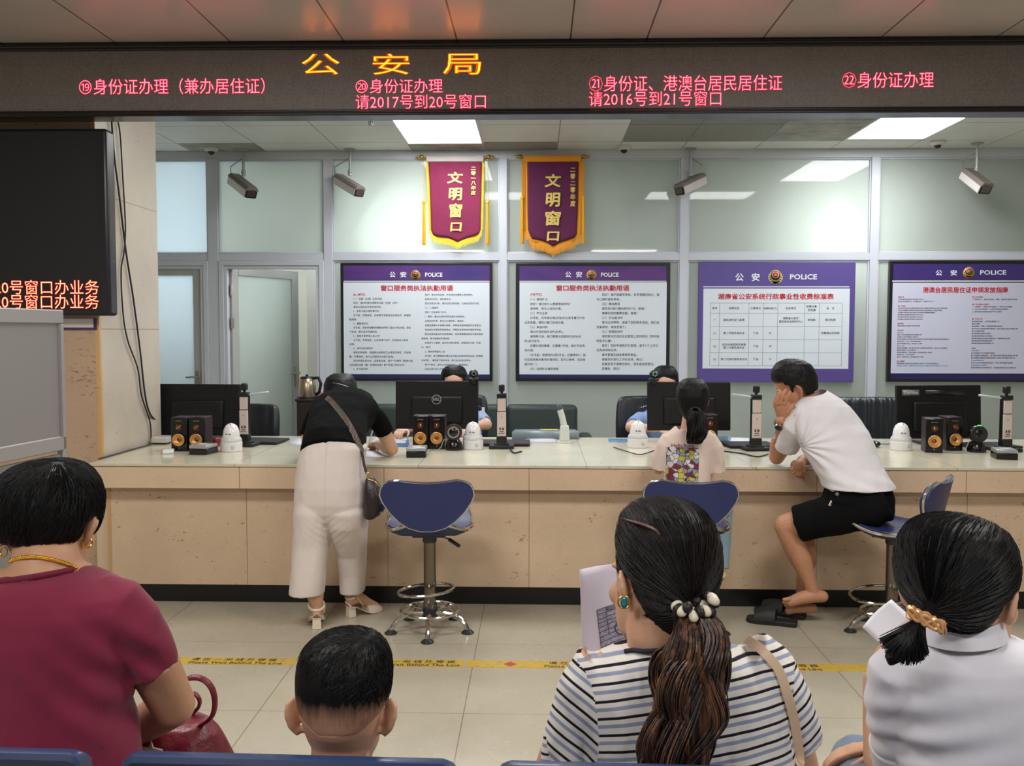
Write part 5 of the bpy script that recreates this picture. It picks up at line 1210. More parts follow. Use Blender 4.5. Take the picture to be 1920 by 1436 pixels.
def hand(mb, wrist, fwd, up, side, curl=.3, s=1.0, spread=1.0):
    """open or curled hand grown from the wrist: fwd along the palm, up = back of the hand, side = thumb side"""
    f, u, t = Vector(fwd).normalized(), Vector(up).normalized(), Vector(side).normalized()
    w0 = Vector(wrist); L = .085*s
    mb.rings([[w0 + f*(L*k) + t*(hw*cos(a)) + u*(hh*sin(a)) for a in (2*pi*q/16 for q in range(16))] for k, hw, hh in ((-.15, .024*s, .018*s), (.15, .03*s, .017*s), (.5, .038*s, .0155*s), (.85, .040*s, .0135*s), (1.02, .037*s, .010*s))])
    for i, (o, ln) in enumerate(((.028, .07), (.0095, .078), (-.0095, .073), (-.028, .057))):
        b = w0 + f*(L*.92) + t*(o*s); d = f; n = u; p = b - f*.012*s; pts = [p]; ang = 0
        for k, q in enumerate((.42, .32, .26)):
            ang += curl*(1.0 if k else .7); dd = f*cos(ang) - u*sin(ang) + t*(o*2.2*spread*(1-min(1, abs(curl)))); p = p + dd.normalized()*(ln*q*s + (.012*s if k == 0 else 0)); pts.append(p)
        mb.limb([(pts[0], .0092*s), (pts[1], .0088*s), (pts[2], .0080*s), (pts[3], .0068*s)], 12)
    tb = w0 + f*(L*.25) + t*.028*s; p2 = tb + (f*.6+t*.75-u*.25).normalized()*.038*s; p3 = p2 + (f*.9+t*.25-u*(.3+curl*.4)).normalized()*.03*s; p4 = p3 + (f*.95-t*.05-u*(.25+curl*.5)).normalized()*.024*s
    mb.limb([(tb, .0135*s), (p2, .0105*s), (p3, .0095*s), (p4, .0075*s)], 12)
def seated_legs(mb, hipc, yaw, zk=.5, tr=.075, len_t=.43, sep=.1, zhip=.55, shank=True, r0=.088):
    """thighs and shanks of a seated figure, into mb; returns foot points"""
    f = Vector((-sin(radians(yaw)), cos(radians(yaw)), 0)); s = Vector((f.y, -f.x, 0)); out = []
    for q in (-1, 1):
        h = Vector((hipc[0], hipc[1], zhip)) + s*(q*sep); k = Vector((h.x, h.y, zk)) + f*len_t; a = Vector((k.x, k.y, .1)) + f*.02
        mb.limb([(h, r0), (h.lerp(k, .5), tr*1.02), (k, .06)]); mb.limb([(k, .058), (k.lerp(a, .4), .055), (a, .05)]); out.append((a, f))
    return out
def shoe(name, a, f, m, parent):
    a = Vector(a); s = Vector((f.y, -f.x, 0)); mb = MB(); rr = []
    for k, w_, h0 in ((-.07, .022, .055), (-.05, .034, .075), (0, .036, .08), (.06, .038, .06), (.12, .042, .045), (.17, .036, .035), (.19, .02, .025)):
        rr.append([Vector((a.x, a.y, 0)) + f*k + s*(w_*cos(t)) + Z3*(h0/2*(1+sin(t)) if sin(t) > 0 else h0/2*(1+max(-1, sin(t)*1.6))) for t in (2*pi*q/18 for q in range(18))])
    mb.rings(rr); return mb.build(name, m, parent)
def strands(mb, pts_list, r0, r1, n, spread, wob, seed=1, seg=4):
    """loose locks following a centre line [(point, radius)]"""
    rnd = random.Random(seed)
    C = spline([p for p, _ in pts_list], 5); Rr = [r for _, r in pts_list]; m = len(C)
    locks = [(2*pi*k/14+rnd.uniform(-.2, .2), rnd.uniform(0, 6.3), rnd.uniform(5, 9), rnd.uniform(.82, 1.05)) for k in range(14)]
    for i in range(n):
        la, ph, fq, ll = locks[i % 14]; a = la + rnd.gauss(0, .2); q = sqrt(rnd.uniform(.5, 1.0)); ln = ll*rnd.uniform(.85, 1.0); pts = []
        for j, p in enumerate(C):
            u = j/(m-1)
            if u > ln: break
            x = u*(len(Rr)-1); k = min(int(x), len(Rr)-2); R = Rr[k]+(Rr[k+1]-Rr[k])*(x-k)
            aa = a + wob*sin(u*fq+ph)*.45; q2 = q*(1+.22*wob*sin(u*fq*1.6+ph*2))
            pts.append(p + Vector((cos(aa)*R*q2*spread, sin(aa)*R*q2*spread*.8, wob*.004*sin(u*15+ph))))
        if len(pts) > 2: mb.tube(pts, [r0+(r1-r0)*(j/(len(pts)-1)) for j in range(len(pts))], seg)

def comb(ho, C, A, n, m, p0=(.05, 1.7), ln=(.4, .8), seed=1, r0=.0008, off=(.0006, .0026), drift=.15, keep=None):
    """fine strands lying on a head of hair, running away from the direction A (a whorl, or towards it for tied hair)"""
    C = Vector(C); A = (Vector(A)-C).normalized(); U = A.orthogonal().normalized(); V = A.cross(U); rnd = random.Random(seed); mb = MB()
    me = ho.data; bv = BVHTree.FromPolygons([v.co for v in me.vertices], [p.vertices for p in me.polygons])
    for i in range(n):
        a = rnd.uniform(0, 2*pi); p = math.acos(1-rnd.random()*(1-cos(p0[1])))+p0[0]*.2; L = rnd.uniform(*ln); o1 = rnd.uniform(*off); o2 = rnd.uniform(*off); da = rnd.gauss(0, drift); pts = []
        for j in range(7):
            u = j/6; pp = p+L*(u-.5)
            if pp < p0[0] or pp > p0[1]+.3: continue
            d = A*cos(pp) + (U*cos(a+da*u) + V*sin(a+da*u))*sin(pp); h = bv.ray_cast(C+d*.35, -d, .33)
            if h[0] is None or h[1].dot(d) < .1: break
            pts.append(h[0]+d*(o1+(o2-o1)*u))
        if len(pts) > 2: mb.tube(pts, [r0*(1-.75*j/(len(pts)-1)) for j in range(len(pts))], 3)
    o = mb.build('loose_strands', m, ho); return o
# ---- woman in maroon -------------------------------------------------------
def woman_maroon():
    r = empty('person', at(85, 1650, 1.62), 'person with short black hair in a maroon shirt, seated left with gold hoops', 'person')
    r.location.z = 0
    Y = 1.62; hM = headM(at(88, 984, 1.675), 2, 12, 0, .97)
    b = MB(); head(b, hM, True, True, 6)
    b.limb([(at(90, 1005, 1.66), .056), (at(88, 1050, 1.635), .058), (at(85, 1100, 1.62), .066)])
    b.rows([(1056, 30, 146, .1, 1.63), (1066, 5, 165, .13, 1.63), (1080, -25, 196, .15, Y), (1100, -62, 232, .17, Y), (1140, -75, 246, .19, Y), (1200, -70, 240, .2, Y), (1300, -62, 236, .2, Y), (1430, -66, 240, .21, Y), (1560, -80, 252, .24, Y), (1690, -80, 252, .26, Y)])
    el = at(325, 1322, 1.72); wr = at(215, 1392, 1.93)
    b.limb([(at(228, 1132, Y), .05), (at(285, 1240, 1.66), .046), (el, .041)]); b.limb([(el, .041), (el.lerp(wr, .35), .039), (wr, .026)])
    hand(b, wr, wr-el, Z3, (-1, .3, 0), .5)
    el2 = at(-165, 1330, 1.68); wr2 = at(-30, 1420, 1.93)
    b.limb([(at(-58, 1135, Y), .05), (at(-115, 1240, 1.65), .046), (el2, .04)]); b.limb([(el2, .04), (wr2, .026)]); hand(b, wr2, wr2-el2, Z3, (1, .3, 0), .5)
    body_ = fuse('body', b, sk_tan, r, .0042, 4)
    hb = MB(); hb.rows([(863, 78, 112, .05, 1.68), (866, 58, 130, .09, 1.68), (873, 36, 148, .13, 1.68), (886, 17, 163, .17, 1.68), (905, 3, 174, .195, 1.68), (930, -6, 181, .21, 1.68), (955, -9, 183.5, .212, 1.68), (975, -8, 181, .2, 1.68), (990, -4, 176, .18, 1.675), (1004, 8, 168, .16, 1.67), (1014, 30, 148, .12, 1.665)], 48, 2.25)
    inv = hM.inverted(); ho = fuse('hair', hb, hairm('hair_maroon', (9, 8, 10), (19, 18, 20), cen=at(105, 880, 1.69)), r, .004, 4, folds(.0008, 60, (1, 1, .3), 2))
    def keep(co):
        q = inv @ co
        if q.y > .04 and q.z < .055 - abs(q.x)*.1: return False
        if abs(q.x) > .066 and -.03 < q.y < .012 and q.z < .008: return False
        if q.z < -.052 + .012*sin(q.x*150) and q.y < .03: return False
        if q.y > .012 and q.z < -.045: return False
        return True
    cutmesh(ho, keep); tuck(body_, ho, .05, inv=inv); comb(ho, at(88, 960, 1.67), at(108, 866, 1.66), 1500, hair_k, (.1, 1.9), (.4, .9), 3)
    sh = MB(); sh.rows([(1058, 34, 140, .1, 1.63), (1068, 0, 168, .14, 1.63), (1080, -36, 197, .165, Y), (1092, -62, 222, .185, Y), (1110, -80, 247, .2, Y), (1135, -88, 258, .215, Y), (1180, -85, 254, .225, Y), (1240, -77, 247, .23, Y), (1320, -72, 246, .24, Y), (1420, -76, 252, .25, Y), (1560, -90, 262, .27, Y), (1680, -90, 262, .28, Y)], 56)
    a = at(286, 1257, 1.66)
    sh.tube([at(178, 1122, Y), at(212, 1140, Y), at(242, 1172, 1.635), at(268, 1218, 1.65), a], [.05, .06, .06, .053, .052], 24)
    sh.tube([at(-10, 1122, Y), at(-42, 1140, Y), at(-74, 1175, 1.64), at(-100, 1220, 1.65), at(-118, 1257, 1.66)], [.05, .06, .058, .052, .05], 24)
    f1, f2 = folds(.004, 9, (1, 1, 1), 1), folds(.007, 13, (1.6, 1, .45), 4)
    am = at(232, 1250, Y)
    def dd(co):
        k = max(0, min(1, (1.0-co.z)/.25)); w_ = exp(-((co-am).length/.12)**2)
        dr = (co-am); st = sin((co.z*.9+co.x*1.0)*95)*.0045*w_ + .0035*k*sin((co.x*1.0+co.z*.75)*60)*(1 if co.x > -.75 else .4)
        return f1(co)+f2(co)*k*.6+st
    shirt = fuse('shirt', sh, fabric('cloth_maroon', (126, 36, 62), .06), r, .0045, 6, dd)
    nk = at(66, 1046, 1.61)
    n0, n1 = at(-10, 1092, 1.53), at(138, 1068, 1.53)
    def keeps(co):
        zl = n0.z+(n1.z-n0.z)*(co.x-n0.x)/(n1.x-n0.x)
        return not (co.z > zl and n0.x-.04 < co.x < n1.x) and not (co.y > 1.6 and abs(co.x-nk.x) < .075 and co.z > zl-.02)
    cutmesh(shirt, keeps); tuck(body_, shirt, .03, .006, skip=lambda co: abs(co.x-nk.x) < .105 and co.z > n0.z+(n1.z-n0.z)*(co.x-n0.x)/(n1.x-n0.x)-.012)
    col = [surf([shirt, body_], x, y, .002) for x, y in ((-8, 1093), (30, 1088), (70, 1081), (105, 1075), (136, 1069))]
    mb = MB(); mb.tube(spline(col), .0055, 8); mb.build('collar_band', MATS.get('cb') or fabric('cloth_maroon_rib', (112, 30, 56)), r)
    gold = mat('gold_jewellery', (226, 168, 60), .22, .95)
    nk_pts = [surf(body_, x, y, .003) for x, y in ((2, 1064), (22, 1052), (45, 1046), (68, 1045), (92, 1049), (115, 1055), (132, 1062), (142, 1068))]
    mb = MB(); sp_ = spline(nk_pts, 16)
    for i, p in enumerate(sp_): mb.ell(p+Vector((0, 0, .0012*(-1)**i)), (.0029, .0029, .0025), (0, .6*(-1)**i, 0), 8, 6)
    mb.build('necklace', gold, r)
    for x, y in ((163, 1018), (7, 1035)): mb = MB(); mb.torus(at(x, y, 1.655), .0085, .0016, (radians(78), 0, radians(35 if x > 50 else -20)), 28, 8); mb.build('hoop_earring', gold, r)
    tb = MB(); ft = seated_legs(tb, (at(85, 1600, 1.6).x, 1.62), 0, .5); tb.rows([(1560, -85, 255, .26, 1.62), (1700, -85, 255, .3, 1.62)])
    fuse('trousers', tb, fabric('cloth_dark_trousers', (40, 38, 44)), r, .008, 4)
    for a, f in ft: shoe('shoe', a, f, mat('shoe_black', (28, 26, 26), .5), r)
woman_maroon()
# red leather bag on her lap
p = at(340, 1400, 1.9); r = empty('handbag', p, 'dark red leather handbag on the lap of the woman in maroon', 'handbag')
lr = NT('red_leather'); lr.b.inputs['Base Color'].default_value = (*lin((112, 24, 40)), 1); lr.b.inputs['Roughness'].default_value = .42; lr.bump(lr.noise(lr.coord(), 40, 4, .6), .35, .01); lr = lr.m
mb = MB(); mb.rows([(1345, 262, 385, .05, 1.9), (1352, 248, 396, .1, 1.9), (1370, 240, 408, .14, 1.9), (1400, 236, 420, .17, 1.9), (1440, 232, 436, .19, 1.9), (1520, 228, 452, .2, 1.9), (1545, 240, 446, .18, 1.9)], 40, 2.6)
fuse('body', mb, lr, r, .005, 3, folds(.006, 14, (1, 1, .7), 3))
mb = MB(); mb.tube(spline([at(372, 1362, 1.88), at(396, 1345, 1.86), at(403, 1318, 1.86), at(397, 1290, 1.86), at(380, 1273, 1.86), at(356, 1271, 1.86), at(338, 1284, 1.87)]), [(.004, .0075)]*37, 10); mb.build('handle', lr, r)
mb = MB(); mb.tube(spline([at(360, 1338, 1.92), at(372, 1326, 1.92), at(374, 1312, 1.92), at(364, 1300, 1.92), at(352, 1310, 1.92)]), [(.004, .007)]*25, 10); mb.build('handle', lr, r)
mb = MB(); a = at(283, 1406, 1.805); mb.prism([(-.022, -.012), (.024, -.014), (.022, 0), (.004, .004), (0, .018), (-.006, .002), (-.02, .006)], a, X3, Z3, Y3, .004); mb.build('paper_tag', mat('tag_pale', (206, 200, 176), .6), r)

# ---- boy --------------------------------------------------------------------
def boy():
    Y = 1.5; r = empty('person', (at(640, 1400, Y).x, Y, 0), 'person, a small boy with short faded black hair seen from behind above the bench', 'person')
    hM = headM(at(642, 1330, Y), 0, 0, 0, 1.0)
    b = MB(); head(b, hM, True, True, 10, .9, .98)
    b.limb([(at(640, 1360, 1.49), .047), (at(638, 1405, 1.49), .047), (at(636, 1450, 1.49), .05)])
    b.rows([(1430, 575, 700, .08, Y), (1450, 540, 735, .11, Y), (1480, 515, 760, .13, Y), (1600, 525, 750, .14, Y), (1740, 520, 755, .15, Y)])
    for q in (-1, 1):
        s = at(637+q*120, 1478, Y); e = at(637+q*150, 1620, 1.56); w_ = at(637+q*80, 1640, 1.76); b.limb([(s, .035), (e, .03), (w_, .02)]); hand(b, w_, w_-e, Z3, (-q, .3, 0), .4, .75)
    body_ = fuse('body', b, sk_boy, r, .004, 4)
    hb = MB(); hb.rows([(1186, 636, 668, .04, 1.5), (1190, 612, 690, .09, 1.5), (1199, 590, 708, .13, 1.5), (1215, 571, 722, .165, 1.5), (1235, 561, 731, .18, 1.5), (1260, 558.5, 733, .186, 1.5), (1290, 559, 731, .184, 1.5), (1315, 563, 726, .178, 1.498), (1338, 570, 716, .168, 1.497), (1356, 578, 705, .15, 1.497), (1372, 588, 694, .125, 1.495), (1385, 602, 680, .1, 1.495)], 48, 2.3)
    inv = hM.inverted(); ho = fuse('hair', hb, hairm('hair_boy_fade', (10, 9, 10), (20, 19, 21), grad=(at(640, 1374, 1.4).z, at(640, 1325, 1.4).z, (176, 132, 106)), cen=at(688, 1208, 1.5)), r, .004, 4, folds(.0005, 70, (1, 1, .3), 5))
    zb = at(640, 1375, 1.42).z; zs = at(640, 1345, 1.45).z; cx = at(640, 1340, 1.45).x
    def keep(co):
        q = inv @ co
        if q.y > .04 and q.z < .045: return False
        if abs(q.x) > .06 and -.03 < q.y < .02 and q.z < -.005: return False
        edge = zb - .004 + .02*max(0, abs(co.x-cx)-.03)/.03
        return co.z > edge
    cutmesh(ho, keep); tuck(body_, ho, .05, .0015, inv=inv); comb(ho, at(645, 1300, 1.5), at(688, 1200, 1.49), 1300, hair_k, (.05, 1.15), (.12, .28), 4, .0007)
    sh = MB(); sh.rows([(1440, 570, 704, .09, Y), (1452, 530, 745, .125, Y), (1482, 505, 770, .15, Y), (1600, 515, 760, .16, Y), (1745, 510, 765, .17, Y)])
    for q in (-1, 1): sh.tube([at(637+q*95, 1470, Y), at(637+q*128, 1510, 1.51), at(637+q*142, 1560, 1.53)], [.045, .043, .04], 20)
    tuck(body_, fuse('shirt', sh, fabric('cloth_boy', (112, 126, 150)), r, .006, 5))
    tb = MB(); ft = seated_legs(tb, (at(637, 1700, Y).x, 1.52), 0, .46, .055, .32, .07, .49, r0=.065); fuse('trousers', tb, fabric('cloth_boy_shorts', (50, 56, 70)), r, .007, 4)
    for a, f in ft: shoe('shoe', a, f, mat('shoe_black', (28, 26, 26), .5), r)
boy()
# ---- woman in the striped shirt ---------------------------------------------
def stripe_mat(name, kx, ky, kz, off):
    t = NT(name); tc = t.n('ShaderNodeTexCoord'); sp = t.n('ShaderNodeSeparateXYZ'); t.l(tc.outputs['Object'], sp.inputs[0])
    nz = t.noise(t.coord(), 5, 2, .5)
    acc = None
    for i, k in enumerate((kx, ky, kz)):
        m = t.n('ShaderNodeMath', _operation='MULTIPLY', i1=k); t.l(sp.outputs[i], m.inputs[0])
        if acc is None: acc = m.outputs[0]
        else: a = t.n('ShaderNodeMath', _operation='ADD'); t.l(acc, a.inputs[0]); t.l(m.outputs[0], a.inputs[1]); acc = a.outputs[0]
    w_ = t.n('ShaderNodeMath', _operation='MULTIPLY_ADD', i1=.006); t.l(nz, w_.inputs[0]); t.l(acc, w_.inputs[2])
    o = t.n('ShaderNodeMath', _operation='MULTIPLY_ADD', i1=1/.0288, i2=off+50); t.l(w_.outputs[0], o.inputs[0])
    fr = t.n('ShaderNodeMath', _operation='FRACT'); t.l(o.outputs[0], fr.inputs[0])
    cr, nv, bl = lin((232, 226, 218)), lin((28, 26, 44)), lin((150, 158, 184))
    col = t.ramp(fr.outputs[0], [(0, nv), (.15, nv), (.19, cr), (.5, cr), (.54, bl), (.72, bl), (.76, cr), (.99, cr)])
    col = t.mix(.10, col, t.ramp(t.noise(t.coord(), 60, 3), [(.3, (.5, .5, .5)), (.7, (1, 1, 1))]), 'MULTIPLY')
    t.l(col, t.b.inputs['Base Color']); t.b.inputs['Roughness'].default_value = .8; t.b.inputs['Specular IOR Level'].default_value = .2
    t.bump(t.noise(t.coord(), 600, 2), .1, .001); return t.m
def woman_striped():
    Y = 1.56; r = empty('person', (at(1260, 1600, Y).x, Y, 0), 'person with a long brown-black ponytail in a striped shirt, seated and holding a paper', 'person')
    hM = headM(at(1243, 1088, 1.57), 27, 6, 4, 1.0)
    b = MB(); head(b, hM, True, True, 2)
    b.limb([(at(1232, 1120, 1.56), .052), (at(1232, 1185, 1.55), .052), (at(1245, 1240, Y), .06)])
    b.rows([(1206, 1195, 1305, .1, Y), (1222, 1140, 1395, .13, Y), (1245, 1100, 1440, .15, Y), (1300, 1095, 1470, .17, Y), (1420, 1110, 1480, .18, Y), (1600, 1090, 1500, .2, Y), (1700, 1085, 1510, .23, Y)])
    eR = at(1497, 1440, 1.62); wR = at(1350, 1480, 1.86)
    b.limb([(at(1440, 1250, Y), .045), (eR, .036)]); b.limb([(eR, .036), (wR, .023)]); hand(b, wR, wR-eR, Z3, (-1, .3, 0), .5, .92)
    eL = at(1040, 1440, 1.64); wL = at(1120, 1285, 1.88)
    b.limb([(at(1110, 1260, Y), .045), (eL, .036)]); b.limb([(eL, .036), (wL, .023)]); hand(b, wL, at(1135, 1235, 1.93)-wL, (-.3, -.6, .3), (.4, .5, .2), .55, .92)
    body_ = fuse('body', b, sk_mid, r, .0042, 4)
    hb = MB(); hb.rows([(936, 1222, 1262, .04, 1.58), (939, 1203, 1284, .09, 1.58), (948, 1182, 1308, .14, 1.58), (963, 1167, 1326, .18, 1.58), (985, 1158.5, 1340, .205, 1.58), (1015, 1155, 1348, .215, 1.58), (1045, 1155, 1351, .215, 1.575), (1075, 1158, 1349, .205, 1.57), (1100, 1168, 1341, .19, 1.565), (1125, 1188, 1328, .165, 1.555), (1145, 1205, 1318, .14, 1.55), (1162, 1222, 1308, .11, 1.54), (1178, 1245, 1295, .07, 1.53)], 56, 2.2)
    inv = hM.inverted()
    def dh(co): return .0007*MN.noise(Vector((co.x*75, co.y*75, co.z*12))) + .0005*MN.noise(Vector((co.x*190, co.y*190, co.z*22)))
    ho = fuse('hair', hb, hairm('hair_striped', (12, 10, 10), (25, 20, 19), cen=at(1215, 985, 1.57)), r, .004, 4, dh)
    def keep(co):
        q = inv @ co
        if q.y > .035 and q.z < .055: return False
        if q.x < -.055 and -.03 < q.y < .04 and q.z < .01: return False
        if q.y > .0 and q.z < -.04: return False
        return True
    cutmesh(ho, keep); tuck(body_, ho, .05, inv=inv)
    comb(ho, at(1250, 1060, 1.57), at(1300, 1140, 1.47), 1500, hairm('hair_strand_brownblack', (14, 11, 11), (34, 26, 24)), (.12, 2.3), (.5, 1.0), 6, .0008, drift=.05)
    # scalp showing along the parting
    part = [surf(ho, x, y, .0005) for x, y in ((1168, 972), (1190, 978), (1212, 984), (1228, 992), (1238, 1003))]
    mb = MB(); sp_ = spline(part, 6); n = len(sp_); mb.tube(sp_, [(.0018, .0018+.0075*sin(pi*min(1, (i+1)/(n-2)*.9))**2) for i in range(n)], 10); mb.build('parting', skin('scalp', (92, 68, 57)), ho)
    pt = [(at(1302, 1140, 1.475), .022), (at(1312, 1180, 1.46), .036), (at(1300, 1225, 1.445), .052), (at(1292, 1290, 1.435), .056), (at(1285, 1345, 1.43), .054), (at(1270, 1400, 1.425), .050), (at(1258, 1450, 1.42), .04), (at(1250, 1490, 1.42), .015)]
    mb = MB(); C = spline([p for p, _ in pt], 6); R0 = [q for _, q in pt]
    rr = []
    for i, p in enumerate(C):
        x = i/(len(C)-1)*(len(R0)-1); k = min(int(x), len(R0)-2); R = R0[k]+(R0[k+1]-R0[k])*(x-k); R *= .9
        rr.append([p + Vector((R*cos(a)*(1+.10*sin(a*5+i*.5)), R*.62*sin(a), 0)) for a in (2*pi*q/36 for q in range(36))])
    mb.rings(rr)
    strands(mb, pt, .0019, .0009, 620, 1.05, 1.0, 5)
    t = NT('hair_brown_lengths'); zc = at(1290, 1230, 1.44).z
    n1 = t.noise(t.coord(scale=(75, 75, 7)), 1, 4, .65); base = t.ramp(n1, [(.32, lin((22, 16, 15))), (.5, lin((54, 37, 30))), (.66, lin((122, 84, 60)))])
    t.l(base, t.b.inputs['Base Color']); t.b.inputs['Roughness'].default_value = .42; t.bump(n1, .5, .004)
    mb.build('ponytail', t.m, ho)
    sc_ = at(1303, 1137, 1.462); sa, sb = mat('scrunchie_black', (24, 20, 22), .5), mat('scrunchie_cream', (226, 216, 196), .45)
    for j, (m, off) in enumerate(((sa, 0), (sb, .5))):
        mb = MB()
        for k in range(9):
            a = 2*pi*(k+off)/9; mb.ell(sc_ + Vector((.029*cos(a), .016*sin(a)-.004, .009*sin(a*2+off*3)+.007*cos(a))), (.0105, .009, .008), (a*.4, .5, a), 12, 8)
        mb.build('hair_tie', m, ho)
    sh = MB(); sh.rows([(1203, 1188, 1310, .11, Y), (1212, 1165, 1352, .135, Y), (1222, 1130, 1405, .155, Y), (1238, 1103, 1440, .17, Y), (1262, 1084, 1462, .185, Y), (1300, 1078, 1476, .195, Y), (1350, 1088, 1482, .2, Y), (1420, 1098, 1490, .205, Y), (1520, 1090, 1500, .22, Y), (1690, 1070, 1520, .26, Y)], 56)
    sh.tube([at(1400, 1228, Y), at(1440, 1262, Y), at(1472, 1320, 1.57), at(1498, 1392, 1.585)], [.05, .052, .048, .044], 24)
    sh.tube([at(1130, 1250, Y), at(1104, 1285, Y), at(1080, 1340, 1.575), at(1058, 1430, 1.6)], [.05, .05, .046, .044], 24)
    f1 = folds(.004, 10, (1, 1, 1), 7); f2 = folds(.003, 22, (1.6, 1, .5), 9)
    m0 = stripe_mat('striped_cloth', -.2, .25, 1.0, .42); mL = stripe_mat('striped_cloth_sleeve', .62, .2, .8, .2); mR = stripe_mat('striped_cloth_cuff', -.62, .2, .8, .1)
    shirt = fuse('shirt', sh, m0, r, .0045, 6, lambda co: f1(co)+f2(co), [(at(1072, 1350, 1.57), (.045, .2, .12), mL), (at(1508, 1330, 1.57), (.04, .2, .11), mR)])
    nk = at(1235, 1215, 1.54); zl = at(1235, 1214, 1.5).z
    cutmesh(shirt, lambda co: not ((co-nk).length < .067 and co.z > zl-.004 - .03*(co.y-1.5))); tuck(body_, shirt, .035, .006)
    col = [nk + Vector((.058*cos(a), .066*sin(a)-.004, -.004-.018*(1-sin(a))*.25+.006*sin(a))) for a in (2*pi*k/40 for k in range(40))]
    nb = [surf([shirt, body_], x, y, .003) for x, y in ((1172, 1224), (1190, 1221), (1212, 1219), (1240, 1217), (1265, 1212), (1290, 1204))]
    mb = MB(); mb.tube(spline(nb), [(.0035, .0065)]*31, 10); mb.build('collar_band', fabric('navy_rib', (24, 22, 40)), r)
    st = strap([shirt], [(1385, 1199), (1405, 1202), (1432, 1222), (1456, 1255), (1474, 1300), (1487, 1345), (1494, 1385), (1494, 1425), (1490, 1432)], .0155, mat('strap_beige', (220, 190, 160), .5), 'bag_strap', r)
    e = at(1170, 1129, 1.49); mb = MB(); mb.ell(e, (.0055, .005, .0105)); mb.build('earring', mat('earring_teal', (40, 130, 150), .15, .3), r); mb = MB(); mb.torus(e, .0098, .0016, (radians(90), 0, 0)); mb.build('earring_rim', mat('gold_jewellery2', (206, 160, 80), .3, .9), r)
    tb = MB(); ft = seated_legs(tb, (at(1290, 1600, Y).x, 1.58), 8, .5); tb.rows([(1560, 1080, 1510, .25, Y), (1700, 1080, 1510, .29, Y)])
    fuse('trousers', tb, fabric('cloth_navy_trousers', (38, 42, 58)), r, .008, 4)
    for a, f in ft: shoe('shoe', a, f, mat('shoe_black', (28, 26, 26), .5), r)
woman_striped()
# the form she holds
Yp = 1.9
r = empty('paper_form', at(1140, 1240, Yp), 'lilac white form with grey table and round stamp held up by the striped woman', 'paper')
Q = [at(1087, 1068, Yp), at(1165, 1057, Yp+.02), at(1215, 1205, Yp), at(1094, 1262, Yp-.03)]
def pq(u, v, off=0):
    p = (Q[0]*(1-u)+Q[1]*u)*(1-v)+(Q[3]*(1-u)+Q[2]*u)*v; p = p.copy(); p.y += .01*sin(u*3)+.006*sin(v*4) - off; return p
mb = MB(); n = 12; g = [[mb.bm.verts.new(pq(i/n, j/n)) for j in range(n+1)] for i in range(n+1)]
for i in range(n):
    for j in range(n): mb._f([g[i][j], g[i][j+1], g[i+1][j+1], g[i+1][j]])
mb.build('sheet', mat('paper_lilac', (226, 218, 232), .6), r, solid=.0008)
mb = MB(); n = 8; g = [[mb.bm.verts.new(pq(.30+.68*i/n, .46+.46*j/n, .0015)) for j in range(n+1)] for i in range(n+1)]
for i in range(n):
    for j in range(n): mb._f([g[i][j], g[i][j+1], g[i+1][j+1], g[i+1][j]])
t = NT('photocopy_grey'); t.l(t.ramp(t.noise(t.coord(scale=(220, 220, 420)), 1, 3, .7), [(.4, lin((132, 124, 142))), (.6, lin((186, 178, 196)))]), t.b.inputs['Base Color']); t.b.inputs['Roughness'].default_value = .6
mb.build('photocopy', t.m, r)
inkp = mat('photocopy_ink', (84, 76, 96), .6)
mb = MB()
for v in (.46, .51, .56, .60, .64, .69, .74, .79, .84, .92): mb.tube([pq(.30+.68*k/8, v, .0025) for k in range(9)], .0006, 4)
for u, v0, v1 in ((.30, .46, .92), (.46, .51, .74), (.98, .46, .92), (.66, .51, .64)): mb.tube([pq(u, v0+(v1-v0)*k/6, .0025) for k in range(7)], .0006, 4)
mb.tube([pq(.72+.15*cos(a), .72+.085*sin(a), .003) for a in (2*pi*k/32 for k in range(32))], .0011, 4, closed=True); mb.tube([pq(.72+.05*cos(a), .72+.03*sin(a), .003) for a in (2*pi*k/12 for k in range(12))], .0011, 4, closed=True)
for k in range(11): a = radians(150-12*k); mb.tube([pq(.72+q*cos(a)*.13, .72-q*sin(a)*.072, .003) for q in (.72, .98)], .0011, 4)
mb.build('printed_rules', inkp, r)
mb = MB(); ux = (pq(.95, .49)-pq(.5, .49)); text(mb, '登记证明书', pq(.46, .5, .003), ux, (pq(.5, .45)-pq(.5, .5)), ux.length*.8, .007, .008); mb.build('lettering', inkp, r, flat=True)

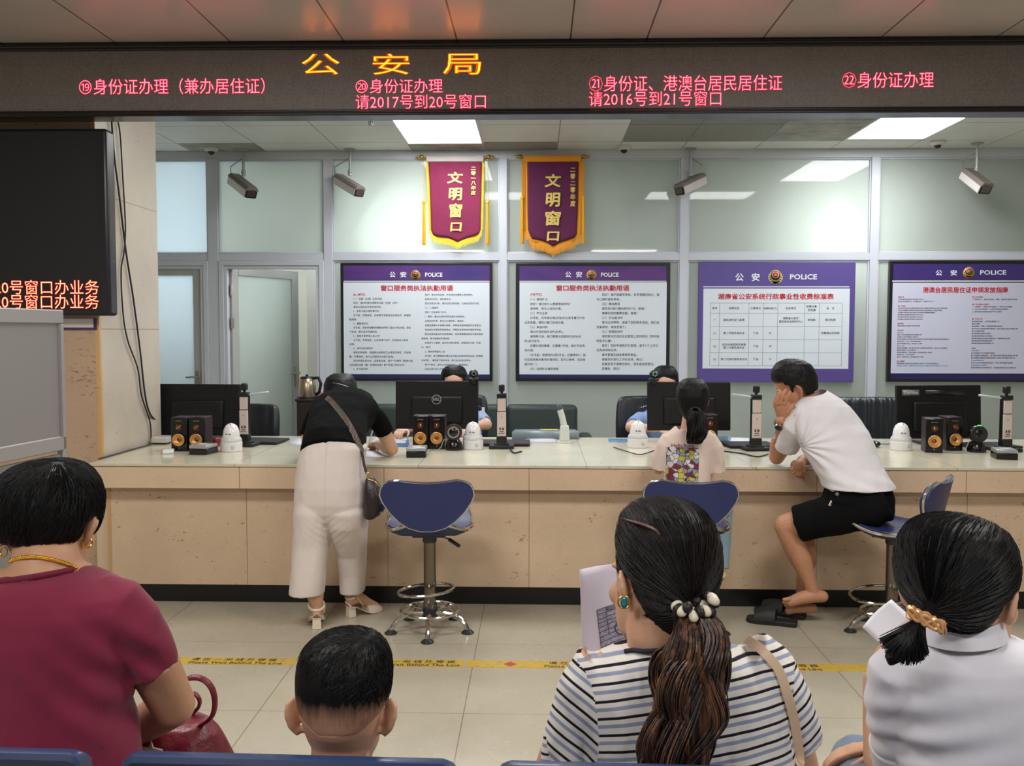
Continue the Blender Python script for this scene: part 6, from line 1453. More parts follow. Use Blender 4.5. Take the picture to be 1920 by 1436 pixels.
# ---- woman in the white shirt -------------------------------------------------
def woman_white():
    Y = 1.58; r = empty('person', (at(1800, 1600, Y).x, Y, 0), 'person with a black ponytail in a white shirt, seated at the right, hand on knee', 'person')
    hM = headM(at(1800, 1110, 1.58), -48, 8, -4, 1.04)
    b = MB(); head(b, hM, True, True, 0)
    b.limb([(at(1795, 1130, 1.57), .05), (at(1800, 1180, 1.56), .052), (at(1808, 1220, Y), .06)])
    b.rows([(1185, 1750, 1860, .1, Y), (1205, 1710, 1920, .13, Y), (1240, 1672, 1960, .16, Y), (1320, 1680, 1960, .18, Y), (1430, 1690, 1960, .19, Y), (1600, 1680, 1960, .22, Y), (1700, 1680, 1960, .24, Y)])
    sL = at(1690, 1250, Y); eL = at(1680, 1445, 1.72); wL = at(1640, 1275, 1.86)
    b.limb([(sL, .044), (eL, .037)]); b.limb([(at(1655, 1425, 1.78), .036), (at(1648, 1350, 1.83), .031), (wL, .023)]); b.limb([(eL, .036), (at(1655, 1425, 1.78), .035)])
    hand(b, wL, at(1662, 1212, 1.9)-wL, (-.6, -.3, 0), (.3, -.6, .4), .7, .92)
    sR = at(1945, 1250, Y); eR = at(1900, 1480, 1.75); wR = at(1665, 1395, 1.9)
    b.limb([(sR, .044), (eR, .036)]); b.limb([(eR, .036), (at(1700, 1415, 1.9), .03), (wR, .024)]); hand(b, wR, at(1560, 1412, 1.93)-wR, (.1, -.3, 1), (-.2, -1, .2), .35, .95)
    body_ = fuse('body', b, sk_mid, r, .0042, 4)
    hb = MB(); hb.rows([(967, 1775, 1812, .04, 1.59), (970, 1752, 1838, .1, 1.59), (978, 1731, 1859, .15, 1.59), (993, 1712, 1876, .19, 1.59), (1015, 1698, 1887, .215, 1.59), (1045, 1689, 1892, .225, 1.59), (1075, 1688, 1891, .22, 1.585), (1100, 1692, 1880, .205, 1.58), (1125, 1702, 1866, .185, 1.57), (1145, 1718, 1852, .16, 1.56), (1160, 1735, 1838, .13, 1.55), (1172, 1755, 1820, .09, 1.54)], 56, 2.25)
    inv = hM.inverted()
    def dh(co): return .0007*MN.noise(Vector((co.x*75, co.y*75, co.z*12))) + .0005*MN.noise(Vector((co.x*190, co.y*190, co.z*22)))
    ho = fuse('hair', hb, hairm('hair_white_shirt', (8, 7, 9), (17, 16, 18), cen=at(1800, 985, 1.6)), r, .004, 4, dh)
    def keep(co):
        q = inv @ co
        if q.y > .035 and q.z < .05: return False
        if q.x > .05 and -.035 < q.y < .05 and q.z < -.0: return False
        if q.y > .0 and q.z < -.04: return False
        return True
    cutmesh(ho, keep); tuck(body_, ho, .05, inv=inv)
    comb(ho, at(1792, 1070, 1.58), at(1718, 1188, 1.47), 1500, hair_k, (.12, 2.3), (.5, 1.0), 7, .0008, drift=.05)
    pt = [(at(1728, 1160, 1.47), .02), (at(1715, 1180, 1.455), .032), (at(1700, 1195, 1.45), .036), (at(1690, 1213, 1.445), .036), (at(1684, 1236, 1.445), .02)]
    mb = MB(); C = spline([p for p, _ in pt], 6); rr = []
    for i, p in enumerate(C):
        x = i/(len(C)-1)*(len(pt)-1); k = min(int(x), len(pt)-2); R = (pt[k][1]+(pt[k+1][1]-pt[k][1])*(x-k))*.85
        rr.append([p + Vector((R*cos(a)*.8, R*.6*sin(a), R*cos(a)*.55)) for a in (2*pi*q/28 for q in range(28))])
    mb.rings(rr)
    rnd = random.Random(8)
    for i in range(420):
        q = rnd.random(); a0 = at(1728+rnd.uniform(-8, 8), 1160+rnd.uniform(-4, 8), 1.46); e = at(1648+q*92+rnd.uniform(-3, 3), 1192+52*sin(q*2.2+.25)*(1 if q > .05 else .6)+rnd.uniform(-9, 5), 1.44+rnd.uniform(-.02, .02)); mid = (a0+e)/2 + Vector((-.008, -.014, .004))
        mb.tube(spline([a0, mid, e], 4), [.0016-.001*k/8 for k in range(9)], 4)
    mb.build('ponytail', hair_k, ho)
    sc_ = at(1731, 1158, 1.46); gd = mat('hair_tie_tan', (214, 160, 110), .3, .3)
    mb = MB()
    for k in range(3):
        pts = [sc_ + Vector((.026*cos(a)+.003*sin(a*5+k), .012*sin(a)-.012, -.012*cos(a)+.0085*sin(a*4+k*2.1))) for a in (2*pi*q/40 for q in range(40))]; mb.tube(pts, .0032, 8, closed=True)
    mb.build('hair_tie', gd, ho)
    sh = MB(); sh.rows([(1178, 1752, 1862, .11, Y), (1188, 1738, 1885, .13, Y), (1198, 1718, 1915, .15, Y), (1212, 1694, 1945, .17, Y), (1232, 1668, 1972, .19, Y), (1265, 1660, 1985, .205, Y), (1330, 1668, 1990, .21, Y), (1420, 1690, 1985, .21, Y), (1520, 1680, 1990, .23, Y), (1690, 1665, 2000, .27, Y)], 56)
    sh.tube([at(1715, 1228, Y), at(1684, 1262, Y), at(1676, 1320, 1.6), at(1682, 1385, 1.635), at(1690, 1425, 1.66)], [.045, .052, .05, .046, .045], 24)
    sh.tube([at(1930, 1230, Y), at(1970, 1290, Y), at(1950, 1400, 1.63)], [.05, .052, .046], 24)
    f1 = folds(.0016, 6, (1, 1, 1), 11); f2 = folds(.0010, 20, (1.6, 1, .6), 12); am = at(1720, 1400, 1.55)
    def dd(co):
        w_ = exp(-((co-am).length/.1)**2); return f1(co)+f2(co)+.006*w_*sin((co.z-co.x*.35)*110)
    shirt = fuse('shirt', sh, fabric('cloth_white', (216, 214, 222), .03), r, .0045, 6, dd)
    nk = at(1803, 1182, 1.565)
    cutmesh(shirt, lambda co: not ((co-nk).length < .062 and co.z > at(1803, 1190, 1.5).z - .02*(co.y-1.5))); tuck(body_, shirt, .035, .006)
    mb = MB(); rr = []
    for k in range(33):
        a = radians(-200+220*k/32); c, s_ = cos(a), sin(a); base = nk + Vector((.062*c, .064*s_, -.004+.008*c)); rr.append([base + Vector((c*.004, s_*.004, -.008)), base + Vector((-.004*c, -.004*s_, .026)), base + Vector((-.001*c, -.001*s_, .027)), base + Vector((c*.0085, s_*.0085, -.006))])
    mb.rings(rr); mb.build('collar', MATS.get('cw') or fabric('cloth_white_collar', (220, 218, 226), .03), shirt)
    mb = MB(); mb.tube([at(1683, 1388, 1.637), at(1688, 1412, 1.652), at(1692, 1434, 1.664)], [.0495, .0505, .0495], 28); mb.build('sleeve_cuff', MATS.get('cw2') or fabric('cloth_white_cuff', (214, 212, 222), .03), shirt, bevel=.004)
    tb = MB(); tb.rows([(1540, 1680, 1985, .24, Y), (1700, 1675, 1990, .28, Y)])
    hp = Vector((at(1800, 1600, Y).x, Y, .52)); ft = []
    for hx_, kn, an in ((-.09, at(1610, 1432, 1.98), None), (.1, at(1860, 1470, 2.02), None)):
        h = hp + Vector((hx_, .02, 0)); kn = Vector((kn.x, kn.y, kn.z)); a = Vector((kn.x, kn.y+.04, .1)); tb.limb([(h, .09), (h.lerp(kn, .5), .08), (kn, .062)]); tb.limb([(kn, .06), (kn.lerp(a, .5), .055), (a, .055)]); ft.append((a, Vector((-.2, .98, 0))))
    fuse('jeans', tb, fabric('cloth_jeans_pale', (110, 126, 146), .12), r, .007, 4, folds(.003, 25))
    for a, f in ft: shoe('shoe', a, f, mat('shoe_white', (210, 210, 208), .5), r)
woman_white()
Yp = 1.93; r = None
Q = [at(1617, 1176, Yp), at(1672, 1124, Yp+.03), at(1712, 1160, Yp), at(1655, 1212, Yp-.02)]
mb = MB(); n = 8; g = [[mb.bm.verts.new((Q[0]*(1-i/n)+Q[1]*(i/n))*(1-j/n)+(Q[3]*(1-i/n)+Q[2]*(i/n))*(j/n)+Vector((0, .01*sin(3*i/n), 0))) for j in range(n+1)] for i in range(n+1)]
for i in range(n):
    for j in range(n): mb._f([g[i][j], g[i][j+1], g[i+1][j+1], g[i+1][j]])
tag(mb.build('paper_sheet', mat('paper_grey_white', (206, 206, 214), .6), None, solid=.0008), 'plain pale sheet fanned by the woman in the white shirt', 'paper', 'papers in hands')
# ---- woman bending over the counter ------------------------------------------
def heel_shoe(name, heel, toe, m, parent, label_strap=True):
    """block heeled sling shoe: heel centre on the floor, toe tip on the floor"""
    h, t = Vector(heel), Vector(toe); f = (t-h); L = f.length; f.normalize(); s = Vector((f.y, -f.x, 0)); mb = MB()
    hb_ = h; R = Matrix((s, f, Z3)).transposed()
    mb.box(hb_+Z3*.027, (.046, .04, .054), R, .86); heelo = mb.build('heel_block', m, parent, bevel=.003)
    mb = MB(); rr = []
    for k, z, w_ in ((-.1, .056, .022), (-.02, .056, .028), (.15, .05, .026), (.35, .024, .026), (.55, .006, .038), (.8, .004, .04), (.93, .004, .028), (1, .005, .008)):
        c = h+f*(k*L if k > 0 else k*.2)+Z3*z; rr.append([c+s*w_, c-s*w_, c-s*w_-Z3*.004+Z3*0, c+s*w_-Z3*.004])
    mb.rings(rr); mb.build('sole', m, parent)
    mb = MB(); rr = []
    for k, z, w_, hh in ((.46, .012, .040, .042), (.6, .007, .044, .046), (.8, .006, .041, .034), (.92, .005, .03, .024), (1, .005, .011, .012)):
        c = h+f*(k*L)+Z3*z; rr.append([c + s*(w_*cos(a)) + Z3*(hh*max(0, sin(a))) for a in (2*pi*q/18 for q in range(18))])
    mb.rings(rr); mb.build('toe_upper', m, parent)
    ac = h+f*.012+Z3*.115
    mb = MB(); mb.torus(ac, .038, .0065, Matrix((s, f*cos(.5)+Z3*sin(.5), Z3)).transposed(), 28, 8); mb.build('ankle_strap', m, parent)
    mb = MB(); mb.tube([ac+s*.036, h+f*.05*1+s*.034+Z3*.062], [(.003, .008)]*2, 8); mb.tube([h-f*.012+Z3*.06+s*.026, h-f*.03+Z3*.085, h-f*.012+Z3*.06-s*.026], [(.003, .006)]*3, 8); mb.build('heel_strap', m, parent)
    mb = MB(); mb.box(ac+s*.042-f*.005, (.006, .014, .014), R); mb.build('buckle', mat('buckle_brass', (200, 170, 110), .3, .9), parent)
def woman_bending():
    r = empty('person', at(615, 1170, 4.65), 'person in black top and white trousers standing bent forward over the counter, writing', 'person'); r.location.z = 0
    b = MB(); cf = Vector
    c0, c1, c2, c3 = at(626, 836, 4.62), at(632, 800, 4.86), at(645, 770, 5.08), at(648, 752, 5.2)
    def seg_(mbx, items):
        rr = []; P = [i[0] for i in items]
        for i, (c, hw, ht) in enumerate(items):
            d = (P[min(i+1, len(P)-1)]-P[max(i-1, 0)]).normalized(); s = d.cross(Z3).normalized(); u = s.cross(d)
            rr.append([c + s*(hw*math.copysign(abs(cos(t))**.85, cos(t))) + u*(ht*math.copysign(abs(sin(t))**.85, sin(t))) for t in (2*pi*q/36 for q in range(36))])
        mbx.rings(rr)
    seg_(b, [(c0, .115, .07), (c1, .115, .07), (c2, .14, .075), (c3, .11, .06)]); b.limb([(c0, .07), (at(583, 960, 4.61), .06), (at(582, 1040, 4.58), .045), (at(590, 1120, 4.55), .036)]); b.limb([(c0, .07), (at(650, 960, 4.64), .06), (at(658, 1040, 4.7), .045), (at(662, 1112, 4.75), .036)])
    hM = headM(at(639, 734, 5.36), -14, 62, 0, .98); head(b, hM)
    b.limb([(c3, .06), (at(641, 745, 5.3), .052)])
    eR = at(734, 842, 5.22); eR.z = ZC+.042; wR = at(710, 846, 5.42); wR.z = ZC+.045
    b.limb([(at(697, 772, 5.1), .05), (at(715, 800, 5.15), .044), (eR, .0385)]); b.limb([(eR, .0385), (eR.lerp(wR, .4), .036), (wR, .025)]); hand(b, wR, at(692, 834, 5.6)-wR, (0, -.3, 1), (-1, .4, .1), .5, .92)
    eL = at(577, 838, 5.12); eL.z = ZC+.042; wL = at(640, 842, 5.4); wL.z = ZC+.03
    b.limb([(at(596, 770, 5.1), .05), (at(580, 805, 5.12), .042), (eL, .037)]); b.limb([(eL, .037), (wL, .025)]); hand(b, wL, at(670, 838, 5.5)-wL, (0, 0, 1), (.3, 1, 0), .4, .92)
    hl, hr_ = on(594, 1178, 0), on(658, 1156, 0); tl, tr_ = hl+Vector((-.05, .2, 0)), on(717, 1143, 0)
    for hh, tt, an in ((hl, tl, at(591, 1115, 4.55)), (hr_, tr_, at(661, 1112, 4.75))):
        f = (tt-hh).normalized(); b.limb([(Vector((hh.x, hh.y, .2))+f*.02, .04), (Vector((hh.x, hh.y, .11))+f*.015, .031)]); b.limb([(hh+Z3*.085+f*.0, .027), (hh+f*.05+Z3*.092, .03), (hh+f*.11+Z3*.05, .024), (hh+f*.15+Z3*.028, .021)], 16)
    body_ = fuse('body', b, sk_mid, r, .005, 4)
    hb = MB(); hb.rows([(700, 626, 652, .06, 5.38), (703, 619, 659, .12, 5.38), (709, 612, 664, .18, 5.37), (720, 608.5, 668, .22, 5.36), (733, 607.5, 669.5, .22, 5.34), (744, 610, 668, .2, 5.32), (753, 616, 663, .15, 5.3), (759, 626, 655, .09, 5.28)], 40)
    inv = hM.inverted(); ho = fuse('hair', hb, hairm('hair_bending', (9, 8, 10), (18, 17, 19), (60, 170, 170)), r, .005, 4, folds(.002, 60, (.5, 1, 1), 3))
    def keep(co):
        q = inv @ co
        if q.y > .04 and q.z < .055: return False
        return not (q.x > .06 and -.03 < q.y < .03 and q.z < .01)
    cutmesh(ho, keep); tuck(body_, ho, .05, inv=inv)
    mb = MB(); a, c = at(622, 722, 5.24), at(664, 729, 5.3); mb.tube(spline([surf(ho, x, y, .002) for x, y in ((624, 718), (640, 721), (655, 726), (666, 729))]), .0016, 8); mb.build('hair_grip', mat('grip_silver', (150, 140, 136), .3, .8), ho)
    sh = MB(); seg_(sh, [(at(623, 852, 4.6), .162, .10), (at(626, 834, 4.66), .160, .108), (c1, .158, .108), (c2, .19, .112), (at(649, 754, 5.18), .155, .088), (at(647, 748, 5.24), .085, .07)])
    sh.tube([at(690, 768, 5.1), at(704, 782, 5.12), at(717, 801, 5.15), at(722, 812, 5.165)], [.055, .058, .054, .052], 20)
    sh.tube([at(604, 768, 5.1), at(592, 785, 5.1), at(581, 806, 5.12), at(578, 816, 5.12)], [.055, .058, .052, .05], 20)
    shirt = fuse('top', sh, fabric('cloth_black', (10, 10, 11), .05, .95, 0, .12), r, .0055, 6, folds(.005, 12, (1, .6, 1.3), 21)); tuck(body_, shirt)
    tr = MB()
    tr.rows([(818, 596, 662, .16, 4.66), (824, 578, 681, .2, 4.65), (838, 565, 689, .235, 4.64), (858, 560, 685, .25, 4.63), (880, 557, 686, .26, 4.62), (910, 554, 688, .265, 4.61), (940, 552.5, 689, .26, 4.61), (958, 556, 686, .25, 4.62), (975, 574, 668, .22, 4.63), (988, 594, 640, .15, 4.64), (996, 606, 622, .08, 4.64)], 48, 2.3)
    tr.rows([(915, 575, 622, .2, 4.6), (940, 556, 623, .205, 4.6), (958, 552, 622, .245, 4.605), (985, 552, 619, .235, 4.6), (1020, 550, 617, .2, 4.585), (1060, 547.5, 612, .175, 4.56), (1090, 545, 609, .18, 4.55), (1113, 543, 606.5, .185, 4.545)], 36, 2.4)
    tr.rows([(915, 620, 668, .2, 4.62), (940, 612, 686, .205, 4.62), (958, 612, 689, .25, 4.615), (985, 616, 688.5, .24, 4.63), (1010, 624, 687.5, .21, 4.66), (1040, 633, 687, .175, 4.71), (1075, 637, 685.5, .175, 4.74), (1109, 638, 683, .18, 4.75)], 36, 2.4)
    fz = folds(.0035, 11, (1.4, 1, .5), 31)
    crx = at(612, 990, 4.55)
    def dt(co):
        k = exp(-((co.x-crx.x)/.008)**2)*(1 if co.z > crx.z else 0)*(1 if co.y < 4.62 else 0); d = (co-crx); v_ = exp(-(d.length/.1)**2)
        return fz(co) - .006*k + .0012*v_*sin((co.z*1.2-abs(co.x-crx.x))*150)
    tro = fuse('trousers', tr, fabric('cloth_cream_trousers', (214, 202, 196), .03), r, .005, 16, dt); tuck(body_, tro)
    ws = mat('shoe_ivory', (226, 210, 192), .35)
    heel_shoe('shoe', hl, tl, ws, r); heel_shoe('shoe', hr_, tr_, ws, r)
    # shoulder bag
    bg = empty('shoulder_bag', at(700, 940, 4.5), 'dark brown shoulder bag on a woven strap hanging at the bending woman\'s right hip', 'bag')
    bl = NT('bag_leather'); bl.b.inputs['Base Color'].default_value = (*lin((38, 26, 26)), 1); bl.b.inputs['Roughness'].default_value = .4; bl.bump(bl.noise(bl.coord(), 50, 4, .6), .3, .006); bl = bl.m
    mb = MB(); mb.rows([(893, 688, 697, .02, 4.55), (900, 685, 705, .06, 4.55), (912, 683, 713, .09, 4.55), (928, 683, 720, .11, 4.55), (942, 683, 723, .12, 4.55), (955, 683, 720, .12, 4.55), (965, 684, 713, .1, 4.55), (973, 686, 702, .06, 4.55)], 32, 2.3); mb2 = fuse('body', mb, bl, bg, .005, 3, folds(.004, 18, (1.5, 1, .6), 8))
    zp = MB(); zp.tube(spline([surf(mb2, x, y, .001) for x, y in ((690, 899), (702, 903), (712, 913), (719, 927))]), .0025, 6); zp.build('zip', mat('buckle_brass', (200, 170, 110), .3, .9), bg)
    t = NT('woven_strap'); v = t.coord(scale=(60, 60, 60)); ch = t.n('ShaderNodeTexChecker', Scale=1.9); t.l(v, ch.inputs[0]); ch.inputs[1].default_value = (*lin((120, 104, 92)), 1); ch.inputs[2].default_value = (*lin((66, 56, 52)), 1); t.l(ch.outputs[0], t.b.inputs['Base Color']); t.b.inputs['Roughness'].default_value = .7
    strap([shirt, tro], [(613, 747), (622, 755), (632, 767), (645, 784), (658, 805), (669, 828), (677, 848)], .028, t.m, 'strap', bg, .006, .003)
    mb = MB(); q0 = surf([shirt, tro], 677, 848, .006); mb.tube([q0, at(683, 872, 4.54), at(687, 886, 4.52)], [(.003, .007)]*3, 8); mb.build('strap_end', bl, bg)
    mb = MB(); c = at(689, 889, 4.52); mb.torus(c, .009, .0022, (radians(90), 0, 0), 20, 8); mb.box(c+Vector((.004, 0, -.014)), (.016, .006, .02)); mb.build('clasp', mat('buckle_brass', (200, 170, 110), .3, .9), bg)
    p = at(693, 833, 5.53); p.z = ZC+.05; mb = MB(); mb.cyl(p, p+Vector((.03, -.03, .09)), .004, .004, 10); mb.cyl(p, p-Vector((.008, -.008, .024)), .004, .0008, 10); tag(mb.build('pen', mat('pen_white', (222, 220, 220), .3)), 'white pen in the bending woman\'s hand', 'pen')
woman_bending()

# ---- girl on the stool ----------------------------------------------------------
def girl():
    Y = 4.66; r = empty('person', at(1290, 1180, Y), 'person, a girl with a ponytail in a pale pink printed shirt, sitting on a stool', 'person'); r.location.z = 0
    hM = headM(at(1300, 752, 4.68), -12, 12, 0, .84); b = MB(); head(b, hM, True, True, 2, .96)
    b.limb([(at(1294, 775, 4.68), .034), (at(1290, 798, 4.67), .034), (at(1288, 820, Y), .04)])
    b.rows([(806, 1262, 1318, .07, Y), (820, 1250, 1334, .1, Y), (850, 1254, 1330, .12, Y), (900, 1254, 1328, .13, Y), (960, 1248, 1334, .15, Y), (985, 1246, 1336, .16, Y)])
    for q, sx, ex in ((-1, 1248, 1234), (1, 1338, 1346)):
        s, e = at(sx, 826, Y), at(ex, 880, 4.72); w_ = at(ex+(10 if q < 0 else -14), 858, 5.0); w_.z = ZC+.035; b.limb([(s, .032), (e, .026)]); b.limb([(e, .026), (w_, .019)]); hand(b, w_, (-.2*q, 1, 0), Z3, (-q, .3, 0), .5, .72)
    body_ = fuse('body', b, sk_fair, r, .005, 4)
    hb = MB(); hb.rows([(709, 1286, 1312, .05, 4.69), (711, 1281, 1317, .09, 4.69), (717, 1274, 1323, .14, 4.69), (728, 1269.5, 1328, .18, 4.69), (742, 1267.5, 1330, .195, 4.69), (756, 1268, 1329, .185, 4.69), (768, 1272, 1325, .16, 4.68), (780, 1279, 1316, .12, 4.67), (788, 1286, 1308, .07, 4.66)], 40)
    inv = hM.inverted(); ho = fuse('hair', hb, hairm('hair_girl', (11, 9, 9), (22, 18, 18), cen=at(1302, 760, 4.62)), r, .0045, 4, folds(.0015, 80, (1, 1, .3), 6))
    cutmesh(ho, lambda co: not ((inv @ co).y > .04 and (inv @ co).z < .055) and not (abs((inv @ co).x) > .058 and -.03 < (inv @ co).y < .03 and (inv @ co).z < .0)); tuck(body_, ho, .05, inv=inv)
    pt = [(at(1304, 771, 4.57), .03), (at(1306, 785, 4.55), .042), (at(1308, 805, 4.54), .048), (at(1306, 820, 4.535), .044), (at(1302, 832, 4.53), .034)]
    mb = MB(); C = spline([p for p, _ in pt], 5); rr = []
    for i, p in enumerate(C):
        x = i/(len(C)-1)*(len(pt)-1); k = min(int(x), len(pt)-2); R = (pt[k][1]+(pt[k+1][1]-pt[k][1])*(x-k))*.96; rr.append([p+Vector((R*cos(a), R*.6*sin(a), 0)) for a in (2*pi*q/28 for q in range(28))])
    mb.rings(rr); strands(mb, pt, .003, .0012, 260, 1.05, .4, 9); mb.build('ponytail', hair_k2, ho)
    mb = MB(); mb.torus(at(1304, 772, 4.575), .024, .006, (radians(60), 0, 0), 20, 8); mb.build('hair_tie', mat('scrunchie_black', (24, 20, 22), .5), ho)
    sh = MB(); sh.rows([(799, 1266, 1312, .075, 4.665), (805, 1258, 1326, .095, Y), (813, 1248, 1338, .115, Y), (826, 1243, 1343, .13, Y), (850, 1246, 1337, .145, Y), (880, 1245, 1333, .155, Y), (905, 1243, 1332, .165, Y), (940, 1238, 1338, .18, Y), (958, 1236, 1340, .185, Y)], 44)
    sh.tube([at(1254, 818, Y), at(1247, 835, Y), at(1240, 858, 4.67), at(1236, 880, 4.68)], [.034, .041, .042, .042], 20); sh.tube([at(1330, 818, Y), at(1339, 838, Y), at(1343, 862, 4.67), at(1344, 885, 4.68)], [.034, .042, .043, .043], 20)
    shirt = fuse('shirt', sh, fabric('cloth_pale_pink', (230, 208, 196), .03), r, .0045, 5, folds(.004, 13, (1.4, 1, .5), 41))
    nk = at(1288, 800, 4.65); cutmesh(shirt, lambda co: not ((co-nk).length < .05 and co.z > nk.z-.012)); tuck(body_, shirt)
    # printed panel: abstract patches only
    t = NT('printed_patches'); v = t.coord(scale=(40, 1, 46)); vo = t.n('ShaderNodeTexVoronoi', Scale=1.0); t.l(v, vo.inputs['Vector']); sp = t.n('ShaderNodeSeparateColor'); t.l(vo.outputs['Color'], sp.inputs[0])
    cl = t.ramp(sp.outputs[0], [(0, lin((142, 158, 168))), (.32, lin((222, 214, 214))), (.52, lin((206, 192, 70))), (.66, lin((128, 34, 62))), (.78, lin((158, 170, 176))), (.9, lin((232, 222, 220)))], 'CONSTANT')
    vo2 = t.n('ShaderNodeTexVoronoi', Scale=1.0, _feature='DISTANCE_TO_EDGE'); t.l(v, vo2.inputs['Vector']); ed = t.ramp(vo2.outputs[0], [(.03, (1, 1, 1)), (.07, (0, 0, 0))]); t.l(t.mix(ed, cl, lin((66, 56, 66))), t.b.inputs['Base Color']); t.b.inputs['Roughness'].default_value = .7
    nx, ny = 16, 18; mb = MB(); g = []
    for i in range(nx+1):
        row = []
        for j in range(ny+1):
            u, w_ = i/nx, j/ny; x = 1249.5+61*u-(1.5*w_); y = 838+2*u+74*w_; p = surf(shirt, x, y, .0018); row.append(mb.bm.verts.new(p) if p else None)
        g.append(row)
    for i in range(nx):
        for j in range(ny):
            q = [g[i][j], g[i][j+1], g[i+1][j+1], g[i+1][j]]
            if None not in q: mb._f(q)
    mb.build('print_panel', t.m, shirt)
    mb = MB(); p = surf(shirt, 1258, 838, .004); e = surf(shirt, 1301, 840, .004); d = e-p; d.y = 0; text(mb, 'Hello Kitty', (p.x, min(p.y, e.y)-.004, p.z), d, Z3, d.length, .020, .02); mb.build('print_lettering', mat('print_plum', (96, 44, 66), .6), shirt, flat=True)
    jn_ = fabric('cloth_jeans_light', (142, 168, 182), .12); tb = MB()
    tb.rows([(935, 1246, 1334, .17, Y), (962, 1240, 1338, .2, Y), (985, 1238, 1340, .21, Y+.01)], 36)
    ks = []
    for q, kx, fx in ((-1, 1262, 1268), (1, 1356, 1352)):
        h = at(1290+q*30, 968, 4.68); k = at(kx, 985, 4.93 if q < 0 else 4.9); k.z = h.z; k.y = min(k.y, 4.93); a = at(fx, 1066, 4.84); tb.limb([(h, .066), (h.lerp(k, .6), .062), (k, .05)]); tb.tube([k, k.lerp(a, .5), a], [.05, .045, .042], 18); ks.append(a)
    jo = fuse('jeans', tb, jn_, r, .006, 4, folds(.003, 22, (1, 1, .5), 51))
    sk_ = mat('sneaker_cream', (208, 190, 140), .6)
    for i, a in enumerate(ks):
        mb = MB(); c = Vector((a.x-.01, a.y, a.z)); zt = a.z-.01
        rr = []
        for k, wd, h0 in ((-.06, .02, .045), (-.04, .033, .07), (0, .036, .075), (.05, .036, .055), (.1, .038, .04), (.13, .028, .032), (.145, .012, .022)):
            f = Vector((-.25, .75, -.62)).normalized(); s = Vector((1, .33, 0)).normalized(); u = s.cross(f).normalized(); u = u if u.z > 0 else -u
            rr.append([c + Vector((0, 0, -.075)) + f*k + s*(wd*cos(t_)) + u*(h0/2*sin(t_)+h0/2) for t_ in (2*pi*q/18 for q in range(18))])
        mb.rings(rr); mb.build('shoe', sk_, r)
girl()

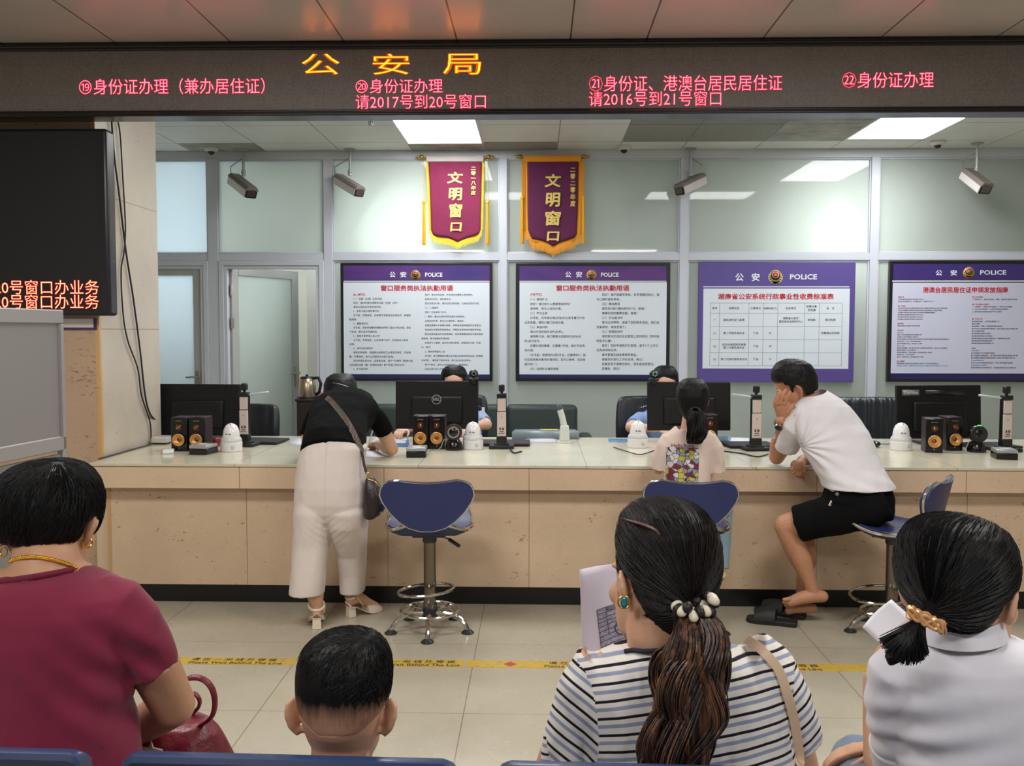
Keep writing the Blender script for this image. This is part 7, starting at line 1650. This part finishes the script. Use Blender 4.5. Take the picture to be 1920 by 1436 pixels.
# ---- man on the stool -------------------------------------------------------------
def man():
    r = empty('person', at(1590, 1180, 4.6), 'person in a white T-shirt and black shorts on a stool, cheek resting on one hand', 'person'); r.location.z = 0
    hM = headM(at(1491, 725, 4.80), 78, 22, -6, 1.0); b = MB(); head(b, hM, True, True, 2)
    b.limb([(at(1508, 745, 4.79), .056), (at(1524, 765, 4.77), .062), (at(1538, 790, 4.75), .075)])
    b.rows([(748, 1512, 1566, .12, 4.75), (770, 1492, 1596, .17, 4.74), (795, 1488, 1608, .19, 4.72), (840, 1508, 1635, .2, 4.68), (880, 1532, 1652, .2, 4.64), (912, 1552, 1666, .21, 4.6), (950, 1572, 1658, .2, 4.58)])
    el = at(1456, 858, 4.95); el.z = ZC+.043; wr = at(1464, 788, 4.74); sh_ = at(1490, 795, 4.71)
    b.limb([(sh_, .056), (sh_.lerp(el, .55), .05), (el, .04)]); b.limb([(el, .04), (el.lerp(wr, .35), .041), (wr.lerp(el, .12), .028), (wr, .026)])
    # hand on the cheek
    hp = [(1468, 784), (1464, 776), (1465, 764), (1467, 757)]
    b.rings([[p + Vector((hw*cos(a), ht*sin(a), 0)) for a in (2*pi*k/18 for k in range(18))] for p, hw, ht in ((at(1469, 790, 4.755), .024, .019), (at(1467, 778, 4.735), .033, .018), (at(1467, 766, 4.72), .041, .017), (at(1467, 757, 4.712), .04, .015), (at(1467, 753, 4.712), .034, .012))])
    for pts in (((1456, 757), (1457.5, 747), (1460.5, 739), (1464, 733)), ((1463, 756), (1466, 745), (1470, 737), (1473.5, 731)), ((1471, 757), (1475, 747), (1478.5, 740), (1481.5, 735))):
        b.limb([(at(pts[0][0], pts[0][1], 4.700), .0095), (at(*pts[1], 4.688), .0088), (at(*pts[2], 4.684), .0083), (at(*pts[3], 4.69), .0072)], 12)
    b.limb([(at(1452.5, 762, 4.715), .0098), (at(1452.5, 752, 4.712), .009), (at(1455, 744, 4.715), .0078)], 12)
    b.limb([(at(1476, 772, 4.725), .015), (at(1483, 765, 4.715), .0115), (at(1487, 757, 4.712), .0088)], 12)
    # right forearm resting on the counter edge, fist hanging over it
    rs, re, rw = at(1560, 800, 4.84), at(1545, 846, 5.02), at(1504, 866, 4.9); re.z = ZC+.045; rw.z = ZC+.012+.02
    b.limb([(rs, .055), (re, .042)]); b.limb([(re, .042), (re.lerp(rw, .5), .037), (rw, .028)])
    fc = at(1497, 874, 4.85); b.ell(fc, (.042, .036, .034), (0, radians(20), 0)); b.limb([(rw, .028), (fc, .03)])
    for i, (x, y) in enumerate(((1485, 880), (1488, 886), (1493, 890), (1499, 891))): b.limb([(at(x+4, y-9, 4.835), .012), (at(x, y, 4.83), .0118), (at(x+7, y+3, 4.845), .0105)], 12)
    b.limb([(at(1502, 868, 4.835), .013), (at(1508, 876, 4.825), .011), (at(1510, 885, 4.828), .0088)], 12)
    # legs
    hipL, kneeL, ankL = at(1635, 948, 4.53), at(1474, 986, 4.70), at(1524, 1108, 4.68)
    b.limb([(hipL, .075), (hipL.lerp(kneeL, .6), .072), (kneeL, .061)]); b.limb([(kneeL, .06), (at(1488, 1020, 4.69), .058), (at(1502, 1050, 4.685), .054), (at(1516, 1085, 4.68), .036), (ankL, .031)])
    b.limb([(at(1542, 1118, 4.68), .03), (at(1524, 1116, 4.68), .037), (at(1502, 1121, 4.68), .032), (at(1482, 1128, 4.68), .026)], 16)
    for k, (x, y) in enumerate(((1470, 1124), (1470, 1129), (1472, 1133), (1474, 1136))): b.limb([(at(x+9, y-1, 4.665+.012*k), .012), (at(x, y, 4.66+.012*k), .009)], 10)
    hipR, kneeR, ankR = at(1620, 945, 4.68), at(1500, 985, 4.86), at(1504, 1118, 4.8)
    kneeR.y = 4.86; b.limb([(hipR, .075), (hipR.lerp(kneeR, .6), .072), (kneeR, .06)]); b.limb([(kneeR, .058), (at(1514, 1040, 4.82), .05), (ankR, .032)])
    b.limb([(at(1524, 1141, 4.76), .024), (at(1505, 1140, 4.76), .026), (at(1488, 1142, 4.755), .022), (at(1478, 1146, 4.75), .018)], 16)
    fw = hM @ Vector((0, 0, 0)); br = mat('brow_dark', (40, 28, 24), .7)
    body_ = fuse('body', b, sk_man, r, .0034, 2, None, [(hM @ Vector((-.031, .094, .0145)), (.013, .016, .0042), br), (hM @ Vector((-.033, .09, -.004)), (.012, .014, .0024), br)])
    hb = MB(); hb.rows([(673, 1474, 1496, .07, 4.8), (676, 1464, 1508, .12, 4.8), (682, 1455, 1518, .16, 4.8), (692, 1448.5, 1526, .18, 4.8), (703, 1446, 1530.5, .185, 4.8), (714, 1448, 1532.5, .185, 4.8), (725, 1458, 1532.5, .178, 4.8), (736, 1475, 1529, .16, 4.795), (744, 1492, 1524, .12, 4.79)], 44)
    inv = hM.inverted(); ho = fuse('hair', hb, hairm('hair_man', (15, 13, 13), (30, 27, 27), cen=at(1505, 690, 4.8)), r, .004, 3, folds(.0025, 70, (1, 1, .5), 61))
    def keep(co):
        q = inv @ co
        hl_ = .058 if q.y > .05 else (.035 if q.y > .03 else (-.012 if q.y > .014 else (.012 if q.y > -.028 else -.05)))
        return q.z > hl_
    cutmesh(ho, keep, 10); tuck(body_, ho, .05, inv=inv)
    sh = MB(); sh.rows([(731, 1524, 1548, .08, 4.77), (738, 1512, 1560, .13, 4.76), (748, 1499, 1578, .18, 4.75), (760, 1489, 1592, .21, 4.74), (775, 1482, 1604, .23, 4.73), (792, 1480, 1615, .24, 4.72), (808, 1487, 1626, .245, 4.7), (828, 1497, 1635, .25, 4.68), (850, 1508, 1645, .25, 4.66), (875, 1523, 1655, .25, 4.63), (898, 1536, 1668, .285, 4.61), (914, 1545, 1676, .31, 4.6)], 48)
    sh.tube([at(1522, 782, 4.72), at(1505, 786, 4.71), at(1491, 800, 4.73), at(1481, 820, 4.79), at(1475, 839, 4.835)], [.05, .062, .065, .063, .061], 22)
    sh.tube([at(1560, 790, 4.82), at(1554, 815, 4.9), at(1552, 830, 4.95)], [.06, .062, .058], 22)
    am = at(1505, 838, 4.6); f1 = folds(.004, 10, (1, 1, 1), 71); dm = at(1490, 850, 4.55)
    def dd(co):
        d = co-am; k = exp(-(max(0, d.x)/.22)**2)*exp(-(d.z/.18)**2)*(1 if co.y < 4.66 else 0); a = atan2(d.z, max(d.x, .001)); rr_ = d.length
        return f1(co) + .0055*k*sin(a*16+rr_*9)*min(1, rr_/.06) + .003*sin((co.z*1.3+co.x*.5)*70)*exp(-((co.z-.72)/.07)**2)
    shirt = fuse('shirt', sh, fabric('cloth_white_tee', (222, 218, 222), .03), r, .0045, 5, dd)
    nk = at(1526, 742, 4.76); cutmesh(shirt, lambda co: not ((co-nk).length < .066 and co.z > at(1526, 744, 4.75).z - .5*(at(1526, 744, 4.75).x-co.x))); tuck(body_, shirt, .035, .005)
    so = MB(); so.rows([(898, 1562, 1662, .2, 4.6), (912, 1549, 1669, .245, 4.6), (935, 1543, 1674, .28, 4.6), (955, 1556, 1674, .27, 4.6), (972, 1570, 1672, .22, 4.59)], 44)
    so.tube([hipL.lerp(kneeL, -.18), hipL, hipL.lerp(kneeL, .4), hipL.lerp(kneeL, .72), hipL.lerp(kneeL, .86)], [.07, .108, .104, .092, .092], 28); so.tube([hipR.lerp(kneeR, -.15), hipR, hipR.lerp(kneeR, .45), hipR.lerp(kneeR, .8)], [.07, .105, .1, .088], 28)
    sho = fuse('shorts', so, fabric('cloth_black_shorts', (12, 12, 14), .06, .95, 0, .15), r, .005, 5, folds(.005, 13, (1, 1, 1), 81)); tuck(body_, sho, .04, .006)
    mb = MB(); p = surf(sho, 1559, 944, .001); mb.box(p, (.018, .004, .026), (0, radians(25), 0)); mb.build('label_patch', mat('label_cream', (216, 212, 196), .6), sho); mb = MB(); mb.box(p-Vector((0, .0022, 0)), (.008, .002, .014), (0, radians(25), 0)); mb.build('label_mark', mat('label_dark', (50, 48, 46), .6), sho)
    mb = MB(); p = surf(sho, 1563, 920, .003); q = surf(sho, 1570, 926, .003)
    mb.box(p, (.03, .006, .012), (0, radians(20), 0)); mb.box(q, (.016, .006, .016), (0, radians(40), 0)); mb.build('key_ring', mat('key_steel', (170, 170, 172), .25, .9), sho)
    # watch
    d = (wr-el).normalized(); wc = wr.lerp(el, .07); R = d.to_track_quat('Z', 'Y').to_matrix()
    mb = MB(); mb.torus(wc, .0295, .006, R, 32, 8); mb.build('wristwatch_band', mat('watch_steel', (140, 136, 130), .3, .85), r)
    fdir = (Vector((0, 0, H))-wc); fdir = (fdir - d*fdir.dot(d)).normalized(); fdir = (fdir + Vector((-.25, 0, 0))).normalized()
    mb = MB(); cc = wc+fdir*.031; mb.cyl(cc-fdir*.004, cc+fdir*.006, .0205, .019, 28); mb.build('watch_case', mat('watch_steel', (140, 136, 130), .3, .85), r, sharp=30); mb = MB(); mb.cyl(cc+fdir*.006, cc+fdir*.0066, .016, .016, 28); mb.build('watch_dial', mat('watch_dial', (50, 52, 54), .15), r)
    # slippers, one behind the other
    for k, (toe, heel, lab, lift) in enumerate(((on(1400, 1163, 0), on(1495, 1174, 0), 'near black slipper under the man\'s crossed bare feet', 0), (on(1416, 1145, 0), on(1510, 1160, 0), 'far black slipper under the man\'s crossed bare feet', 0))):
        so_ = empty('slipper', toe, lab, 'slipper', 'black slippers'); f = (toe-heel).normalized(); s = Vector((f.y, -f.x, 0)); L = (toe-heel).length
        mb = MB(); prof = [(0, .03), (.05, .038), (.25, .038), (.5, .042), (.75, .05), (.92, .042), (1, .02)]
        lo = [heel+f*(u*L)+s*w_ for u, w_ in prof]+[heel+f*(u*L)-s*w_ for u, w_ in prof[::-1]]
        mb.rings([[p+Z3*.001 for p in lo], [p+Z3*.024 for p in lo]]); mb.build('sole', mat('slipper_rubber', (22, 21, 21), .55), so_, bevel=.004)
        mb = MB(); rr = []
        for u, w_, h_ in ((.42, .046, .06), (.56, .05, .062), (.72, .051, .056), (.84, .046, .044)):
            c = heel+f*(u*L)+Z3*.02; rr.append([c + s*(w_*cos(a)) + Z3*(h_*sin(a)) for a in (pi*q/14 for q in range(15))] + [c + s*(w_*.9*cos(a)) + Z3*(h_*.88*sin(a)) for a in (pi*q/14 for q in range(14, -1, -1))])
        mb.rings(rr); mb.build('strap', mat('slipper_strap', (27, 26, 27), .6), so_)
        for q in (.5, .66): mb = MB(); c = heel+f*(q*L)+Z3*.052; mb.cyl(c+Vector((0, -.03, 0)), c+Vector((0, -.036, .001)), .006, .006, 12); mb.build('rivet', chrome, so_)
man()

# ---- officers behind the counter ---------------------------------------------------
ofb = fabric('cloth_officer_blue', (132, 160, 206), .05); dkn = mat('epaulette_navy', (24, 26, 38), .6)
def officer(label, hx_, hy, Y, rowsx, roll, part, hrows, armpix):
    r = empty('person', (at(hx_, 900, Y).x, Y, 0), label, 'person'); b = MB(); hM = headM(at(hx_, hy, Y), 180, 12, roll, 1.0); head(b, hM)
    cx = hx_; pm = F/Y
    P = lambda dx, z, dy=0: Vector((at(hx_, hy, Y).x+dx, Y+dy, z))
    zs = at(hx_, hy, Y).z-.21
    b.limb([(P(0, zs+.12, .02), .05), (P(0, zs+.02, .03), .055)]); 
    def torso(mbx, k):
        rr = []
        for z, hw, ht in ((zs+.05, .055, .05), (zs+.03, .11, .065), (zs-.0, .17, .085), (zs-.05, .19, .1), (zs-.2, .18, .115), (zs-.4, .17, .115), (zs-.52, .18, .12)): rr.append([P((hw+k)*math.copysign(abs(cos(t))**.85, cos(t)), z+(k*.3), .03+(ht+k)*math.copysign(abs(sin(t))**.85, sin(t))) for t in (2*pi*q/36 for q in range(36))])
        mbx.rings(rr)
    torso(b, 0); arms = []
    for q, (ex, ey, eY, wx, wy, wY) in zip((-1, 1), armpix):
        s = P(q*.17, zs-.04, .03); e = at(ex, ey, eY); w_ = at(wx, wy, wY); w_.z = ZC+.055; e.z = max(e.z, ZC+.05); b.limb([(s, .048), (e, .04)]); b.limb([(e, .04), (w_, .026)]); hand(b, w_, Vector((w_.x-e.x, w_.y-e.y, -.02)), Z3, (-q, -.3, 0), .4, .92); arms.append((s, e))
    br = mat('brow_dark', (40, 28, 24), .7); ew = mat('eye_dark', (30, 24, 24), .3)
    body_ = fuse('body', b, sk_fair, r, .0045, 3, None, [(hM @ Vector((q*.032, .094, .017)), (.013, .014, .0035), br) for q in (-1, 1)] + [(hM @ Vector((q*.032, .09, -.001)), (.010, .012, .004), ew) for q in (-1, 1)])
    hb = MB(); hb.rows(hrows, 44); inv = hM.inverted()
    ho = fuse('hair', hb, hair_k, r, .0045, 4, folds(.0015, 60, (1, 1, .4), 4))
    def keep(co):
        q = inv @ co; x = q.x-part*.02
        return not (q.y > .03 and q.z < .084 - abs(x)*.42 and abs(q.x) < .07) and not (abs(q.x) > .06 and q.y > -.02 and q.z < -.02)
    cutmesh(ho, keep, 10); tuck(body_, ho, .05, inv=inv)
    sh = MB(); torso(sh, .014)
    for s, e in arms: sh.tube([s+Vector((0, 0, .005)), s.lerp(e, .4), s.lerp(e, .78)], [.058, .057, .055], 20)
    shirt = fuse('uniform_shirt', sh, ofb, r, .0055, 4, folds(.004, 14, (1, 1, .7), 14)); nk = P(0, zs+.07, .02); cutmesh(shirt, lambda co: (co-nk).length > .068); tuck(body_, shirt)
    for q in (-1, 1):
        a = P(q*.085, zs+.052, .03); e = P(q*.185, zs+.02, .03); mb = MB(); d = (e-a).normalized(); R = d.to_track_quat('X', 'Z').to_matrix(); c = (a+e)/2+Z3*.018; mb.box(c, (.11, .048, .008), R); ep = mb.build('epaulette', dkn, r, bevel=.002)
        mb = MB()
        for k in range(3): mb.box(c + R @ Vector((.03-k*.016, 0, .0055)), (.006, .044, .003), R)
        mb.ell(c + R @ Vector((-.03, 0, .005)), (.008, .008, .003)); mb.build('rank_bars', mat('rank_silver', (226, 228, 232), .4), ep)
    mb = MB(); 
    for q in (-1, 1): mb.prism([(0, 0), (q*.07, .02), (q*.06, -.03)], P(0, zs+.015, -.075), X3, Z3, Y3, .01)
    mb.build('shirt_collar', ofb, r)
    tb = MB(); hp = P(0, .55, .05)
    for q in (-1, 1): h = P(q*.09, .52, .02); k = h+Vector((0, -.36, -.01)); tb.limb([(h, .085), (k, .06)]); tb.limb([(k, .058), (Vector((k.x, k.y+.05, .1)), .05)]); 
    fuse('trousers', tb, fabric('cloth_officer_navy', (34, 38, 56), .05), r, .008, 4)
    for q in (-1, 1): shoe('shoe', P(q*.09, .0, -.3), Vector((0, -1, 0)), mat('shoe_black', (28, 26, 26), .5), r)
    return shirt, r
sA, rA = officer('person, an officer whose parted hair and forehead show over the round-logo monitor', 852, 719, 6.62, None, 0, 0, [(684.5, 843, 862, .06, 6.62), (687, 836, 868, .11, 6.62), (692, 830, 873, .15, 6.62), (700, 827, 876, .18, 6.62), (712, 826.5, 877, .19, 6.62), (728, 828, 876, .18, 6.63), (742, 833, 871, .14, 6.64), (750, 840, 864, .09, 6.65)], [(790, 815, 6.5, 757, 820, 6.15), (912, 812, 6.55, 880, 830, 6.3)])
mb = MB(); p = at(906, 770, 6.48); mb.box(p, (.02, .006, .05)); mb.box(p+Vector((.004, 0, -.05)), (.02, .006, .02)); mb.build('badge', mat('badge_white', (226, 230, 240), .4), rA)
officer('person, an officer with side-parted hair behind the monitor the girl faces', 1248, 722, 6.62, None, 6, 1, [(685, 1238, 1258, .06, 6.62), (687.5, 1232, 1264, .11, 6.62), (693, 1226, 1268.5, .15, 6.62), (701, 1222.5, 1271.5, .18, 6.62), (713, 1221.5, 1272.5, .19, 6.62), (730, 1223, 1271, .18, 6.63), (746, 1228, 1266, .14, 6.64), (754, 1236, 1258, .09, 6.65)], [(1183, 812, 6.4, 1230, 818, 6.24), (1308, 812, 6.4, 1270, 818, 6.22)])
